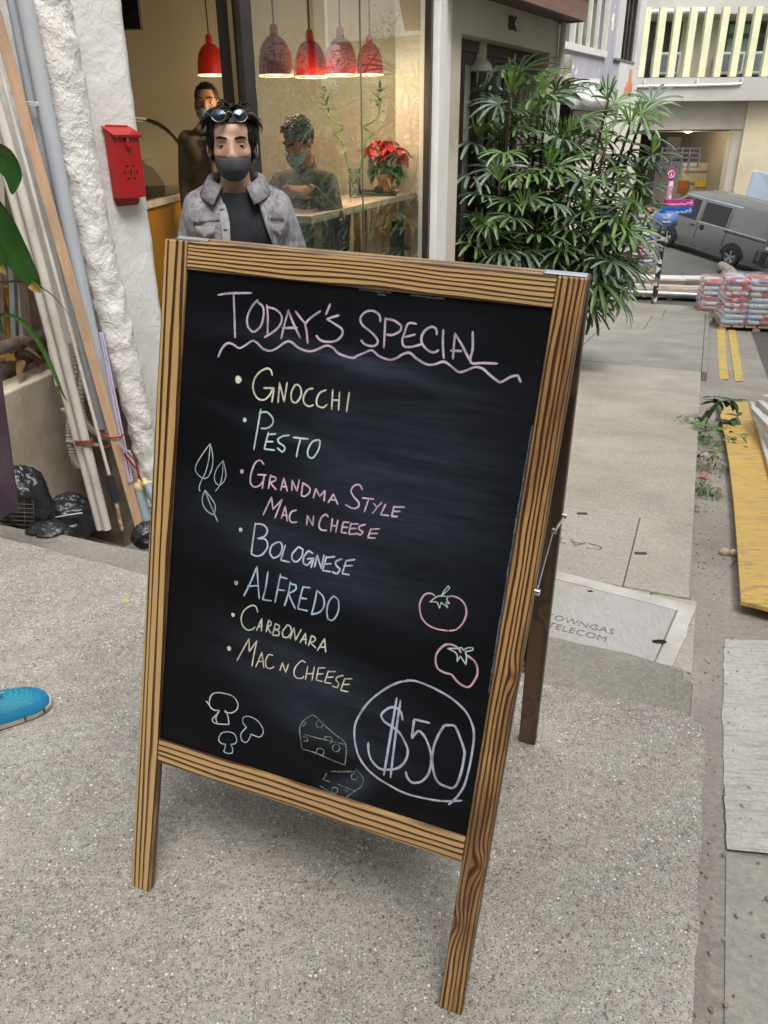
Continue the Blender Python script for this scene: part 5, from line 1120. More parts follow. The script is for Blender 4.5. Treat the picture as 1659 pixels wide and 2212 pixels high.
jk = b.build('denim_jacket', denim, man); remesh(jk, .0055, 7)
Mi = Mp.inverted(); bmj = bmesh.new(); bmj.from_mesh(jk.data); dele = []
for f_ in bmj.faces:
    l = Mi @ f_.calc_center_median(); z = l.z
    xl = -.022 - .034 * max(0, min(1, (z - 1.33) / .09)); xr = .074 + .30 * max(0, 1.41 - z)
    if l.y < .0 and xl < l.x < min(xr, .125) and z < 1.45: dele.append(f_)
    elif z > 1.425 and abs(l.x) < .110: dele.append(f_)
bmesh.ops.delete(bmj, geom=dele, context='FACES'); trim(bmj); bmj.to_mesh(jk.data); bmj.free()
sol = jk.modifiers.new('s', 'SOLIDIFY'); sol.thickness = .0035; sol.offset = -1
# collar
for q in (-1, 1):
    mm = MB(); rows = []
    for i in range(13):
        t_ = i / 12; a = R(-62 + 150 * t_) if q > 0 else R(180 + 62 - 150 * t_)
        rin = .073; ro = .112 + .028 * max(0, 1 - t_ * 2.2); hi = 1.474 - .040 * max(0, 1 - t_ * 2.0); lo_ = 1.440 - .060 * max(0, 1 - t_ * 1.8)
        ca, sa = math.cos(a), math.sin(a); rows.append([Pp(ca * rin * 1.05, sa * rin + .012, hi - .03), Pp(ca * (rin + .006) * 1.05, sa * (rin + .006) + .012, hi), Pp(ca * (rin + .022) * 1.05, sa * (rin + .022) + .010, hi + .002 - .01), Pp(ca * ro * 1.08, sa * ro + .004, lo_)])
    mm.grid(rows); o_ = mm.build('collar', denim, man, smooth=True); so_ = o_.modifiers.new('s', 'SOLIDIFY'); so_.thickness = .005
# plackets, yoke seam, pocket flaps, buttons
bvh_src = jk
from mathutils.bvhtree import BVHTree
dg = bpy.context.evaluated_depsgraph_get(); bvj = BVHTree.FromObject(jk, dg)
def onjk(x, z, off=.002):
    o3 = Mp @ Vector((x, -.6, z)); dr3 = (Mp.to_3x3() @ Vector((0, 1, 0))); h_ = bvj.ray_cast(o3, dr3); p = h_[0] if h_[0] is not None else Mp @ Vector((x, -.12, z)); return p - dr3 * off
nf = -(Mp.to_3x3() @ Vector((0, 1, 0)))
def band(pts, w_, mt, nm, th=.0016):
    mm = MB(); strip_mesh(mm, [onjk(x, z) for x, z in pts], w_, nf, th); return mm.build(nm, mt, man, smooth='auto')
band([(-.048, 1.375), (-.036, 1.33), (-.035, 1.25), (-.036, 1.08)], .028, denim_l, 'placket'); band([(.090, 1.385), (.112, 1.32), (.134, 1.25), (.134, 1.08)], .012, denim_l, 'placket')
band([(-.150, 1.318), (-.12, 1.322), (-.055, 1.328)], .007, denim_d, 'yoke_seam', .0022); band([(.112, 1.332), (.14, 1.330), (.168, 1.326)], .007, denim_d, 'yoke_seam', .0022)
for (xa, xb, zt_, dz_) in ((-.142, -.076, 1.310, 1), (.126, .170, 1.314, 1)):
    mm = MB(); rows = []
    for i in range(9):
        u = i / 8; x = xa + (xb - xa) * u; low = zt_ - .022 - .018 * (1 - abs(2 * u - 1)); rows.append([onjk(x, zt_, .003), onjk(x, (zt_ + low) / 2, .006), onjk(x, low, .006), onjk(x, low, .001)])
    mm.grid(rows); fl_ = mm.build('pocket_flap', denim_l, man, smooth=True)
    mm = MB(); strip_mesh(mm, [onjk(xa + (xb - xa) * u, zt_ - .024 - .018 * (1 - abs(2 * u - 1)), .005) for u in (0, .25, .5, .75, 1)], .004, nf, .001); mm.build('flap_seam', denim_d, fl_)
for (x, z) in ((-.045, 1.362), (-.037, 1.300), (-.036, 1.240), (-.036, 1.18), (-.110, 1.278), (.150, 1.280)):
    mm = MB(); mm.lathe([(0, .004), (.006, .003), (.0075, 0)], o=onjk(x, z, .003), ax=nf, n=14); mm.build('button', galv, man, smooth=True)
for q in (-1, 1):
    mm = MB(); P = [arm[q][0] + Vector((q * .012 + .058 * math.cos(a) * .35 * -q, .060 * math.sin(a) * -1, .058 * math.cos(a) + .006)) for a in [R(-70 + 17 * i) for i in range(10)]]; mm.tube(P, .003, 6); mm.build('shoulder_seam', denim_d, man, smooth=True)
mm = MB(); mm.tube(spline([onjk(.108, 1.375, .004), onjk(.124, 1.30, .006), onjk(.128, 1.20, .005)], 6), .0022, 6); mm.build('drawcord', denim_l, man)
mm = MB(); mm.tube([Pp(math.cos(a) * .080, math.sin(a) * .078 + .018, 1.432 + .026 * math.sin(a)) for a in [2 * math.pi * i / 30 for i in range(31)]], .0055, 8); mm.build('shirt_neckband', M('black_cotton', (.012,) * 3), tee, smooth=True)
fmask = M('charcoal_foam_mask', (.048, .048, .056), (.055, .055, .064), scale=20, rough=.8, bump=.15, bs=400, bd=.001)
face(man, H, 1.0, fmask, 'foam', skin1)
hair(man, H, 1.02, hair_m, 2100, 1.25, .8, random.Random(5), front=.076, sides=-.06)
mm = MB(); mm.tube(spline([H @ (Vector(c) * 1.0) for c in ((0, -.122, -.040), (0, -.126, -.055), (0, -.112, -.085), (0, -.085, -.112))], 4), .0012, 6); mm.build('mask_seam', M('mask_seam_dark', (.03, .03, .033), rough=.8), man)
# sunglasses pushed up on the hair
sg = empty('sunglasses', H @ Vector((0, -.09, .115)), 'round metal-framed sunglasses pushed up on the young man’s hair', 'sunglasses')
sg['label'] = 'round metal-framed sunglasses resting on the black hair of the young man'
gold = M('thin_gold_frame', (.42, .38, .32), rough=.25, metal=1.0); lens_m = M('mirror_lens', (.10, .13, .19), (.015, .018, .025), scale=26, rough=.08, metal=.85)
for q in (-1, 1):
    Mg = H @ Matrix.Translation(Vector((q * .034 + .002, -.112, .106))) @ Matrix.Rotation(R(72), 4, 'X') @ Matrix.Rotation(R(q * 10), 4, 'Y')
    ringp = [Mg @ Vector((.0225 * math.cos(a) * (1 + .04 * math.cos(4 * a)), .0205 * math.sin(a), 0)) for a in [2 * math.pi * i / 28 for i in range(29)]]
    mm = MB(); mm.tube(ringp, .0012, 6, caps=False); mm.build('rim', gold, sg, smooth=True)
    mm = MB(); rows = [[Mg @ Vector((.022 * r_ * math.cos(a), .020 * r_ * math.sin(a), .004 * (1 - r_ * r_))) for a in [2 * math.pi * i / 24 for i in range(24)]] for r_ in (.02, .5, 1)]; mm.grid(rows, close=True); mm.build('lens', lens_m, sg, smooth=True)
    mm = MB(); mm.tube(spline([H @ Vector(c) for c in ((q * .061, -.114, .114), (q * .082, -.085, .110), (q * .100, -.01, .07), (q * .098, .03, .04))], 5), .0016, 6); mm.build('temple_arm', gold, sg)
mm = MB(); mm.tube(spline([H @ Vector(c) for c in ((-.008, -.120, .116), (.002, -.124, .120), (.011, -.120, .116))], 4), .0016, 6); mm.build('bridge', gold, sg)

# ---------------- man standing inside the cafe
SF = FZ; p0 = atY(447, 222, 6.15); sc_ = (p0.z - SF) / 1.60
M2 = Matrix.Translation((p0.x, 6.15, SF)) @ Matrix.Rotation(R(4), 4, 'Z') @ Matrix.Scale(sc_, 4)
man2 = empty('person', (p0.x, 6.15, SF), 'man with cropped hair, pale blue mask and olive grey coat standing inside the cafe doorway', 'person')
Q2 = lambda *p: M2 @ Vector(p); H2 = M2 @ Matrix.Translation((0, 0, 1.594))
b = MB(); head_vol(b, H2, 1.04); torso(b, -.004, Mx=M2); b.cone(Q2(0, .015, 1.36), Q2(0, .004, 1.505), .056, .05, 14, 4); arm2 = {}
for q in (-1, 1):
    s_, e_, w_ = Q2(q * .158, .012, 1.37), Q2(q * .20, .03, 1.10), Q2(q * .20, -.06, .87); arm2[q] = (s_, e_, w_); limb(b, [s_, e_, w_], [.048, .038, .026]); hand_vol(b, frame((w_ - e_), None, (q, 0, 0), w_), .98, .4, -q)
    limb(b, [Q2(q * .085, .01, .9), Q2(q * .1, 0, .49), Q2(q * .1, .03, .08)], [.08, .055, .038]); b.cone(Q2(q * .1, .03, .08), Q2(q * .11, -.11, .035), .038, .03, 10, 4)
remesh(b.build('body', skin2, man2), .009, 4)
b = MB(); torso(b, .03, Mx=M2); b.cone(Q2(0, .02, .62), Q2(0, .01, 1.0), .17, .15, 16, 4)
for q in (-1, 1): limb(b, [arm2[q][0], arm2[q][1], arm2[q][2] + (arm2[q][1] - arm2[q][2]) * .15], [.07, .06, .048])
b.cone(Q2(0, .02, 1.39), Q2(0, .02, 1.45), .085, .068, 16, 4)
remesh(b.build('coat', M('olive_grey_coat', (.20, .185, .14), (.15, .14, .11), scale=12, rough=.9, bump=.4, bs=25, bd=.01), man2), .011, 5)
b = MB()
for k, x in enumerate((.015, .045, .075)): b.cone(Q2(x, -.135, 1.40 - .01 * k), Q2(x + .015, -.150, .98), .020, .024, 8, 3)
b.cone(Q2(-.06, -.07, 1.44), Q2(.06, -.09, 1.43), .03, .03, 10, 3); remesh(b.build('scarf', M('pale_scarf', (.36, .34, .29), (.26, .25, .21), scale=40, rough=.9), man2), .009, 3)
b = MB()
for q in (-1, 1): limb(b, [Q2(q * .085, .01, .9), Q2(q * .1, 0, .49), Q2(q * .1, .03, .1)], [.09, .068, .058])
remesh(b.build('trousers', M('dark_trousers', (.03,) * 3), man2), .012, 3)
surg = M('surgical_mask_blue', (.30, .50, .56), (.26, .45, .52), scale=14, rough=.8, bump=.2)
face(man2, H2, 1.04, surg, 'surgical', skin2); hair(man2, H2, 1.03, hair_m, 260, .25, .05, random.Random(8), front=.075, sides=.012, fringe=False)

# ---------------- man seated at the window bar
p0 = atY(645, 300, 5.75); SZ = p0.z
man3 = empty('person', (p0.x, 5.9, FZ), 'man in dark jacket and blue mask sitting bent over the window bar behind the glass', 'person')
Ms = Matrix.Translation((p0.x + .02, 5.92, 0)) @ Matrix.Rotation(R(-14), 4, 'Z')
S3 = lambda *p: Ms @ Vector(p)
H3 = Matrix.Translation((p0.x, 5.72, p0.z - .01)) @ Matrix.Rotation(R(-38), 4, 'Z') @ Matrix.Rotation(R(32), 4, 'X') @ Matrix.Rotation(R(8), 4, 'Y')
hz = p0.z; b = MB(); head_vol(b, H3, 1.12); nk = S3(.02, -.06, hz - .17); limb(b, [H3 @ Vector((0, .03, -.04)), nk], [.06, .062])
def torso3(mb, g):
    mb.cone(S3(0, -.02, hz - .36), S3(.0, .06, hz - .62), .155 + g, .15 + g, 18, 5); mb.cone(S3(-.10, -.04, hz - .27), S3(.12, -.04, hz - .27), .075 + g, .075 + g, 14, 4); mb.cone(S3(.0, .06, hz - .6), S3(0, .12, hz - .78), .15 + g, .15 + g, 16, 4)
torso3(b, -.01); arm3 = {}
hc = atY(645, 408, 5.42)
for q in (-1, 1):
    s_ = S3(q * .17, -.03, hz - .27); e_ = S3(q * .27, -.18, hz - .50); w_ = hc + Vector((q * .075, .06, .0)); arm3[q] = (s_, e_, w_); limb(b, [s_, e_, w_], [.05, .04, .028])
    d_ = Vector((-q * .9, -.35, -.1)); hand_vol(b, frame(d_, None, (0, -.5, 1), w_), 1.05, .5, q)
    limb(b, [S3(q * .09, .1, hz - .80), S3(q * .12, -.28, hz - .78), S3(q * .12, -.22, FZ + .12)], [.085, .06, .04]); b.cone(S3(q * .12, -.22, FZ + .11), S3(q * .12, -.36, FZ + .05), .04, .035, 10, 4)
remesh(b.build('body', skin3, man3), .008, 4)
b = MB(); torso3(b, .02); b.cone(nk + Vector((0, .02, -.02)), nk + Vector((0, .01, .03)), .085, .075, 16, 4)
for q in (-1, 1): limb(b, [arm3[q][0], arm3[q][1], arm3[q][2] + (arm3[q][1] - arm3[q][2]) * .12], [.075, .062, .046])
remesh(b.build('jacket', M('charcoal_jacket', (.085, .095, .10), (.055, .062, .068), scale=14, rough=.85, bump=.5, bs=22, bd=.012), man3), .010, 5)
b = MB()
for q in (-1, 1): limb(b, [S3(q * .09, .1, hz - .80), S3(q * .12, -.28, hz - .78), S3(q * .12, -.22, FZ + .14)], [.10, .08, .06])
remesh(b.build('trousers', M('dark_trousers', (.03,) * 3), man3), .012, 3)
face(man3, H3, 1.12, surg, 'surgical', skin3); hair(man3, H3, 1.13, hair_g, 900, .85, .4, random.Random(9), front=.050, sides=-.045)
st_ = empty('bar_stool', S3(0, .08, FZ), 'bar stool under the seated man', 'stool'); sh_z = hz - .90
mm = MB(); mm.lathe([(0, 0), (.17, 0), (.18, .02), (.17, .045), (0, .05)], o=S3(0, .08, sh_z - .045), n=24); mm.build('seat', legw, st_, smooth='auto')
for a in range(4):
    c_, s__ = math.cos(a * 1.5708 + .78), math.sin(a * 1.5708 + .78); mm = MB(); mm.cone(S3(c_ * .1, .08 + s__ * .1, sh_z - .05), S3(c_ * .2, .08 + s__ * .2, FZ + .012), .016, .012, 8, 3); mm.build('leg', legw, st_, smooth=True)

# ================================================================== down the street
# ---- old building with the brown balcony (number over the door)
beige = M('beige_render', (.50, .46, .39), (.42, .385, .32), scale=1.2, rough=.85, stretch=(1, 1, .25), dirt=(.34, .30, .24), dscale=1.1, bump=.15)
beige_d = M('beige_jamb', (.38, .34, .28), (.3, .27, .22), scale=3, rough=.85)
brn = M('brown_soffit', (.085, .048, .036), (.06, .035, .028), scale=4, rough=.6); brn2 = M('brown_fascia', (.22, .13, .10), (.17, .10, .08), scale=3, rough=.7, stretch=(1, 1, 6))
dwood = M('dark_door_wood', (.055, .026, .016), (.035, .018, .012), scale=12, rough=.5, stretch=(4, 4, .5)); dglass = M('frosted_door_glass', (.36, .40, .37), (.30, .34, .31), scale=2, rough=.25)
KD = Vector((math.sin(R(33)), math.cos(R(33)), 0)); KN = Vector((KD.y, -KD.x, 0)); K1 = Vector((PIER.x - .02, PIER.y - .05, 0)); 
def kp(x, y, n=0.0): return onpl(x, y, K1 + KN * n, KN)
def kt(x, y): return (kp(x, y) - K1).dot(KD)
def kpt(t_, z, n=0.0): return zz(K1 + KD * t_ + KN * n, z)
def kbox(mb, t0, t1, z0, z1, n0, n1):
    vs_ = [kpt(t_, z, n) for t_ in (t0, t1) for z in (z0, z1) for n in (n0, n1)]; return mb.add(vs_, [(0, 1, 3, 2), (4, 6, 7, 5), (0, 4, 5, 1), (2, 3, 7, 6), (0, 2, 6, 4), (1, 5, 7, 3)])
hb = empty('old_shophouse', kpt(1.5, -.6), 'beige rendered house with recessed timber doors under a brown balcony, behind the palms', 'building')
tL = kt(997, 90); tR = kt(1188, 108); zL = (kp(997, 74).z + kp(1188, 112).z) / 2; tE = kt(1206, 110)
m = MB(); kbox(m, -.2, tE, zL, 6.0, -.12, 0); kbox(m, -.2, tL, -1.5, zL, -.12, 0); kbox(m, tR, tE, -1.5, zL, -.12, 0); m.build('front_wall', beige, hb)
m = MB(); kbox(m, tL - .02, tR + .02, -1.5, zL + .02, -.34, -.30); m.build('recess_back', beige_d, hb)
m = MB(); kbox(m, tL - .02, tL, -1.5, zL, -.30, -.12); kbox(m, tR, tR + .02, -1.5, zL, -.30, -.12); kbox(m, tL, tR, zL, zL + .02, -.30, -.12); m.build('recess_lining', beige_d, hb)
nD = 5; wD = (tR - .28 - tL - .02) / nD
for i in range(nD):
    a = tL + .02 + i * wD; d_ = MB(); 
    for (u0, u1, z0, z1) in ((0, .09, -1.4, zL - .10), (wD - .09, wD - .01, -1.4, zL - .10), (.09, wD - .09, -1.4, -.6), (.09, wD - .09, zL - .20, zL - .10), (.09, wD - .09, .35, .45)): kbox(d_, a + u0, a + u1, z0, z1, -.26, -.20)
    dd_ = d_.build('door_leaf', dwood, hb)
    m = MB(); kbox(m, a + .09, a + wD - .09, -.6, .35, -.24, -.23); kbox(m, a + .09, a + wD - .09, .45, zL - .20, -.24, -.23); m.build('door_glass', dglass, dd_)
m = MB(); kbox(m, tL, tR, zL - .10, zL - .002, -.28, -.18); m.build('door_head', dwood, hb)
# balcony: soffit, fascia and moulded cap
zB = kp(1207, 48).z; prj = (onpl(1269, 48, (0, 0, zB), (0, 0, 1)) - kp(1207, 48)).dot(KN)
tB = kt(1207, 48)
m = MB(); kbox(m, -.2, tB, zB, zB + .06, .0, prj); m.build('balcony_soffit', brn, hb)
m = MB(); kbox(m, -.2, tB + .02, zB - .015, zB + .24, prj, prj + .05); kbox(m, tB, tB + .05, zB - .015, zB + .24, 0, prj); m.build('balcony_fascia', brn2, hb)
m = MB(); kbox(m, -.2, tB + .10, zB + .24, zB + .30, -.02, prj + .10); m.build('balcony_cap', brn, hb, bevel=.01)
m = MB(); kbox(m, -.2, tB, zB + .30, zB + 1.2, prj - .04, prj); m.build('balcony_parapet', brn2, hb)
numc = kp(1107, 52, .004); Wn = Matrix(((KD.x, 0, KN.x, numc.x), (KD.y, 0, KN.y, numc.y), (0, 1, 0, numc.z), (0, 0, 0, 1)))
text_mesh('8K', .17, Wn, 'house_number', M('painted_black', (.03, .028, .025), rough=.7), hb, .006, bold=.004)
# conduit down the corner
m = MB(); m.tube([kpt(tE - .03, 2.6, .05), kpt(tE - .03, -.5, .05)], .035, 10); m.build('downpipe', M('pale_pipe', (.55, .53, .5), (.4, .36, .3), scale=20, rough=.6), hb)
# caged bulkhead lamps on brackets
lampb = M('weathered_lamp_metal', (.30, .28, .25), (.20, .17, .14), scale=25, rough=.6, metal=.3); lampg = M('lamp_glass_green', (.08, .11, .09), rough=.15)
def caged(p, s, armdir, label, mt):
    L = empty('caged_lamp', p, label, 'lamp', 'caged outdoor lamps'); p = Vector(p); S_ = lambda x, y, z: p + Vector((x, y, z)) * s
    m = MB(); m.lathe([(.0, .30), (.085, .30), (.10, .27), (.10, .06), (.14, .03), (.165, -.01), (.165, -.05), (.14, -.06), (0, -.06)], M=Matrix.Translation(p) @ Matrix.Scale(s, 4), n=22); m.build('housing', mt, L, smooth='auto')
    m = MB(); m.ball((0, 0, -.06), (.115, .115, .13), 18, 10, Matrix.Translation(p) @ Matrix.Scale(s, 4)); m.build('globe', lampg, L, smooth=True)
    for k in range(4):
        a = k * math.pi / 4; m = MB(); m.tube([S_(.15 * math.cos(a) * math.cos(t_), .15 * math.sin(a) * math.cos(t_), -.06 - .15 * math.sin(t_)) for t_ in [math.pi * i / 14 for i in range(15)]], .008 * s, 6); m.build('cage_wire', mt, L, smooth=True)
    ad = Vector(armdir); m = MB(); m.tube(spline([p + Vector((0, 0, .17)) * s, p + ad * .5 + Vector((0, 0, .04)), p + ad + Vector((0, 0, .10))], 5), .018 * s, 8); m.beam(p + ad + Vector((0, 0, -.12)) * s, p + ad + Vector((0, 0, .34)) * s, .05 * s, .03 * s, (1, 0, 0)); m.build('bracket', lampb, L)
q = atY(1029, 138, 9.0); caged(q - Vector((0, 0, .02)), 1.0, (-.34, .16, 0), 'large pale caged lamp above the palms beside the white pier', M('pale_lamp_paint', (.48, .45, .40), (.38, .35, .3), scale=20, rough=.6))
q = atY(1219, 168, 12.6); caged(q, .92, (-.30, .05, .0), 'smaller brownish caged lamp at the corner of the beige house', lampb)
# ---- lilac-grey house and white house beyond
P2 = Vector((3.2, 15.0, 0)); PD = Vector((.568, .823, 0)); PN_ = Vector((.823, -.568, 0))
def pp2(x, y, n=0.0): return onpl(x, y, P2 + PN_ * n, PN_)
def tbox(mb, a, b, z0, z1, n0, n1, D_=PD, N_=PN_, O_=P2):
    vs_ = [zz(O_ + D_ * t_ + N_ * n, z) for t_ in (a, b) for z in (z0, z1) for n in (n0, n1)]; return mb.add(vs_, [(0, 1, 3, 2), (4, 6, 7, 5), (0, 4, 5, 1), (2, 3, 7, 6), (0, 2, 6, 4), (1, 5, 7, 3)])
def tt(x, y): return (pp2(x, y) - P2).dot(PD)
t = NT('lilac_grey_paint'); o = t.tc('Object'); n1 = t.noise(o, 1.6, 5, .65); n2 = t.noise(t.mapping(o, (1, 1, .15)), 5, 4)
c_ = t.mix(t.ramp(n2, [(.35, 0.0), (.7, 1.0)]), (.36, .355, .42), (.43, .42, .46)); fl_ = t.ramp(t.noise(t.mapping(o, (1.4, 1.4, .8)), 2.3, 4, .6), [(.64, 0.0), (.66, 1.0)]); c_ = t.mix(fl_, c_, (.85, .85, .84))
lil_m = t.fin(c_, .85)
whp = M('white_paint_wall', (.66, .65, .64), (.58, .57, .55), scale=1.5, rough=.85, stretch=(1, 1, .3), dirt=(.5, .46, .42), dscale=.8)
lh = empty('lilac_house', zz(P2 + PD * 1, -1.2), 'lilac-grey painted house with a white framed barred window and flaking paint', 'building')
ta = tt(1207, 110); tb = tt(1338, 120); tw0 = tt(1218, 90); tw1 = tt(1306, 100); zw = (pp2(1218, 88).z + pp2(1303, 112).z) / 2
m = MB(); tbox(m, ta - .6, tb, -2, zw, -.3, 0); tbox(m, ta - .6, tw0, zw, 7, -.3, 0); tbox(m, tw1, tb, zw, 7, -.3, 0); m.build('front_wall', lil_m, lh)
wf = M('white_window_frame', (.72, .71, .67), (.62, .6, .55), scale=6, rough=.6); dkg = M('dim_window_glass', (.13, .14, .11), (.22, .23, .17), scale=1.1, rough=.12, lo=.42, hi=.58)
win = MB(); tbox(win, tw0 - .03, tw1 + .05, zw - .10, zw, -.05, .05); wo_ = win.build('window_frame', wf, lh)
m = MB(); tbox(m, tw0, tw1, zw, 6, -.2, -.18); m.build('window_pane', dkg, lh)
for i in range(6):
    a = tw0 + (tw1 - tw0) * i / 5; m = MB(); tbox(m, a - .022, a + .022, zw, 6, -.06, .0 + (.03 if i in (1, 5) else 0)); m.build('window_bar', wf, lh)
m = MB(); tbox(m, tw0 + (tw1 - tw0) * .02, tw1, zw + .95, zw + 1.0, -.1, -.05); m.build('window_transom', wf, lh)
wh = empty('white_house', zz(P2 + PD * 3.4, -1.4), 'white painted house front with a tall black slatted opening, next to the lilac house', 'building')
t0 = tb; t1 = tt(1381, 120); tl0 = tt(1326, 110); tl1 = tt(1369, 118); zl = (pp2(1326, 132).z + pp2(1363, 137).z) / 2
m = MB(); tbox(m, t0, t1, -2.2, zl, -.3, .03); tbox(m, t0, tl0, zl, 7, -.3, .03); tbox(m, tl1, t1, zl, 7, -.3, .03); m.build('front_wall', whp, wh)
m = MB(); tbox(m, tl0, tl1, zl, 7, -.28, -.25); m.build('opening_back', blk, wh)
louv = M('louvre_black', (.04, .038, .035), (.08, .075, .065), scale=4, rough=.4, metal=.4)
for i in range(6):
    a = tl0 + (tl1 - tl0) * (i + .4) / 6; m = MB(); tbox(m, a - .05, a + .03, zl + .02, 6.8, -.16, -.05 + .01 * i); m.build('louvre', louv, wh)
m = MB(); tbox(m, tl0, tl1, zl, zl + .04, -.1, .04); m.build('opening_sill', galv, wh)
# orange mosaic creature left out as a picture; only its loose square tiles pattern of plain blocks
oz = M('orange_tile', (.78, .33, .20), (.70, .28, .17), scale=8, rough=.5)
for (x, y) in ((1362, 172), (1361, 182), (1361, 192), (1355, 200), (1363, 203), (1351, 211), (1359, 213)):
    c = pp2(x, y - 14, .035); m = MB(); tc_ = (c - P2).dot(PD); tbox(m, tc_ - .075, tc_ + .075, c.z - .07, c.z + .07, .03, .04); m.build('wall_tile', oz, wh)
# awning on the white house, camera housing, dark doorway
aw = M('grey_canvas', (.50, .48, .46), (.42, .40, .385), scale=4, rough=.8, bump=.2, bs=10)
a0 = atY(1196, 178, 14.4); a1 = atY(1290, 166, 16.2); f0 = atY(1238, 212, 14.1); f1 = atY(1336, 224, 16.0)
m = MB(); m.grid([[a0.lerp(a1, i / 6), f0.lerp(f1, i / 6) + Vector((0, 0, .02 * math.sin(i * 2))), f0.lerp(f1, i / 6) - Vector((0, 0, .16))] for i in range(7)]); m.add([a0, f0, f0 - Vector((0, 0, .16))], [(0, 1, 2)])
awn = m.build('canvas_awning', aw, None, smooth='auto'); awn.modifiers.new('s', 'SOLIDIFY').thickness = .01; tag(awn, 'pale grey canvas awning over the door of the lilac house', 'awning')
m = MB(); m.tube([atY(1262, 178, 15.0), atY(1300, 230, 14.9)], .012, 6); tag(m.build('awning_arm', galv, None), 'thin metal arm hanging from the canvas awning', 'awning arm')
m = MB(); tbox(m, tt(1196, 200), tt(1232, 210), -1.6, pp2(1215, 186).z, 0, .02); tag(m.build('dark_doorway', blk, None), 'dark doorway under the canvas awning', 'doorway')
c = atY(1214, 196, 13.6); m = MB(); m.beam(c + Vector((-.12, 0, .03)), c + Vector((.20, -.05, -.03)), .13, .13); m.build; cam_ = m.build('security_camera', M('camera_white', (.62, .61, .55), rough=.5), None, bevel=.02); tag(cam_, 'small cream box camera under the brownish lamp', 'camera')
# low shop floor beyond, pale cream, seen between the palm leaves
sw = M('pale_cream_wall', (.74, .70, .60), (.66, .62, .52), scale=1, rough=.85)
m = MB(); tbox(m, tt(1232, 230), tt(1381, 240), -2.2, pp2(1300, 232).z - .1, .05, .10); tag(m.build('shop_wall', sw, None), 'cream ground floor wall seen between the palm leaves', 'wall')

# ---- far building with yellow fins, garage opening below
YF = 36.0
fb = empty('fin_building', (16, YF, -2.3), 'grey concrete building with yellow-green vertical fins and a garage opening at street level', 'building')
far_c = M('far_concrete', (.47, .46, .43), (.40, .39, .36), scale=.5, rough=.9, stretch=(1, 1, .25), dirt=(.33, .32, .29), dscale=.45, detail=8); far_b = M('far_beige', (.50, .46, .38), (.43, .40, .33), scale=.5, rough=.9, dirt=(.34, .30, .24), dscale=.3, detail=8)
def fx(x, y=150): return atY(x, y, YF).x
def fz(y, x=1520): return atY(x, y, YF).z
def fbox(name, x0, x1, z0, z1, y0, y1, mt, parent=fb, bevel=0):
    m = MB(); m.box(((x0 + x1) / 2, (y0 + y1) / 2, (z0 + z1) / 2), (abs(x1 - x0), abs(y1 - y0), abs(z1 - z0))); return m.build(name, mt, parent, bevel=bevel)
XL = fx(1370) - 2; XR = fx(1659) + 9
zt1 = fz(30); zs = fz(171); zb1 = fz(220); zb2 = fz(280)
fbox('upper_wall', XL, XR, zt1, zt1 + 7, YF, YF + .4, far_c); fbox('balcony_slab', XL, XR, zb1, zs, YF - .9, YF + .4, far_c); fbox('lintel_wall', XL, XR, zb2, zb1 - .003, YF - .25, YF + .1, far_b)
fbox('recess_wall', XL, XR, zs, zt1, YF + .9, YF + 1.0, far_b); fbox('recess_soffit', XL, XR, zt1, zt1 + .05, YF + .4, YF + .95, far_b)
finm = M('yellow_green_fin', (.64, .65, .43), (.56, .57, .38), scale=2, rough=.7)
for x in (1391, 1424, 1457, 1490, 1524, 1558, 1593, 1627, 1662, 1697):
    p = atY(x - (1524 - x) * 0, 100, YF - .6); m = MB(); m.box((p.x, YF - .5, (zs + zt1) / 2 + .1), (.27, .24, zt1 - zs + .12)); m.build('fin', finm, fb)
wdk = M('bronze_window_frame', (.06, .04, .032), rough=.6); wgl = M('green_window_glass', (.13, .20, .165), (.19, .27, .22), scale=.7, rough=.15); shade = M('dim_room', (.03, .03, .025), rough=.9)
def far_window(x0, x1, rows_, cols, y0=30, y1=171, acs=()):
    X0, X1 = fx(x0), fx(x1); Z0, Z1 = zs + .02, zt1 - .15; wv = fbox('window_frame', X0, X1, Z0, Z1, YF + .86, YF + .9, wdk)
    for i in range(cols):
        for (f0_, f1_) in rows_:
            xa = X0 + (X1 - X0) * (i / cols) + .10; xb = X0 + (X1 - X0) * ((i + 1) / cols) - .10; za = Z0 + (Z1 - Z0) * f0_ + .07; zb_ = Z0 + (Z1 - Z0) * f1_ - .07
            m = MB(); m.box(((xa + xb) / 2, YF + .85, (za + zb_) / 2), (xb - xa, .02, zb_ - za)); m.build('pane', wgl if (i + int(f0_ * 9)) % 4 else shade, wv)
far_window(1380, 1477, ((0, .22), (.24, .74), (.76, .98)), 3); far_window(1574, 1664, ((0, .22), (.24, .74), (.76, .98)), 3); far_window(1668, 1740, ((0, .22), (.24, .98)), 2)
acw = M('ac_white', (.66, .67, .66), rough=.5); acg = M('ac_grille', (.12, .16, .17), (.2, .24, .25), scale=2, rough=.5, stretch=(1, 1, 14))
for (x, y, lb_) in ((1437, 138, 'window air conditioner in the left window of the fin building'), (1574, 137, 'window air conditioner in the middle of the fin building, behind two fins'), (1640, 136, 'window air conditioner at the right photo edge on the fin building')):
    c = atY(x, y, YF + .5); A = empty('air_conditioner', c, lb_, 'air conditioner', 'window air conditioners'); m = MB(); m.box(tuple(c), (1.05, .55, .78)); m.build('casing', acw, A, bevel=.03); m = MB(); m.box((c.x, c.y - .28, c.z), (.86, .02, .60)); m.build('grille', acg, A)
    for q in (-1, 1): m = MB(); m.tube([c + Vector((q * .4, -.25, -.4)), c + Vector((q * .45, .35, -.85))], .02, 6); m.build('bracket_bar', galv, A)
pw = M('white_drain_pipe', (.72, .72, .70), rough=.5)
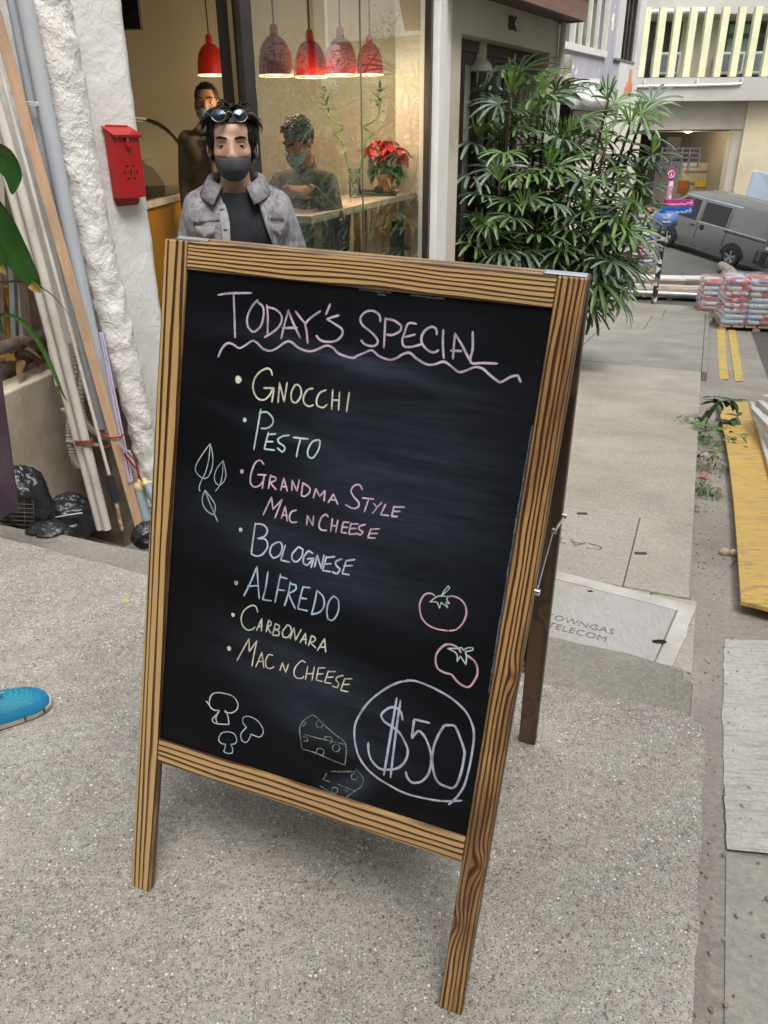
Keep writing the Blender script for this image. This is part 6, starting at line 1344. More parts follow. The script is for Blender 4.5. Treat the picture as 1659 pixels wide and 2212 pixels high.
def fpipe(pts, r, lb_, Y=YF - .96): m = MB(); m.tube([atY(x, y, Y) for x, y in pts], r, 8); tag(m.build('drain_pipe', pw, None, smooth='auto'), lb_, 'pipe')
fpipe(((1362, 187), (1480, 185), (1586, 182), (1602, 180), (1604, 168)), .05, 'white drain pipe along the balcony slab, ending in an upward bend'); fpipe(((1506, 184), (1507, 170)), .045, 'short white pipe stub rising from the drain pipe'); fpipe(((1382, 28), (1400, 25), (1470, 24), (1531, 23)), .07, 'upper white pipe above the yellow fins', YF - .1); fpipe(((1384, 23), (1470, 20), (1529, 18)), .035, 'thin white pipe above the upper white pipe', YF - .1)
fpipe(((1392, 186), (1393, 173)), .035, 'short pipe stub at the left end of the balcony slab')
# garage interior
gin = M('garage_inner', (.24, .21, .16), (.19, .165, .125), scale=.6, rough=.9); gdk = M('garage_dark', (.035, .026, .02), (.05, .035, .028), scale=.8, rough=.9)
gz0 = -4.2; XG0 = fx(1395); XG1 = fx(1608)
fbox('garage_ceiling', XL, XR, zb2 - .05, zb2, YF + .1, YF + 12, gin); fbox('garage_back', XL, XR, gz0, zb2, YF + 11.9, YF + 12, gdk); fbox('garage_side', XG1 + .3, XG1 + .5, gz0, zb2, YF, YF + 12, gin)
ybm = M('cream_yellow_wall', (.62, .55, .38), (.54, .48, .34), scale=.6, rough=.9, dirt=(.5, .42, .27), dscale=.5)
m = MB(); q0 = atY(1617, 224, YF - .3); m.prism([(q0.x, YF - .32), (XR, YF - .9), (XR, YF + .2), (q0.x, YF + .2)], zb1 - .01 - gz0, Matrix.Translation((0, 0, gz0))); m.build('end_wall', ybm, fb)
fbox('garage_pier', XG1 - .1, XG1 + .45, gz0, zb2, YF - .2, YF + .3, far_b)
li = bpy.data.lights.new('garage_lamp_light', 'POINT'); li.energy = 55; li.color = (1, .82, .55); li.shadow_soft_size = .15; lo = bpy.data.objects.new('garage_lamp_light', li); COL.objects.link(lo); gl_p = atY(1486, 283, YF + 1.6); lo.location = gl_p + Vector((0, 0, -.25))
gl2 = empty('ceiling_lamp', gl_p, 'lit round ceiling lamp in the garage opening', 'lamp'); m = MB(); m.lathe([(.02, .16), (.16, .14), (.22, .05), (.2, .0), (.1, -.06), (0, -.08)], o=gl_p, n=16); m.build('diffuser', emis('garage_lamp_glow', (1, .85, .6), 12), gl2, smooth=True)
# things in the garage: loft shelf, gate, truck body, ladder, planks
shf = M('loft_panel', (.46, .42, .36), (.40, .36, .31), scale=.8, rough=.8)
c0 = atY(1470, 345, YF + 7); c1 = atY(1562, 295, YF + 7); m = MB(); m.box(((c0.x + c1.x) / 2, YF + 7, (c0.z + c1.z) / 2), (c1.x - c0.x + 1.6, .1, c1.z - c0.z)); tag(m.build('loft_panel', shf, None), 'pale panel of the storage loft at the back of the garage', 'panel')
for (xa, ya, xb, yb, lb_) in ((1560, 312, 1605, 320, 'top plank of the timber stack on the garage loft'), (1556, 328, 1606, 335, 'middle plank of the timber stack on the garage loft'), (1556, 340, 1600, 350, 'thick lower plank of the timber stack on the garage loft')):
    p = atY(xa, ya, YF + 6.5); q = atY(xb, ya + 1, YF + 6.3); m = MB(); m.beam(p, q, .5, abs(atY(xa, ya, YF + 6.5).z - atY(xa, yb, YF + 6.5).z)); tag(m.build('plank', M('fresh_timber', (.52, .40, .26), (.42, .31, .2), scale=2, rough=.8), None), lb_, 'plank', 'timber on the garage loft')
tr = empty('box_truck', atY(1545, 405, YF + 3), 'rear of a beige box truck with a small yellow plate parked in the garage', 'truck'); tc0 = atY(1478, 352, YF + 3); tc1 = atY(1592, 480, YF + 3)
trm = M('truck_beige', (.40, .36, .28), (.33, .30, .24), scale=.8, rough=.6)
m = MB(); m.box(((tc0.x + tc1.x) / 2, YF + 5, (tc0.z + tc1.z) / 2), (tc1.x - tc0.x, 4, tc0.z - tc1.z)); m.build('box_body', trm, tr, bevel=.05)
for z_ in (0.0, .5, 1.05): m = MB(); m.box(((tc0.x + tc1.x) / 2, YF + 2.98, tc0.z - .35 - z_), (tc1.x - tc0.x - .1, .05, .06)); m.build('body_rib', gin, tr)
m = MB(); m.box(tuple(atY(1527, 396, YF + 2.95)), (1.1, .04, .3)); m.build('yellow_plate', M('plate_yellow', (.70, .45, .06), rough=.5), tr); m = MB(); m.box(tuple(atY(1462 + 13, 404, YF + 2.9)), (.5, .08, .55)); m.build('tail_lamp', M('tail_amber', (.35, .12, .03), rough=.3), tr); m = MB(); m.box(tuple(atY(1568, 404, YF + 2.9)), (.5, .08, .55)); m.build('tail_lamp', M('tail_amber', (.35, .12, .03)), tr)
Wp = atY(1527, 396, YF + 2.92); text_mesh('GARAGE', .24, Matrix(((1, 0, 0, Wp.x), (0, 0, -1, Wp.y), (0, 1, 0, Wp.z), (0, 0, 0, 1))), 'plate_marks', M('plate_red', (.45, .12, .03), rough=.6), tr, .004) if False else None
fe = empty('steel_gate', atY(1478, 350, YF - .1), 'grey steel barred gate frame standing open at the left of the garage', 'gate'); gm = M('gate_grey', (.16, .165, .19), rough=.5, metal=.4)
for y in (320, 330, 340, 350, 360): m = MB(); m.beam(atY(1428, y + 0, YF - .1), atY(1514, y + 1, YF - .1), .05, .05); m.build('bar', gm, fe)
for x in (1430, 1452, 1474, 1490, 1512): m = MB(); m.beam(atY(x + 1, 318, YF - .12), atY(x - 5, 378 if x < 1500 else 362, YF - .12), .07, .07); m.build('upright', gm, fe)
m = MB(); m.beam(atY(1440, 374, YF - .1), atY(1475, 350, YF - .1), .05, .05); m.build('bar', gm, fe)
ld = empty('ladder', atY(1590, 400, YF + 2), 'pale ladder leaning behind the right edge of the garage opening', 'ladder')
for dx in (0, 9): m = MB(); m.beam(atY(1596 + dx, 310, YF + 2), atY(1576 + dx, 470, YF + 1.2), .08, .05); m.build('rail', galv, ld)
for k in range(9): m = MB(); m.beam(atY(1594 - k * 2.1, 325 + k * 16, YF + 1.9 - k * .07), atY(1603 - k * 2.1, 325 + k * 16, YF + 1.9 - k * .07), .05, .03); m.build('rung', galv, ld)
# pale blue hoarding by the end wall
hd = M('pale_blue_sheet', (.55, .62, .72), (.48, .56, .66), scale=1, rough=.45); a = [atY(1636, 368, 31), atY(1631, 372, 31), atY(1612, 436, 31), atY(1608, 480, 31), atY(1720, 500, 30.2), atY(1735, 400, 30.2)]
a = [a[1], a[2], a[3], a[4], a[5], a[0]]; m = MB(); m.add(a + [p + Vector((0, .25, 0)) for p in a], [tuple(range(6)), tuple(range(11, 5, -1))] + [(i, i + 6, (i + 1) % 6 + 6, (i + 1) % 6) for i in range(6)]); tag(m.build('hoarding_sheet', hd, None, bevel=.02), 'pale blue-white sheet hoarding at the right photo edge behind the van', 'hoarding')

# ---- grey van
def van():
    Rr = onroad(1570, 576); Fr = onroad(1434, 532)
    ax = (Rr - Fr); wbm = ax.length; sc = 2.55; ax.normalize()
    vz = Vector((0, 0, 1)); side = vz.cross(ax).normalized()   # points away from or to the camera
    if side.dot(-Rr) < 0: side = -side
    up = ax.cross(side).normalized(); up = up if up.z > 0 else -up
    k = wbm / sc
    O = Fr - ax * (.95 * k) - side * 0
    W = Matrix(((ax.x * k, -side.x * k, up.x * k, O.x), (ax.y * k, -side.y * k, up.y * k, O.y), (ax.z * k, -side.z * k, up.z * k, O.z), (0, 0, 0, 1)))
    # local: x from nose to tail 0..4.7, y 0 (near side) .. 1.69 (far side), z up
    V = empty('van', (Fr + Rr) / 2, 'dark grey panel van parked across the street, nose to the left', 'van')
    paint = M('van_grey_metallic', (.17, .17, .165), (.15, .15, .148), scale=1, rough=.35, metal=.25, Coat_Weight=.6, Coat_Roughness=.08)
    vglass = M('van_dark_glass', (.006, .007, .008), rough=.06, spec=.45); rub = M('van_black_plastic', (.022, .022, .024), rough=.55); tyre = M('tyre_rubber', (.02, .02, .02), rough=.85); alloy = M('alloy_rim', (.55, .56, .57), rough=.28, metal=.9)
    def top(x):
        return float(np.interp(x, [0, .06, .25, .55, 1.25, 1.6, 2.6, 4.3, 4.62, 4.70], [.72, .92, 1.05, 1.22, 1.88, 1.96, 2.0, 1.97, 1.90, 1.80]))
    def hw(x, z):
        t_ = top(x); b_ = float(np.interp(x, [0, .12, .5, 4.5, 4.7], [.66, .78, .845, .845, .80])); f_ = z / max(t_, .1)
        if z <= 1.0: return b_ * float(np.interp(z, [.22, .45, 1.0], [.94, 1.0, 1.0]))
        return b_ * float(np.interp(z, [1.0, 1.70, 1.86, 1.95, 2.0], [1.0, .90, .84, .72, .55]))
    xs = [0, .03, .1, .25, .4, .55, .8, 1.05, 1.25, 1.5, 1.9, 2.4, 2.9, 3.4, 3.9, 4.3, 4.5, 4.62, 4.70]
    rows = []
    for x in xs:
        tp = top(x); zs_ = [.24, .45, .7, .9, 1.0, 1.2, 1.45, 1.7, 1.86, 1.95, 2.0]; zs_ = [min(z, tp) for z in zs_]; col = []
        for z in zs_: col.append(Vector((x, .845 - (hw(x, z) if z < tp or tp > 1.9 else hw(x, z) * .93), z)))
        for z in reversed(zs_): col.append(Vector((x, .845 + (hw(x, z) if z < tp or tp > 1.9 else hw(x, z) * .93), z)))
        rows.append(col)
    m = MB(); m.grid([[W @ p for p in r_] for r_ in rows]); n_ = len(rows[0])
    m.f.append(tuple(range(n_))); m.f.append(tuple(reversed(range(len(m.v) - n_, len(m.v))))); m.f += [(i * n_, i * n_ + n_ - 1, (i + 1) * n_ + n_ - 1, (i + 1) * n_) for i in range(len(rows) - 1)]
    body = m.build('body', paint, V, smooth='auto', ang=28)
    def sidepatch(name, poly, mt, parent=V, off=.008, sub=6, th=None):
        """poly = list of (x, z) clockwise quads strips: given as bottom list and top list"""
        bot, topl = poly; mm = MB(); rws = []
        for i in range(sub + 1):
            f_ = i / sub; r_ = []
            for (a, b) in zip(bot, topl):
                x = a[0] + (b[0] - a[0]) * f_; z = a[1] + (b[1] - a[1]) * f_; r_.append(W @ Vector((x, .845 - hw(x, z) - off, z)))
            rws.append(r_)
        mm.grid(rws); return mm.build(name, mt, parent, smooth=True)
    fd = sidepatch('front_door', ([(1.02, .34), (1.6, .34), (1.95, .34)], [(1.05, 1.10), (1.6, 1.10), (1.95, 1.10)]), paint, off=.004)
    sidepatch('door_window', ([(.72, 1.14), (1.1, 1.12), (1.86, 1.10)], [(1.10, 1.62), (1.3, 1.74), (1.86, 1.74)]), vglass, fd, off=.010)
    sd_ = sidepatch('sliding_door', ([(2.0, .34), (2.5, .34), (3.05, .34)], [(2.0, 1.80), (2.5, 1.80), (3.05, 1.80)]), paint, off=.004)
    sidepatch('side_window', ([(2.04, 1.12), (2.5, 1.12), (3.0, 1.12)], [(2.04, 1.72), (2.5, 1.73), (3.0, 1.73)]), vglass, sd_, off=.010)
    sidepatch('rear_side_panel', ([(3.10, 1.12), (3.6, 1.12), (4.35, 1.12)], [(3.10, 1.72), (3.6, 1.73), (4.35, 1.70)]), paint, V, off=.010)
    gapm = M('panel_gap', (.01, .01, .01), rough=.8)
    for x in (1.98, 3.07): sidepatch('panel_gap', ([(x, .36), (x + .018, .36)], [(x, 1.78), (x + .018, 1.78)]), gapm, V, off=.006)
    sidepatch('panel_gap', ([(3.0, 1.0), (4.5, 1.0)], [(3.0, 1.035), (4.5, 1.035)]), gapm, V, off=.007, sub=1)
    sidepatch('beltline_trim', ([(1.98, 1.085), (4.5, 1.085)], [(1.98, 1.11), (4.5, 1.11)]), M('bright_trim', (.5, .51, .52), rough=.3, metal=.8), V, off=.010, sub=1)
    sidepatch('gutter_rail', ([(1.2, 1.80), (4.6, 1.80)], [(1.2, 1.84), (4.6, 1.84)]), M('bright_trim', (.5,) * 3), V, off=.012, sub=1)
    for x in (1.80, 2.16): m = MB(); hx = Vector((x, .845 - hw(x, .95) - .02, .95)); m.beam(W @ (hx - Vector((.09, 0, 0))), W @ (hx + Vector((.09, 0, 0))), .04 * k, .035 * k); m.build('handle', rub, fd if x < 2 else sd_, bevel=.006)
    sidepatch('handle_cup', ([(2.10, .86), (2.24, .86)], [(2.10, 1.02), (2.24, 1.02)]), gapm, sd_, off=.008)
    for xw, nm in ((.95, 'wheel'), (3.50, 'wheel')):
        arch = []
        for i in range(17): a = math.pi * i / 16; arch.append((xw - .43 * math.cos(a), max(.24, .33 + .42 * math.sin(a))))
        mm = MB(); cpt = W @ Vector((xw, .845 - hw(xw, .4) - .012, .33)); mm.add([cpt] + [W @ Vector((x, .845 - hw(x, z) - .012, z)) for x, z in arch] , [(0, i + 1, i + 2) for i in range(16)]); mm.build('wheel_arch', rub, V)
        for yy in (.0, 1.69):
            sg_ = 1 if yy < .8 else -1; c = W @ Vector((xw, yy + .055 * sg_, .325)); Mw = frame(ax, None, side * sg_, c) @ Matrix.Scale(k, 4); wl_ = empty_child('wheel', V)
            m = MB(); m.lathe([(.205, -.10), (.30, -.10), (.325, -.06), (.325, .06), (.305, .105), (.215, .11), (.205, .09), (.205, -.10)], M=Mw, n=30); m.build('tyre', tyre, wl_, smooth='auto')
            m = MB(); m.lathe([(.0, .06), (.05, .075), (.06, .05), (.19, .03), (.205, .10), (.212, .10), (.212, .0), (0, .0)], M=Mw, n=30); m.build('rim', M('rim_shadow', (.30, .30, .31), rough=.4, metal=.6), wl_, smooth='auto')
            for s5 in range(5):
                a = s5 * 2 * math.pi / 5 + .3; m = MB(); m.add([Mw @ Vector((r_ * math.cos(a + da), r_ * math.sin(a + da), z_)) for (r_, da, z_) in ((.03, -.9, .085), (.03, .9, .085), (.20, .20, .10), (.20, -.20, .10))], [(0, 1, 2, 3)]); m.build('spoke', alloy, wl_)
    m = MB(); m.grid([[W @ (Vector((x, y, z)) + Vector((-.02 * 0, 0, .012))) for y in (.18, .845, 1.5)] for (x, z) in ((.62, 1.27), (.9, 1.54), (1.2, 1.83))]); m.build('windscreen', vglass, V)
    for yy in (.20, 1.49): m = MB(); m.ball((0, 0, 0), (.10, .16, .13), 12, 8, W @ Matrix.Translation((.12, yy, .86))); m.build('headlight', M('headlight_glass', (.55, .57, .6), rough=.1, metal=.5), V, smooth=True)
    m = MB(); m.box((.05, .845, .42), (.18, 1.6, .34), W); m.build('front_bumper', rub, V, bevel=.03); m = MB(); m.box((4.66, .845, .48), (.20, 1.66, .30), W); m.build('rear_bumper', paint, V, bevel=.03)
    m = MB(); m.box((4.50, .015, .55), (.42, .03, .42), W); m.build('corner_guard', rub, V, bevel=.01)
    m = MB(); m.box((4.63, .06, 1.02), (.14, .12, .42), W); tl_ = m.build('tail_light', M('tail_red', (.50, .015, .02), rough=.2), V, bevel=.015); m = MB(); m.box((4.64, .055, .88), (.13, .125, .10), W); m.build('lamp_lens', M('lamp_white', (.6, .58, .58), rough=.2), tl_)
    m = MB(); m.grid([[W @ Vector((4.712, y, z)) for y in (.2, 1.5)] for z in (1.15, 1.7)]); m.build('rear_window', vglass, V)
    m = MB(); m.box((1.0, -.13, 1.25), (.10, .18, .26), W); m.build('wing_mirror', rub, V, bevel=.02)
def empty_child(name, parent):
    o = bpy.data.objects.new(name, None); o.empty_display_size = .1; COL.objects.link(o); o.parent = parent; WM[o.name] = WM[parent.name].copy(); return o
van()

# ---- pallet truck, pallets of bagged material, sheets, sign post
wood_p = M('pallet_wood', (.46, .35, .22), (.36, .27, .17), scale=4, rough=.85)
def pallet(parent, c, w_, d_, rz=0, h=.13):
    Wm = Matrix.Translation(c) @ Matrix.Rotation(rz, 4, 'Z')
    for i in range(6): m = MB(); m.box((-w_ / 2 + w_ * (i + .5) / 6, 0, h - .01), (w_ / 6 - .03, d_, .022), Wm); m.build('deck_board', wood_p, parent)
    for j in (-1, 0, 1):
        for i in (-1, 0, 1): m = MB(); m.box((i * (w_ / 2 - .06), j * (d_ / 2 - .05), h / 2 - .01), (.12, .09, h - .04), Wm); m.build('block', wood_p, parent)
    for j in (-1, 0, 1): m = MB(); m.box((0, j * (d_ / 2 - .05), .008), (w_, .09, .018), Wm); m.build('bottom_board', wood_p, parent)
t = NT('bag_print'); o = t.tc('Object'); n_ = t.voro(t.mapping(o, (5.5, 5.5, 9)), 1.0, out=1); s1 = t.n.new('ShaderNodeSeparateColor'); t.L(n_, s1.inputs[0])
bagm = t.fin(t.ramp(s1.outputs[0], [(0, (.55, .04, .03)), (.42, (.68, .06, .04)), (.44, (.72, .70, .68)), (.70, (.66, .66, .66)), (.72, (.45, .58, .72)), (.88, (.04, .06, .30)), (.9, (.70, .70, .70))], 'CONSTANT'), .35, t.bump(t.noise(o, 20, 4), .5, .02))
t = NT('stretch_film'); t.n.remove(t.b); tr_s = t.n.new('ShaderNodeBsdfTransparent'); gls = t.n.new('ShaderNodeBsdfPrincipled'); gls.inputs['Base Color'].default_value = (.8, .8, .84, 1); gls.inputs['Roughness'].default_value = .25; t.L(t.bump(t.noise(t.tc(), 9, 5, .7, 1.5), 1.0, .08), gls.inputs['Normal'])
mxs = t.n.new('ShaderNodeMixShader'); t.L(t.ramp(t.noise(t.mapping(t.tc(), (1, 1, 3)), 5, 5, .7), [(.35, .06), (.7, .55)]), mxs.inputs[0]); t.L(tr_s.outputs[0], mxs.inputs[1]); t.L(gls.outputs[0], mxs.inputs[2]); t.L(mxs.outputs[0], t.out.inputs[0]); film = t.m
def sack_stack(cpx, nx, ny, nz, rz, label, w_=.5, d_=.33, h_=.098, n0=0):
    c = cpx; S = empty('bagged_pallet', c, label, 'pallet of bags', 'film-wrapped pallets of bags', rz=0)
    pallet(S, c, nx * w_ + .06, ny * d_ + .06, rz); Wm = Matrix.Translation(c) @ Matrix.Rotation(rz, 4, 'Z'); rr = random.Random(int(nx * 7 + nz)); proto = None
    for k in range(nz):
        for i in range(nx):
            for j in range(ny):
                if 0 < i < nx - 1 and 0 < j < ny - 1 and k < nz - 1: continue
                mm = MB(); n1, n2 = 10, 8; rows = []
                p = Vector(((i - (nx - 1) / 2) * w_ + rr.uniform(-.012, .012), (j - (ny - 1) / 2) * d_ + rr.uniform(-.012, .012), .14 + h_ * (k + .5)))
                def sg(a, e): return math.copysign(abs(a) ** e, a)
                for a in range(n2 + 1):
                    th = -math.pi / 2 + math.pi * a / n2; rows.append([Wm @ (p + Vector((w_ * .50 * sg(math.cos(th), .5) * sg(math.cos(f_), .35), d_ * .50 * sg(math.cos(th), .5) * sg(math.sin(f_), .35), h_ * .52 * sg(math.sin(th), .7)))) for f_ in [2 * math.pi * b / n1 + .314 for b in range(n1)]])
                mm.grid(rows, close=True); mm.build('sack', bagm, S, smooth=True)
    m = MB(); m.box((0, 0, .14 + nz * h_ / 2 + .01), (nx * w_ + .05, ny * d_ + .05, nz * h_ + .05), Wm); f = m.build('stretch_film', film, S, bevel=.05); return S
sack_stack(onroad(1622, 710), 3, 2, 8, R(-14), 'pallet of red and white bags wrapped in clear film, beside the yellow lines', w_=.40, d_=.45)
sack_stack(onroad(1552, 690) + Vector((0, .5, 0)), 1, 2, 6, R(-14), 'narrow film-wrapped stack of bags left behind the big red and white pallet', w_=.45, d_=.40)
sack_stack(onroad(1368, 584), 2, 2, 7, R(10), 'film-wrapped pallet of bags half hidden behind the palm leaves', w_=.36, d_=.42)
# flat packages on a pallet
fp = empty('sheet_pallet', onroad(1470, 640), 'low pallet of long cardboard packages wrapped in white film, beside the sign post', 'pallet')
pc = onroad(1458, 655); pz = road_z(pc.x, pc.y + .6); c = Vector((pc.x, pc.y + .55, pz)); Wm = Matrix.Translation(c) @ Matrix.Rotation(R(-12), 4, 'Z')
pallet(fp, c, 1.9, .95, R(-12)); card = M('cardboard', (.42, .29, .17), (.36, .25, .14), scale=3, rough=.85); wfilm = M('white_wrap', (.74, .73, .74), (.52, .46, .42), scale=3.5, rough=.35, bump=.6, bs=10, bd=.03, stretch=(.5, 4, 4))
for (dx, dy, dz_, L_, W__, H_, mt, nm, rz) in ((.1, 0, .20, 2.0, .85, .12, card, 'carton', 0), (-.02, .02, .315, 2.15, .75, .10, wfilm, 'wrapped_package', 1), (-.1, .08, .42, 1.7, .5, .09, card, 'carton', -3), (-.05, .06, .475, 1.9, .55, .05, wfilm, 'wrapped_package', -2), (.55, -.02, .50, .5, .5, .04, wfilm, 'wrapped_package', 8)):
    m = MB(); m.box((0, 0, 0), (L_, W__, H_), Wm @ Matrix.Translation((dx, dy, dz_)) @ Matrix.Rotation(R(rz), 4, 'Z')); m.build(nm, mt, fp, bevel=.012)
m = MB(); m.tube([Wm @ Vector((-.95, -.55, .22)), Wm @ Vector((.55, -.56, .2))], .06, 14); tag(m.build('foil_roll', M('foil_grey', (.46, .48, .52), rough=.35, metal=.5), None, smooth='auto'), 'silver-grey roll lying along the front of the sheet pallet', 'roll')
# rolled carpet / tube
a = onroad(1586, 618); b2_ = Vector((a.x + .55, a.y + 2.4, road_z(a.x + .55, a.y + 2.4))); m = MB(); tp_ = []
for i in range(9): f_ = i / 8; tp_.append(a.lerp(b2_, f_) + Vector((0, 0, .14 + .10 * (1 - abs(f_ - .35) * 1.0))))
rl = empty('carpet_roll', a, 'beige rolled mat lying behind the pallet of red and white bags', 'roll'); m.tube(tp_, [.13, .135, .14, .14, .14, .14, .135, .13, .12], 18); m.build('outer_wrap', M('beige_mat', (.33, .29, .24), (.26, .23, .19), scale=5, rough=.85), rl, smooth='auto'); m = MB(); M3 = frame(tp_[1] - tp_[0], None, (0, 0, 1), tp_[0]); m.tube([M3 @ Vector((-.02, (.02 + .010 * i / 3.2) * math.cos(i * .4), (.02 + .010 * i / 3.2) * math.sin(i * .4))) for i in range(34)], .008, 5); m.build('end_spiral', M('mat_edge', (.5, .45, .38), rough=.8), rl)
# electric pallet truck
e0 = onroad(1386, 578); et = empty('pallet_truck', e0, 'black and blue electric pallet truck with an orange tiller grip', 'pallet truck'); Wm = Matrix.Translation(e0) @ Matrix.Rotation(R(-18), 4, 'Z'); kb = M('truck_black', (.025, .025, .028), rough=.5); kblu = M('truck_blue', (.03, .12, .50), rough=.35); kor = M('tiller_orange', (.75, .22, .04), rough=.5)
m = MB(); m.prism([(-.32, 0), (.32, 0), (.36, .45), (.26, .62), (-.30, .62), (-.34, .45)], .42, Wm @ Matrix.Translation((0, .2, .06)) @ Matrix.Rotation(R(90), 4, 'X')); m.build('motor_housing', kb, et, bevel=.03); m = MB(); m.prism([(-.30, 0), (.30, 0), (.26, .16), (-.16, .20)], .40, Wm @ Matrix.Translation((0, .19, .66)) @ Matrix.Rotation(R(90), 4, 'X')); m.build('top_cover', kblu, et, bevel=.03)
m = MB(); m.tube([Wm @ Vector((-.18, .0, .75)), Wm @ Vector((-.05, -.06, 1.45))], .04, 10); m.build('tiller_arm', kb, et); m = MB(); m.tube([Wm @ Vector((-.22, -.06, 1.50)), Wm @ Vector((.14, -.06, 1.50))], .045, 10); m.build('tiller_grip', kb, et); m = MB(); m.box((-.04, -.06, 1.56), (.18, .12, .10), Wm); m.build('tiller_head', kor, et, bevel=.02)
for q in (-1, 1): m = MB(); m.box((-.35 - .3, q * .2 + .3, .08), (1.1, .16, .06), Wm); m.build('fork', kor if q < 0 else kb, et); m = MB(); m.lathe([(0, -.04), (.09, -.04), (.09, .04), (0, .04)], M=Wm @ Matrix.Translation((.1, q * .18, .09)) @ Matrix.Rotation(R(90), 4, 'X'), n=16); m.build('wheel', kb, et)
Wt = Wm @ Matrix.Translation((.02, -.235, .30)) @ Matrix.Rotation(R(90), 4, 'X') @ Matrix.Rotation(R(85), 4, 'Z'); text_mesh('NOBLE', .15, Wt, 'side_lettering', M('decal_white', (.7, .7, .7), rough=.5), et, .003) if False else None
m = MB(); [m.box((-.06 + .01 * k, -.226, .16 + k * .075), (.10, .006, .045), Wm) for k in range(5)]; sd_l = m.build('side_decal', M('decal_white', (.6, .6, .6), rough=.5), et); sd_l['kind'] = 'stuff'
# direction sign on a striped post
s0 = onwalk(1412, 657); sp_b = Vector((s0.x, s0.y, s0.z)); ztop = atY(1458, 361, s0.y).z
sgp = empty('direction_sign', s0, 'pink and blue pedestrian direction sign on a sticker-covered post', 'signpost')
t = NT('stickered_post'); o = t.tc('Object'); sxyz = t.n.new('ShaderNodeSeparateXYZ'); t.L(o, sxyz.inputs[0]); vv_ = t.voro(t.mapping(o, (6, 6, 10)), 1.0, out=1); s1 = t.n.new('ShaderNodeSeparateColor'); t.L(vv_, s1.inputs[0])
postm = t.fin(t.ramp(s1.outputs[0], [(0, (.02, .02, .022)), (.40, (.75, .75, .75)), (.62, (.03, .03, .03)), (.75, (.65, .66, .68)), (.9, (.2, .2, .22))], 'CONSTANT'), .5)
m = MB(); m.tube([sp_b - Vector((0, 0, .1)), zz(sp_b, ztop - 1.2)], .055, 12); m.build('post', postm, sgp, smooth='auto'); m = MB(); m.tube([zz(sp_b, ztop - 1.2), zz(sp_b, ztop - .02)], .05, 12); m.build('upper_post', M('steel_post', (.3, .3, .32), rough=.4, metal=.6), sgp, smooth='auto')
mag = M('sign_magenta', (.60, .03, .26), rough=.35); sblu = M('sign_blue', (.02, .12, .50), rough=.35); sblu2 = M('sign_blue_pale', (.10, .18, .45), (.14, .24, .5), scale=6, rough=.4); swh = M('sign_white', (.78, .77, .77), rough=.4); pnk = M('sign_text_pink', (.65, .2, .4), rough=.5)
sY = s0.y; sd_ = Vector((.97, -.24, 0)); 
def splate(name, px0, py0, px1, py1, mt, dn, th=.03, tilt=None):
    a = atY(px0, py1, sY - dn); b = atY(px1, py0, sY - dn); m = MB(); m.box(((a.x + b.x) / 2, sY - dn, (a.z + b.z) / 2), (b.x - a.x, th, b.z - a.z)); return m.build(name, mt, sgp, bevel=.004)
splate('info_panel', 1442, 362, 1458, 391, mag, .07); splate('info_text_panel', 1442 - 3, 391.5, 1455, 437, swh, .07)
def stext(body, px, py, h, mt, dn, name='sign_text', rot=0, sx=1.0):
    c = atY(px, py, sY - dn - .018); W_ = Matrix(((1, 0, 0, c.x), (0, 0, -1, c.y), (0, 1, 0, c.z), (0, 0, 0, 1))) @ Matrix.Rotation(R(rot), 4, 'Z'); return text_mesh(body, h, W_, name, mt, sgp, .002, sx=sx, bold=h * .02)
ic = atY(1450, 376.5, sY - .09); m = MB(); m.tube([ic + Vector((.062 * math.cos(a), 0, .062 * math.sin(a))) for a in [2 * math.pi * i / 24 for i in range(25)]], .009, 6); m.build('info_ring', swh, sgp); m = MB(); m.box((ic.x, ic.y, ic.z - .01), (.022, .012, .055)); m.box((ic.x, ic.y, ic.z + .035), (.022, .012, .018)); i_ = m.build('info_mark', swh, sgp)
i_['kind'] = 'stuff'
stext('Sheung', 1443, 417, .10, pnk, .07, rot=90, sx=.9); stext('Wan', 1452, 412, .10, pnk, .07, rot=90, sx=.9)
def arrowplate(name, x0, x1, yt, yb, mt, dn, txt, tpx, th_):
    a = atY(x0, yb, sY - dn); b = atY(x1, yt, sY - dn); m = MB(); m.box(((a.x + b.x) / 2, sY - dn, (a.z + b.z) / 2), (b.x - a.x, .03, b.z - a.z)); pl_ = m.build(name, mt, sgp, bevel=.006)
    c = atY(x1 - 9, (yt + yb) / 2, sY - dn - .018); s_ = .055; m = MB(); q_ = lambda x, z: Vector((c.x + x * s_, c.y, c.z + z * s_)); m.add([q_(-1.2, .18), q_(.5, .18), q_(.5, -.18), q_(-1.2, -.18)], [(0, 1, 2, 3)]); m.add([q_(.0, .9), q_(.3, .9), q_(1.1, 0), q_(.3, -.9), q_(.0, -.9), q_(.7, 0)], [(0, 1, 2, 5), (2, 3, 4, 5)]); ar_ = m.build('arrow', swh, pl_); ar_['kind'] = 'stuff'
arrowplate('pink_arm', 1437, 1500, 430, 446, mag, .10, '', 0, 0); arrowplate('blue_arm', 1428, 1497, 446.5, 463, sblu, .10, '', 0, 0)
stext('Hollywood Road', 1464, 441, .055, swh, .10); stext('Tai Ping Shan Street', 1461, 458, .055, swh, .10); stext('MacDonnell', 1462, 435, .05, swh, .10) if False else None
m = MB(); rows = []
for i in range(9): a = R(-150 + 37 * i); rows.append([zz(sp_b, 0) + Vector((.22 * math.sin(R(-80 + 20 * i)), -.22 * math.cos(R(-80 + 20 * i)), z)) for z in (atY(1440, 487, sY).z, atY(1440, 459, sY).z)])
m.grid(rows); cp = m.build('curved_plate', sblu2, sgp, smooth=True); cp.modifiers.new('s', 'SOLIDIFY').thickness = .02
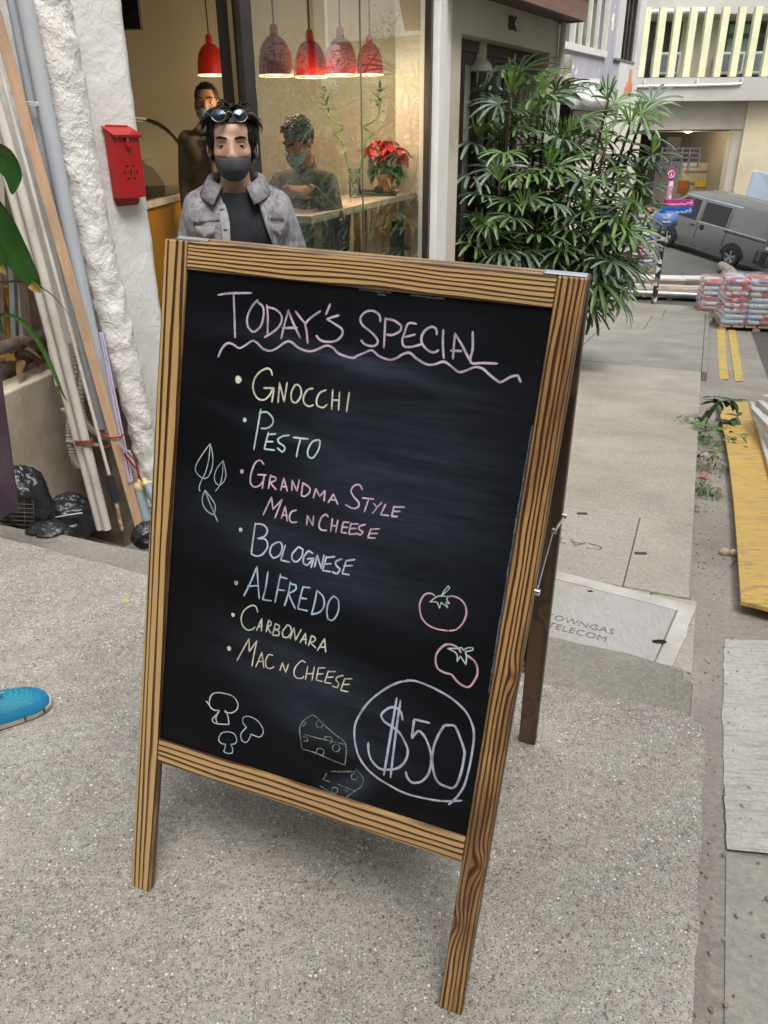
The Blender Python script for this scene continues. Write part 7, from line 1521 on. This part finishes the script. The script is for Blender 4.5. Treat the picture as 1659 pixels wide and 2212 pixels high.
splate('left_plate', 1420, 454, 1432, 482, sblu, .02); splate('pink_side_plate', 1432, 415 + 13, 1452, 446, mag, .0)
stext('Street', 1440, 470, .06, swh, .22); stext('Market', 1440, 479, .06, swh, .22)
# yellow-faced long sheet and white profiles in the gutter
yel_s = NT('yellow_sheet'); o = yel_s.tc('Object'); c_ = yel_s.mix(yel_s.ramp(yel_s.noise(o, 2.2, 5, .6), [(.35, 0.0), (.7, 1.0)]), (.62, .40, .085), (.52, .35, .10)); sc_n = yel_s.ramp(yel_s.noise(yel_s.mapping(o, (3, 14, 3), rot=(0, 0, R(-25))), 2.5, 5, .75), [(.51, 0.0), (.60, 1.0)]); c_ = yel_s.mix(yel_s.math('MULTIPLY', sc_n, .65), c_, (.20, .17, .14)); yel_m = yel_s.fin(c_, .55, yel_s.bump(yel_s.noise(o, 14, 3), .2, .01))
yl_ = [(1599, 1307), (1591, 1190), (1583, 1090), (1574, 1010), (1565, 950), (1556, 905), (1548, 872)]; yr_ = [(1752, 1352), (1716, 1210), (1687, 1105), (1663, 1020), (1640, 955), (1626, 910), (1613, 874)]
rows = []; rows2 = []
for (a, b) in zip(yl_, yr_):
    p = onroad(*a, dz=.05); q = onroad(*b, dz=.05); rr_ = []
    for j in range(7): v = p.lerp(q, j / 6); v.z += .012 * mnoise.noise((v.x * 4, v.y * 3, 0)); rr_.append(v)
    rows.append(rr_)
sm_rows = []
for i in range(len(rows) - 1):
    for k in range(3): sm_rows.append([rows[i][j].lerp(rows[i + 1][j], k / 3) for j in range(7)])
sm_rows.append(rows[-1]); m = MB(); m.grid(sm_rows); ys = m.build('yellow_sheet', yel_m, None); ys.modifiers.new('s', 'SOLIDIFY').thickness = .018; tag(ys, 'long scuffed yellow-faced sheet lying in the road beside the gutter', 'board')
prf = M('white_profile', (.66, .67, .67), (.56, .57, .57), scale=5, rough=.4, dirt=(.45, .44, .42), dscale=2)
for i, (a, b, w_, h_, dz_, lb_) in enumerate((((1624, 872), (1745, 1300), .030, .03, .10, 'white plastic profile along the right edge of the yellow sheet'), ((1628, 886), (1720, 985), .055, .04, .22, 'short white box profile lying on top of the others, nearest the sheet'), ((1642, 872), (1740, 960), .06, .05, .25, 'white profile with a dark slot lying second from the yellow sheet'), ((1640, 905), (1765, 1230), .045, .04, .10, 'white profile under the crossed pair'), ((1652, 868), (1700, 860), .08, .10, .16, 'pierced white bracket end at the right photo edge'), ((1650, 900), (1790, 1180), .05, .05, .13, 'greyish white profile at the right photo edge'))):
    p = onroad(*a, dz=dz_); q = onroad(*b, dz=dz_); m = MB(); m.beam(p, q, w_, h_); tag(m.build('plastic_profile', prf, None, bevel=.004), lb_, 'plastic profile', 'white plastic profiles by the yellow sheet')
st_ = onroad(1575, 1194, .02)
for dx, lb_ in ((-.022, 'left pale lump of broken stone beside the yellow sheet'), (.024, 'right pale lump of broken stone beside the yellow sheet')):
    m = MB(); m.ball((st_.x + dx, st_.y - dx * .25, st_.z), (.028, .022, .022), 10, 8); ob = m.build('stone_lump', M('pale_stone', (.50, .42, .28), (.4, .34, .24), scale=60, rough=.9, bump=.6), None, smooth=True); tag(ob, lb_, 'stone')

# ---- what the shop window mirrors: the other side of the street, a lamp post
op = empty('opposite_building', (13, 16, -1.6), 'pale building with a row of windows on the right-hand side of the street', 'building')
OA = Vector((9.4, 7.0, 0)); OB = Vector((20.0, 30.0, 0)); OD = (OB - OA).normalized(); ON = Vector((-OD.y, OD.x, 0)); opm = M('opposite_render', (.66, .65, .60), (.56, .55, .5), scale=.7, rough=.85, dirt=(.42, .40, .36), dscale=.5)
def obox(name, a, b, z0, z1, n0, n1, mt, par=op): m = MB(); tbox(m, a, b, z0, z1, n0, n1, OD, ON, OA); return m.build(name, mt, par)
OL = (OB - OA).length; obox('wall', -16, OL, -3.5, 1.6, -.3, 0, opm); obox('wall', 0, OL, 3.9, 12, -.3, 0, opm); obox('wall', -16, 0, 1.6, 12, -.3, 0, opm); obox('ledge', 0, OL, 1.42, 1.62, 0, .35, opm)  # near stretch of wall is out of view, added to block low sky light
for i in range(9):
    a = 1 + i * 2.7; obox('pier', a - .35, a + .35, 1.6, 3.9, -.3, -.02, opm); w0 = obox('window', a + .35, a + 2.35, 1.62, 3.9, -.24, -.2, M('grey_shutter', (.30, .33, .36), (.25, .28, .3), scale=1, rough=.5))
    for k in (0, .66, 1.33, 2.0): obox('mullion', a + .35 + k - .04, a + .35 + k + .04, 1.62, 3.9, -.2, -.12, wf, w0)
    obox('transom', a + .35, a + 2.35, 2.6, 2.68, -.2, -.12, wf, w0)
lpb = Vector((7.15, 14.0, road_z(7.15, 14.0))); sl_ = empty('street_lamp', lpb, 'dark street lamp post on the right side of the street, mirrored in the shop window', 'street lamp')
m = MB(); m.tube([lpb, zz(lpb, 4.6)], [.085, .06], 12); m.build('post', bar_m, sl_); m = MB(); m.tube(spline([zz(lpb, 4.5), zz(lpb, 4.85) + Vector((.2, .1, 0)), zz(lpb, 5.0) + Vector((.7, .3, 0))], 6), .035, 8); m.build('arm', bar_m, sl_); m = MB(); m.ball((lpb.x + .95, lpb.y + .4, 4.98), (.36, .2, .12), 14, 8); m.build('lamp_head', lampb, sl_, smooth=True)

# ================================================================== plants
def fan_mesh(seed, mt, n=9, L=.35, wb=.034, droop=.36, spread=235):
    rr = random.Random(seed); mm = MB()
    for i in range(n):
        a = R(-spread / 2 + spread * i / (n - 1) + rr.uniform(-5, 5)); l = L * (1 - .22 * abs(i / (n - 1) * 2 - 1)) * rr.uniform(.88, 1.08); w_ = wb * rr.uniform(.8, 1.15); dr = droop * rr.uniform(.5, 1.5); rows = []; rise = .25
        for k in range(7):
            t_ = k / 6; ww = w_ * (.16 + .84 * min(1, t_ * 2.6)) * (1 if t_ < .86 else .62); r_ = l * (t_ - .06 * dr * t_ * t_); z = l * (rise * t_ * (1 - t_) - dr * .42 * t_ ** 2.3)
            c = Vector((math.cos(a) * r_, math.sin(a) * r_, z)); sd_ = Vector((-math.sin(a), math.cos(a), 0)) * ww / 2; f_ = .28 * ww
            rows.append([c - sd_ + Vector((0, 0, f_)), c, c + sd_ + Vector((0, 0, f_))])
        mm.grid(rows)
    me = mm.mesh('fan_leaf'); me.materials.append(mt); return me
def leaf_mat(name, c1, c2, rough=.45, tr=.12):
    t = NT(name); o = t.tc('Object'); col = t.mix(t.ramp(t.noise(o, 9, 4), [(.35, 0.0), (.68, 1.0)]), c1, c2)
    oi = t.n.new('ShaderNodeObjectInfo'); col = t.mix(t.math('MULTIPLY', oi.outputs['Random'], .5), col, tuple(x * .45 for x in c1))
    return t.fin(col, rough, Specular_IOR_Level=.5, Transmission_Weight=0.0, Subsurface_Weight=0.0)
pl_a = leaf_mat('palm_leaf_dark', (.13, .21, .08), (.07, .135, .05)); pl_b = leaf_mat('palm_leaf_mid', (.16, .27, .085), (.09, .18, .055)); pl_c = leaf_mat('palm_leaf_young', (.15, .29, .04), (.09, .2, .03)); pl_d = leaf_mat('palm_leaf_grey_green', (.20, .27, .19), (.12, .19, .125), .42)  # the last tone is a paler, greyer green
fans = [fan_mesh(1, pl_a, 10), fan_mesh(2, pl_b, 9, .33), fan_mesh(3, pl_d, 11, .37, droop=.5), fan_mesh(4, pl_b, 10, .35, droop=.6), fan_mesh(5, pl_a, 9, .31), fan_mesh(6, pl_d, 10, .35, .032, .25)]
young = fan_mesh(9, pl_c, 6, .26, .022, -.1, 70)
cane_m = M('palm_cane_fibre', (.075, .045, .028), (.035, .022, .015), scale=40, rough=.9, stretch=(3, 3, 1), bump=.8, bs=120); pet_m = leaf_mat('palm_petiole', (.07, .12, .03), (.05, .09, .025))
def rhapis(cx_, cy_, canes, label, seed, nl=(9, 12)):
    rr = random.Random(seed); gz = walk_z(SL(cx_, cy_)[0]); P = empty('lady_palm', (cx_, cy_, gz), label, 'palm', 'lady palms beside the cafe'); cnt = 0
    for (dx, dy, h) in canes:
        b0 = Vector((min(cx_ + dx * .55, 2.0), cy_ + .35 + dy * .6, gz)); tp_ = Vector((cx_ + dx, cy_ + dy, h)); L_ = spline([b0, b0.lerp(tp_, .5) + Vector((dx * .06, 0, 0)), tp_], 6); m = MB(); m.tube(L_, [.022 - .008 * i / len(L_) for i in range(len(L_))], 8); m.build('cane', cane_m, P, smooth=True)
        n_ = rr.randint(*nl); a0 = rr.random() * 6.28; low = max(h - 1.8, -.25)
        pm_ = MB()
        for k in range(n_):
            f_ = k / (n_ - 1); z = low + (h - low) * f_ ** .85; q_ = min(1, max(0, (z - gz) / (h - gz))); c = L_[int(q_ * (len(L_) - 1))]; a = a0 + k * 2.4 + rr.uniform(-.4, .4); el = -.35 + 1.25 * f_ + rr.uniform(-.2, .2)
            pl_ = rr.uniform(.16, .34) * (1 - .35 * f_); d_ = Vector((math.cos(a) * math.cos(el), math.sin(a) * math.cos(el), math.sin(el))); e = Vector((c.x, c.y, z)) + d_ * pl_
            pm_.tube([Vector((c.x, c.y, z - .05)), Vector((c.x, c.y, z)) + d_ * pl_ * .5 + Vector((0, 0, .03)), e], .0045, 5)
            xd = Vector((math.cos(a), math.sin(a), math.sin(el) * .9 - .35 + rr.uniform(-.3, .15))).normalized(); up_ = Vector((math.cos(a) * .55 + rr.uniform(-.4, .4), math.sin(a) * .55 + rr.uniform(-.5, .2), 1)); sc_ = rr.uniform(.85, 1.2)
            inst('fan_leaf', fans[rr.randrange(6)], P, frame(xd, None, up_, e) @ Matrix.Scale(sc_, 4)); cnt += 1
        e = Vector((tp_.x, tp_.y, h)); xd = Vector((rr.uniform(-.3, .3), rr.uniform(-.3, .3), 1)).normalized(); inst('fan_leaf', young, P, frame(xd, None, (rr.uniform(-1, 1), -1, .2), e) @ Matrix.Scale(rr.uniform(.8, 1.1), 4))
        o_ = pm_.build('petioles', pet_m, P, smooth=True); o_['kind'] = 'stuff'
    return cnt
rhapis(1.32, 8.75, [(-.33, .0, 1.35), (-.22, .25, 1.85), (-.05, -.15, 1.75), (.05, .2, 1.86), (.18, -.1, 1.55), (.30, .1, 1.75), (-.12, -.25, .95), (.12, -.3, .70), (-.30, -.15, .45), (.35, -.25, 1.1), (.0, .3, 1.2), (.45, .2, 1.35)], 'left lady palm clump, directly beside the white pier', 21)
rhapis(2.33, 8.85, [(-.42, -.1, 1.35), (-.25, .25, 1.15), (-.05, -.2, 1.25), (.02, .15, 1.70), (.22, -.05, 1.45), (.40, .15, 1.55), (.46, -.1, 1.20), (.50, .2, .90), (.30, -.25, .60), (.15, -.3, .45), (-.2, -.3, .65), (.30, .0, .30), (-.45, .1, .5), (.20, .0, .05), (-.05, -.1, 0.0), (.05, .3, .9)], 'right lady palm clump, reaching over the footpath toward the van', 33)
rhapis(1.82, 9.1, [(-.1, .0, 1.6), (.1, .1, 1.3), (.0, -.2, .9), (-.15, -.1, .5), (.12, -.25, .2), (.2, .2, 1.0)], 'middle lady palm clump in front of the timber doors', 47)

# broad leaves hanging in at the left edge
def strap_leaf(name, pts, widths, Y, mt, parent, lean=0.0):
    sp_ = [atY(x, y, Y + lean * i) for i, (x, y) in enumerate(pts)]; n_ = len(sp_); S_ = spline(sp_, 5); rows = []
    for i, p in enumerate(S_):
        f_ = i / (len(S_) - 1) * (n_ - 1); w_ = float(np.interp(f_, range(n_), widths)); tg = (S_[min(i + 1, len(S_) - 1)] - S_[max(i - 1, 0)]).normalized(); sd_ = tg.cross(Vector((0, 1, 0))).normalized() * w_ / 2
        rows.append([p - sd_ + Vector((0, -.012 * w_ / .05, 0)), p, p + sd_ + Vector((0, -.015 * w_ / .05, 0))])
    m = MB(); m.grid(rows); return m.build(name, mt, parent, smooth=True)
dl = empty('corn_plant', atY(-60, 700, 2.5), 'glossy green strap leaves of a corn plant hanging in at the left photo edge', 'plant')
lg = leaf_mat('broad_leaf_green', (.04, .12, .022), (.02, .075, .014), .25); lt = M('leaf_tip_yellow', (.42, .34, .06), (.2, .1, .03), scale=30, rough=.6)
strap_leaf('leaf', [(-60, 300), (-15, 330), (14, 345), (31, 378), (26, 420)], [.03, .07, .075, .06, .004], 2.42, lg, dl)
strap_leaf('leaf', [(-50, 400), (-15, 440), (15, 490), (45, 555), (72, 600), (86, 627)], [.03, .06, .08, .085, .055, .004], 2.40, lg, dl)
strap_leaf('leaf', [(-40, 500), (-15, 530), (2, 570), (12, 588)], [.03, .07, .06, .005], 2.38, lg, dl)
strap_leaf('leaf_tip', [(68, 612), (80, 622), (87, 632)], [.03, .03, .003], 2.395, lt, dl)
strap_leaf('leaf_tip', [(2, 575), (9, 585), (13, 594)], [.03, .02, .003], 2.375, lt, dl)
strap_leaf('leaf', [(-30, 684), (20, 680), (56, 700), (92, 750), (118, 806), (136, 850), (147, 868)], [.008, .012, .016, .018, .014, .008, .002], 2.45, leaf_mat('grass_leaf_green', (.07, .17, .03), (.04, .12, .02)), dl)
strap_leaf('leaf', [(-30, 612), (30, 608), (70, 612), (110, 635), (150, 680)], [.005, .007, .006, .004, .001], 2.46, leaf_mat('grass_leaf_green2', (.08, .14, .04), (.05, .12, .02)), dl)
strap_leaf('leaf', [(-50, 600), (-20, 640), (-5, 690), (8, 720)], [.02, .04, .03, .003], 2.45, lg, dl)
rr = random.Random(4); dd_m = M('dry_leaf', (.20, .12, .055), (.12, .07, .035), scale=30, rough=.9); dlf = leafmesh(.07, .03, .5, .8); dlf.materials.append(dd_m); lit = empty('dry_leaves', plp(60, 780) + Vector((-.1, .05, .02)), 'dry curled leaves lying in the planter under the steel pipe', 'dry leaves')
for k in range(26):
    c = plp(rr.uniform(20, 120), rr.uniform(752, 790), -.02) + Vector((-rr.random() * .1, rr.random() * .1, .01)); inst('leaf', dlf, lit, Matrix.Translation(c) @ Matrix.Rotation(rr.random() * 6.28, 4, 'Z') @ Matrix.Rotation(rr.uniform(-.8, .8), 4, 'X') @ Matrix.Scale(rr.uniform(.5, 1.1), 4))

# weeds in the gutter
wl_a = leafmesh(.075, .034, .2, .25); wl_a.materials.append(leaf_mat('weed_leaf_dark', (.05, .105, .045), (.03, .075, .03))); wl_b = leafmesh(.06, .028, .2, .3); wl_b.materials.append(leaf_mat('weed_leaf_light', (.12, .22, .055), (.08, .17, .035)))
wl_c = leafmesh(.028, .014, .2, .4); wl_c.materials.append(wl_b.materials[0]); wl_e = leafmesh(.030, .012, .3, .6); wl_e.materials.append(M('withered_leaf', (.16, .13, .07), (.10, .08, .045), scale=20, rough=.9))
def weed(name, x, y, n, rad, h, meshes, label, seed, sc=1.0):
    b0 = onroad(x, y, .0); W_ = empty(name, b0, label, 'weed'); rr = random.Random(seed)
    for k in range(n):
        a = rr.random() * 6.28; r_ = rad * rr.random() ** .6; z = h * rr.random() * (1.1 - r_ / rad * .6); c = Vector((b0.x + math.cos(a) * r_ * .6, b0.y + math.sin(a) * r_, b0.z + .01 + z))
        inst('leaf', meshes[rr.randrange(len(meshes))], W_, Matrix.Translation(c) @ Matrix.Rotation(rr.random() * 6.28, 4, 'Z') @ Matrix.Rotation(rr.uniform(-.7, .5), 4, 'Y') @ Matrix.Rotation(rr.uniform(-.4, .4), 4, 'X') @ Matrix.Scale(rr.uniform(.6, 1.2) * sc, 4))
    return W_
# the big-leaved one leans out over the yellow sheet
wb0 = onroad(1527, 930); Wd = empty('young_shrub', wb0, 'young wild shrub with oval leaves growing from the kerb over the yellow sheet', 'shrub'); rr = random.Random(17)
tips = [((1522, 935), (1530, 900), (1546, 875), (1548, 862)), ((1546, 880), (1560, 868), (1578, 865), (1590, 872)), ((1530, 905), (1545, 880), (1550, 868), (1540, 855)), ((1546, 905), (1566, 915), (1580, 908), (1594, 900)), ((1524, 940), (1540, 925), (1556, 920), (1566, 912))]
m = MB(); ks = []
for i, T__ in enumerate(tips):
    P_ = [atY(x, y, wb0.y - .02 * i + .02 * j) for j, (x, y) in enumerate(T__)]; S_ = spline(P_, 5); m.tube(S_, [.007 - .005 * k / len(S_) for k in range(len(S_))], 6); ks.append(S_)
m.build('branch', cane_m, Wd, smooth=True)
for i, S_ in enumerate(ks):
    for k in range(7 if i != 3 else 9):
        c = S_[min(len(S_) - 1, int(len(S_) * (.45 + .6 * k / 8)))]; a = rr.random() * 6.28; inst('leaf', wl_a if i != 4 else wl_b, Wd, Matrix.Translation(c) @ Matrix.Rotation(a, 4, 'Z') @ Matrix.Rotation(rr.uniform(-.5, .9), 4, 'Y') @ Matrix.Scale(rr.uniform(1.3, 1.9), 4))
weed('weed_clump', 1526, 962, 150, .50, .16, [wl_b, wl_c, wl_b], 'bright green weed clump at the kerb, under the young shrub', 3, 1.3)
weed('weed_clump', 1524, 1015, 150, .26, .08, [wl_c, wl_e, wl_e], 'half withered weed clump at the kerb beside the yellow sheet', 5, 1.2)
weed('weed_clump', 1519, 1068, 200, .17, .07, [wl_c, wl_c, wl_e], 'low mossy weed clump nearest the camera along the kerb', 6, .9)
weed('weed_sprout', 1503, 1108, 7, .04, .04, [wl_b, wl_c], 'tiny sprout in the kerb joint above the lettered cover', 8, .7)
lf_m = [M('litter_red', (.45, .06, .04), (.5, .25, .12), scale=60, rough=.6), M('litter_white', (.75, .76, .8), rough=.5)]
for i, (x, y, s_, lb_) in enumerate(((1520, 1032, .035, 'crumpled red and orange wrapper among the weeds'), (1517, 985, .03, 'small white scrap of foil among the weeds'))):
    p = onroad(x, y, .02); m = MB(); rr = random.Random(i); m.grid([[p + Vector((s_ * (a - 1.5) * .5, s_ * (b - 1.5) * .6, rr.random() * .025)) for a in range(4)] for b in range(4)]); tag(m.build('wrapper', lf_m[i], None), lb_, 'litter')
# grit and leaf crumbs in the gutter and on the slab
gm_ = M('grit', (.16, .12, .08), (.40, .38, .34), scale=200, rough=.9); m = MB(); rr = random.Random(2)
for k in range(420):
    s_ = rr.uniform(1.0, 7.5); l_ = -.15 - abs(rr.gauss(0, .12)) if rr.random() < .7 else -.16 - rr.random() * .9; x, y = XY(s_, l_); r_ = rr.uniform(.002, .006); m.ball((x, y, road_z(x, y) + .008 + r_ * .5), (r_, r_ * rr.uniform(.6, 1.6), r_ * .6), 5, 3)
for k in range(260):
    x = rr.uniform(-1.5, .7); y = rr.uniform(.5, 2.0)
    if x > .40 + (y - .5) * .25: continue
    r_ = rr.uniform(.0008, .0022); m.ball((x, y, slab_z(x, y) + r_ * .4), (r_, r_, r_ * .7), 5, 3)
tag(m.build('grit', gm_, None), 'small grit and crumbs scattered over the pavement and gutter', 'grit', kind='stuff')
for (x, y, r_, c_, lb_) in ((269, 1297, .013, (.62, .56, .18), 'yellow paint drip'), (272, 1285, .006, (.62, .56, .2), 'yellow paint speck')):
    p = onslab(x, y, .0006); rr = random.Random(x); m = MB(); ringp = [p + Vector((math.cos(a) * r_ * rr.uniform(.5, 1.2), math.sin(a) * r_ * rr.uniform(.6, 1.3), 0)) for a in [2 * math.pi * i / 11 for i in range(11)]]; ringp = [zz(q, slab_z(q.x, q.y) + .0008) for q in ringp]; m.add([zz(p, slab_z(p.x, p.y) + .0009)] + ringp, [(0, i + 1, (i + 1) % 11 + 1) for i in range(11)])
    tag(m.build('paint_spot', M('paint_yellow_dry', c_, tuple(q * .7 for q in c_), scale=300, rough=.8), None), kind='structure')

# ================================================================== blue running shoe at the left edge
tip = onslab(110, 1512); heel = onslab(-130, 1600); ax = (tip - heel).normalized(); nS = Vector(GN).normalized(); ay = nS.cross(ax).normalized()
tip = tip - ax * .0; MS = Matrix(((-ax.x, -ay.x, nS.x, tip.x), (-ax.y, -ay.y, nS.y, tip.y), (-ax.z, -ay.z, nS.z, tip.z), (0, 0, 0, 1)))
shoe = empty('running_shoe', tip - ax * .14, 'turquoise blue running shoe with cream sole at the left photo edge', 'shoe')
Lx = [0, .006, .02, .045, .08, .12, .16, .20, .24, .27, .285, .29]; Wx = [.004, .024, .038, .047, .051, .050, .044, .040, .039, .036, .026, .005]; Zs = [.014, .018, .021, .023, .024, .025, .027, .029, .031, .033, .034, .034]
off_y = [0.010, .010, .009, .006, .002, -.001, -.002, 0, .001, .001, 0, 0]
def ring(i, w_, z, k=18): return [(Lx[i], off_y[i] + w_ * math.cos(2 * math.pi * j / k), z) for j in range(k)]
solem = M('cream_sole', (.66, .60, .49), (.55, .50, .42), scale=25, rough=.7, dirt=(.42, .38, .32), dscale=12)
m = MB(); rows = []
for i in range(12): rows.append([MS @ Vector((Lx[i], off_y[i] + Wx[i] * math.cos(a) * (1.03 if math.sin(a) > 0 else .97), (Zs[i] * (.5 + .5 * math.copysign(abs(math.sin(a)) ** .35, math.sin(a)))) + (.004 * max(0, 1 - Lx[i] / .03)))) for a in [2 * math.pi * j / 22 for j in range(22)]])
m.grid(rows, close=True); m.build('sole', solem, shoe, smooth='auto', ang=50)
t = NT('shoe_mesh'); o = t.tc('Object'); hx = t.voro(o, 330, out=0, rand=.35); shoe_mesh = t.fin(t.mix(t.ramp(hx, [(.34, 1.0), (.44, 0.0)]), (.02, .30, .42), (.005, .07, .16)), .6, t.bump(hx, .5, .002))
shoe_bl = M('shoe_blue_suede', (.008, .185, .36), (.010, .22, .40), scale=50, rough=.75, bump=.3, bs=500); shoe_dk = M('shoe_deep_blue', (.01, .12, .28), rough=.6)
Hx = [.018, .038, .050, .060, .068, .078, .092, .100, .098, .100, .098, .08]
def up_pt(i_f, a, g=0.0):
    i0 = min(10, int(i_f)); f_ = i_f - i0; W_ = Wx[i0] * (1 - f_) + Wx[i0 + 1] * f_; H_ = Hx[i0] * (1 - f_) + Hx[i0 + 1] * f_; X_ = Lx[i0] * (1 - f_) + Lx[i0 + 1] * f_; Z_ = Zs[i0] * (1 - f_) + Zs[i0 + 1] * f_; O_ = off_y[i0] * (1 - f_) + off_y[i0 + 1] * f_
    taper = .97 - .12 * max(0, math.sin(a)); return MS @ Vector((X_ + .003 - g * .6 * max(0, 1 - i_f / 2), O_ + (W_ * taper + g) * math.copysign(abs(math.cos(a)) ** .85, math.cos(a)), Z_ - .004 + (H_ - Z_ + g) * math.sin(a) ** .9 if math.sin(a) > 0 else Z_ - .004))
def up_patch(name, i0, i1, a0, a1, mt, g, n1=16, n2=14, par=shoe, shape=None):
    m = MB(); rows = []
    for i in range(n1 + 1):
        ii = i0 + (i1 - i0) * i / n1; lo_, hi_ = (a0, a1) if shape is None else shape(i / n1); rows.append([up_pt(ii, R(lo_ + (hi_ - lo_) * j / n2), g) for j in range(n2 + 1)])
    m.grid(rows); return m.build(name, mt, par, smooth=True)
up_patch('upper', 0, 11, 0, 180, shoe_mesh, 0, 44, 20)
up_patch('toe_cap', 0, 2.6, 0, 180, shoe_bl, .0012, 14, 20); up_patch('side_panel', 1.5, 10.5, 0, 40, shoe_bl, .0016, 30, 6, shape=lambda f_: (0, 46 - 22 * math.sin(f_ * 3.1))); up_patch('side_panel', 1.5, 10.5, 140, 180, shoe_bl, .0016, 30, 6, shape=lambda f_: (134 + 22 * math.sin(f_ * 3.1), 180))
up_patch('eyestay', 4.4, 7.4, 52, 128, shoe_dk, .0026, 14, 10, shape=lambda f_: (90 - 42 * min(1, .35 + f_), 90 + 42 * min(1, .35 + f_))); up_patch('heel_counter', 8.6, 11, 0, 180, shoe_dk, .002, 10, 16)
lace = M('white_lace', (.78, .78, .78), rough=.8)
for k in range(4):
    ii = 4.9 + k * .55
    for q in (-1, 1): m = MB(); m.tube(spline([up_pt(ii, R(90 - q * 30), .004), up_pt(ii + .15, R(90), .008), up_pt(ii + .45, R(90 + q * 30), .004)], 5), .0026, 6, flat=.6); m.build('lace', lace, shoe, smooth=True)
m = MB(); m.tube([up_pt(4.3 + 3.0 * min(1, abs(j - 9) / 9 + .0), R(90 + (j - 9) * 5.2), .003) for j in range(19)], .0014, 6); m.build('piping', M('pale_piping', (.55, .72, .76), rough=.5), shoe, smooth=True)
m = MB(); m.tube(spline([MS @ Vector((.215, 0, .08)), MS @ Vector((.225, 0, .13)), MS @ Vector((.23, 0, .17))], 4), .034, 16); m.build('sock', M('dark_sock', (.03, .032, .04), rough=.95), shoe, smooth=True)
for k in range(6):
    i_ = 2.2 + k * 1.5; m = MB(); p = MS @ Vector((float(np.interp(i_, range(12), Lx)), float(np.interp(i_, range(12), off_y)) + float(np.interp(i_, range(12), Wx)) * 1.02, .010)); m.beam(p, p + nS * .012, .0025, .003, ax); m.build('sole_groove', blk, shoe)

# ================================================================== unseen buildings behind and left of the camera, added to cut low sky light
lane_m = M('lane_render', (.42, .40, .36), (.34, .32, .29), scale=.8, rough=.9, dirt=(.28, .26, .23), dscale=.5)
for (x0, x1, y0, y1, lb_) in ((-9, 12, -9.5, -6.5, 'plain unseen building behind the camera, added to block low sky light'), (-9, -4.6, -6.4, 2.6, 'plain unseen building left of the lane, added to block low sky light')):
    B_ = empty('added_lane_building', ((x0 + x1) / 2, (y0 + y1) / 2, -.5), lb_, 'building'); m = MB(); m.box(((x0 + x1) / 2, (y0 + y1) / 2, 5), (x1 - x0, y1 - y0, 12)); m.build('wall', lane_m, B_)
    fr_y = y1 + .02 if x1 - x0 > 8 else None
    for i in range(5):
        for k in range(3):
            m = MB(); z_ = 1.8 + k * 3.0
            if fr_y: m.box((x0 + 2 + i * 4, fr_y, z_), (1.6, .06, 1.4))
            else: m.box((x1 + .02, y0 + 1 + i * 1.7, z_), (.06, 1.0, 1.4))
            m.build('window', dkg, B_)

# ================================================================== street tree mirrored in the shop window
def street_tree(x, y, h, r, seed, label):
    b0 = Vector((x, y, road_z(x, y))); T_ = empty('street_tree', b0, label, 'tree'); rr = random.Random(seed); bark = M('bark', (.12, .10, .08), (.07, .055, .045), scale=12, rough=.95, bump=.8, bs=40, bd=.02)
    m = MB(); top_ = b0 + Vector((.2, .1, h * .55)); m.tube(spline([b0, b0 + Vector((.1, 0, h * .3)), top_], 6), [.20 - .008 * i for i in range(13)], 10); m.build('trunk', bark, T_, smooth=True); nodes = []
    for k in range(9):
        a = k * .7 + rr.random(); e = top_ + Vector((math.cos(a) * r * .7, math.sin(a) * r * .7, h * rr.uniform(-.05, .35))); m = MB(); m.tube(spline([top_ - Vector((0, 0, rr.random() * h * .15)), (top_ + e) / 2 + Vector((0, 0, .2)), e], 4), [.07 - .006 * i for i in range(9)], 6); m.build('limb', bark, T_, smooth=True); nodes.append(e); nodes.append((top_ + e) / 2)
    mm = MB()
    for k in range(9000):
        c0 = nodes[rr.randrange(len(nodes))]; c = c0 + Vector((max(-1, min(1, rr.gauss(0, .5))), max(-1, min(1, rr.gauss(0, .5))), max(-.9, min(.9, rr.gauss(0, .42))))); L_ = rr.uniform(.05, .10); a = rr.random() * 6.28; b_ = rr.uniform(-.9, .5); d_ = Vector((math.cos(a) * math.cos(b_), math.sin(a) * math.cos(b_), math.sin(b_))); s_ = d_.orthogonal().normalized() * L_ * .4
        mm.add([c, c + d_ * L_ * .5 + s_, c + d_ * L_, c + d_ * L_ * .5 - s_], [(0, 1, 2, 3)])
    cr = mm.build('crown', leaf_mat('tree_leaf', (.05, .10, .03), (.03, .065, .02)), T_, recalc=False); return T_
street_tree(12.9, 21.6, 7.5, 2.4, 3, 'leafy street tree on the right side of the street')
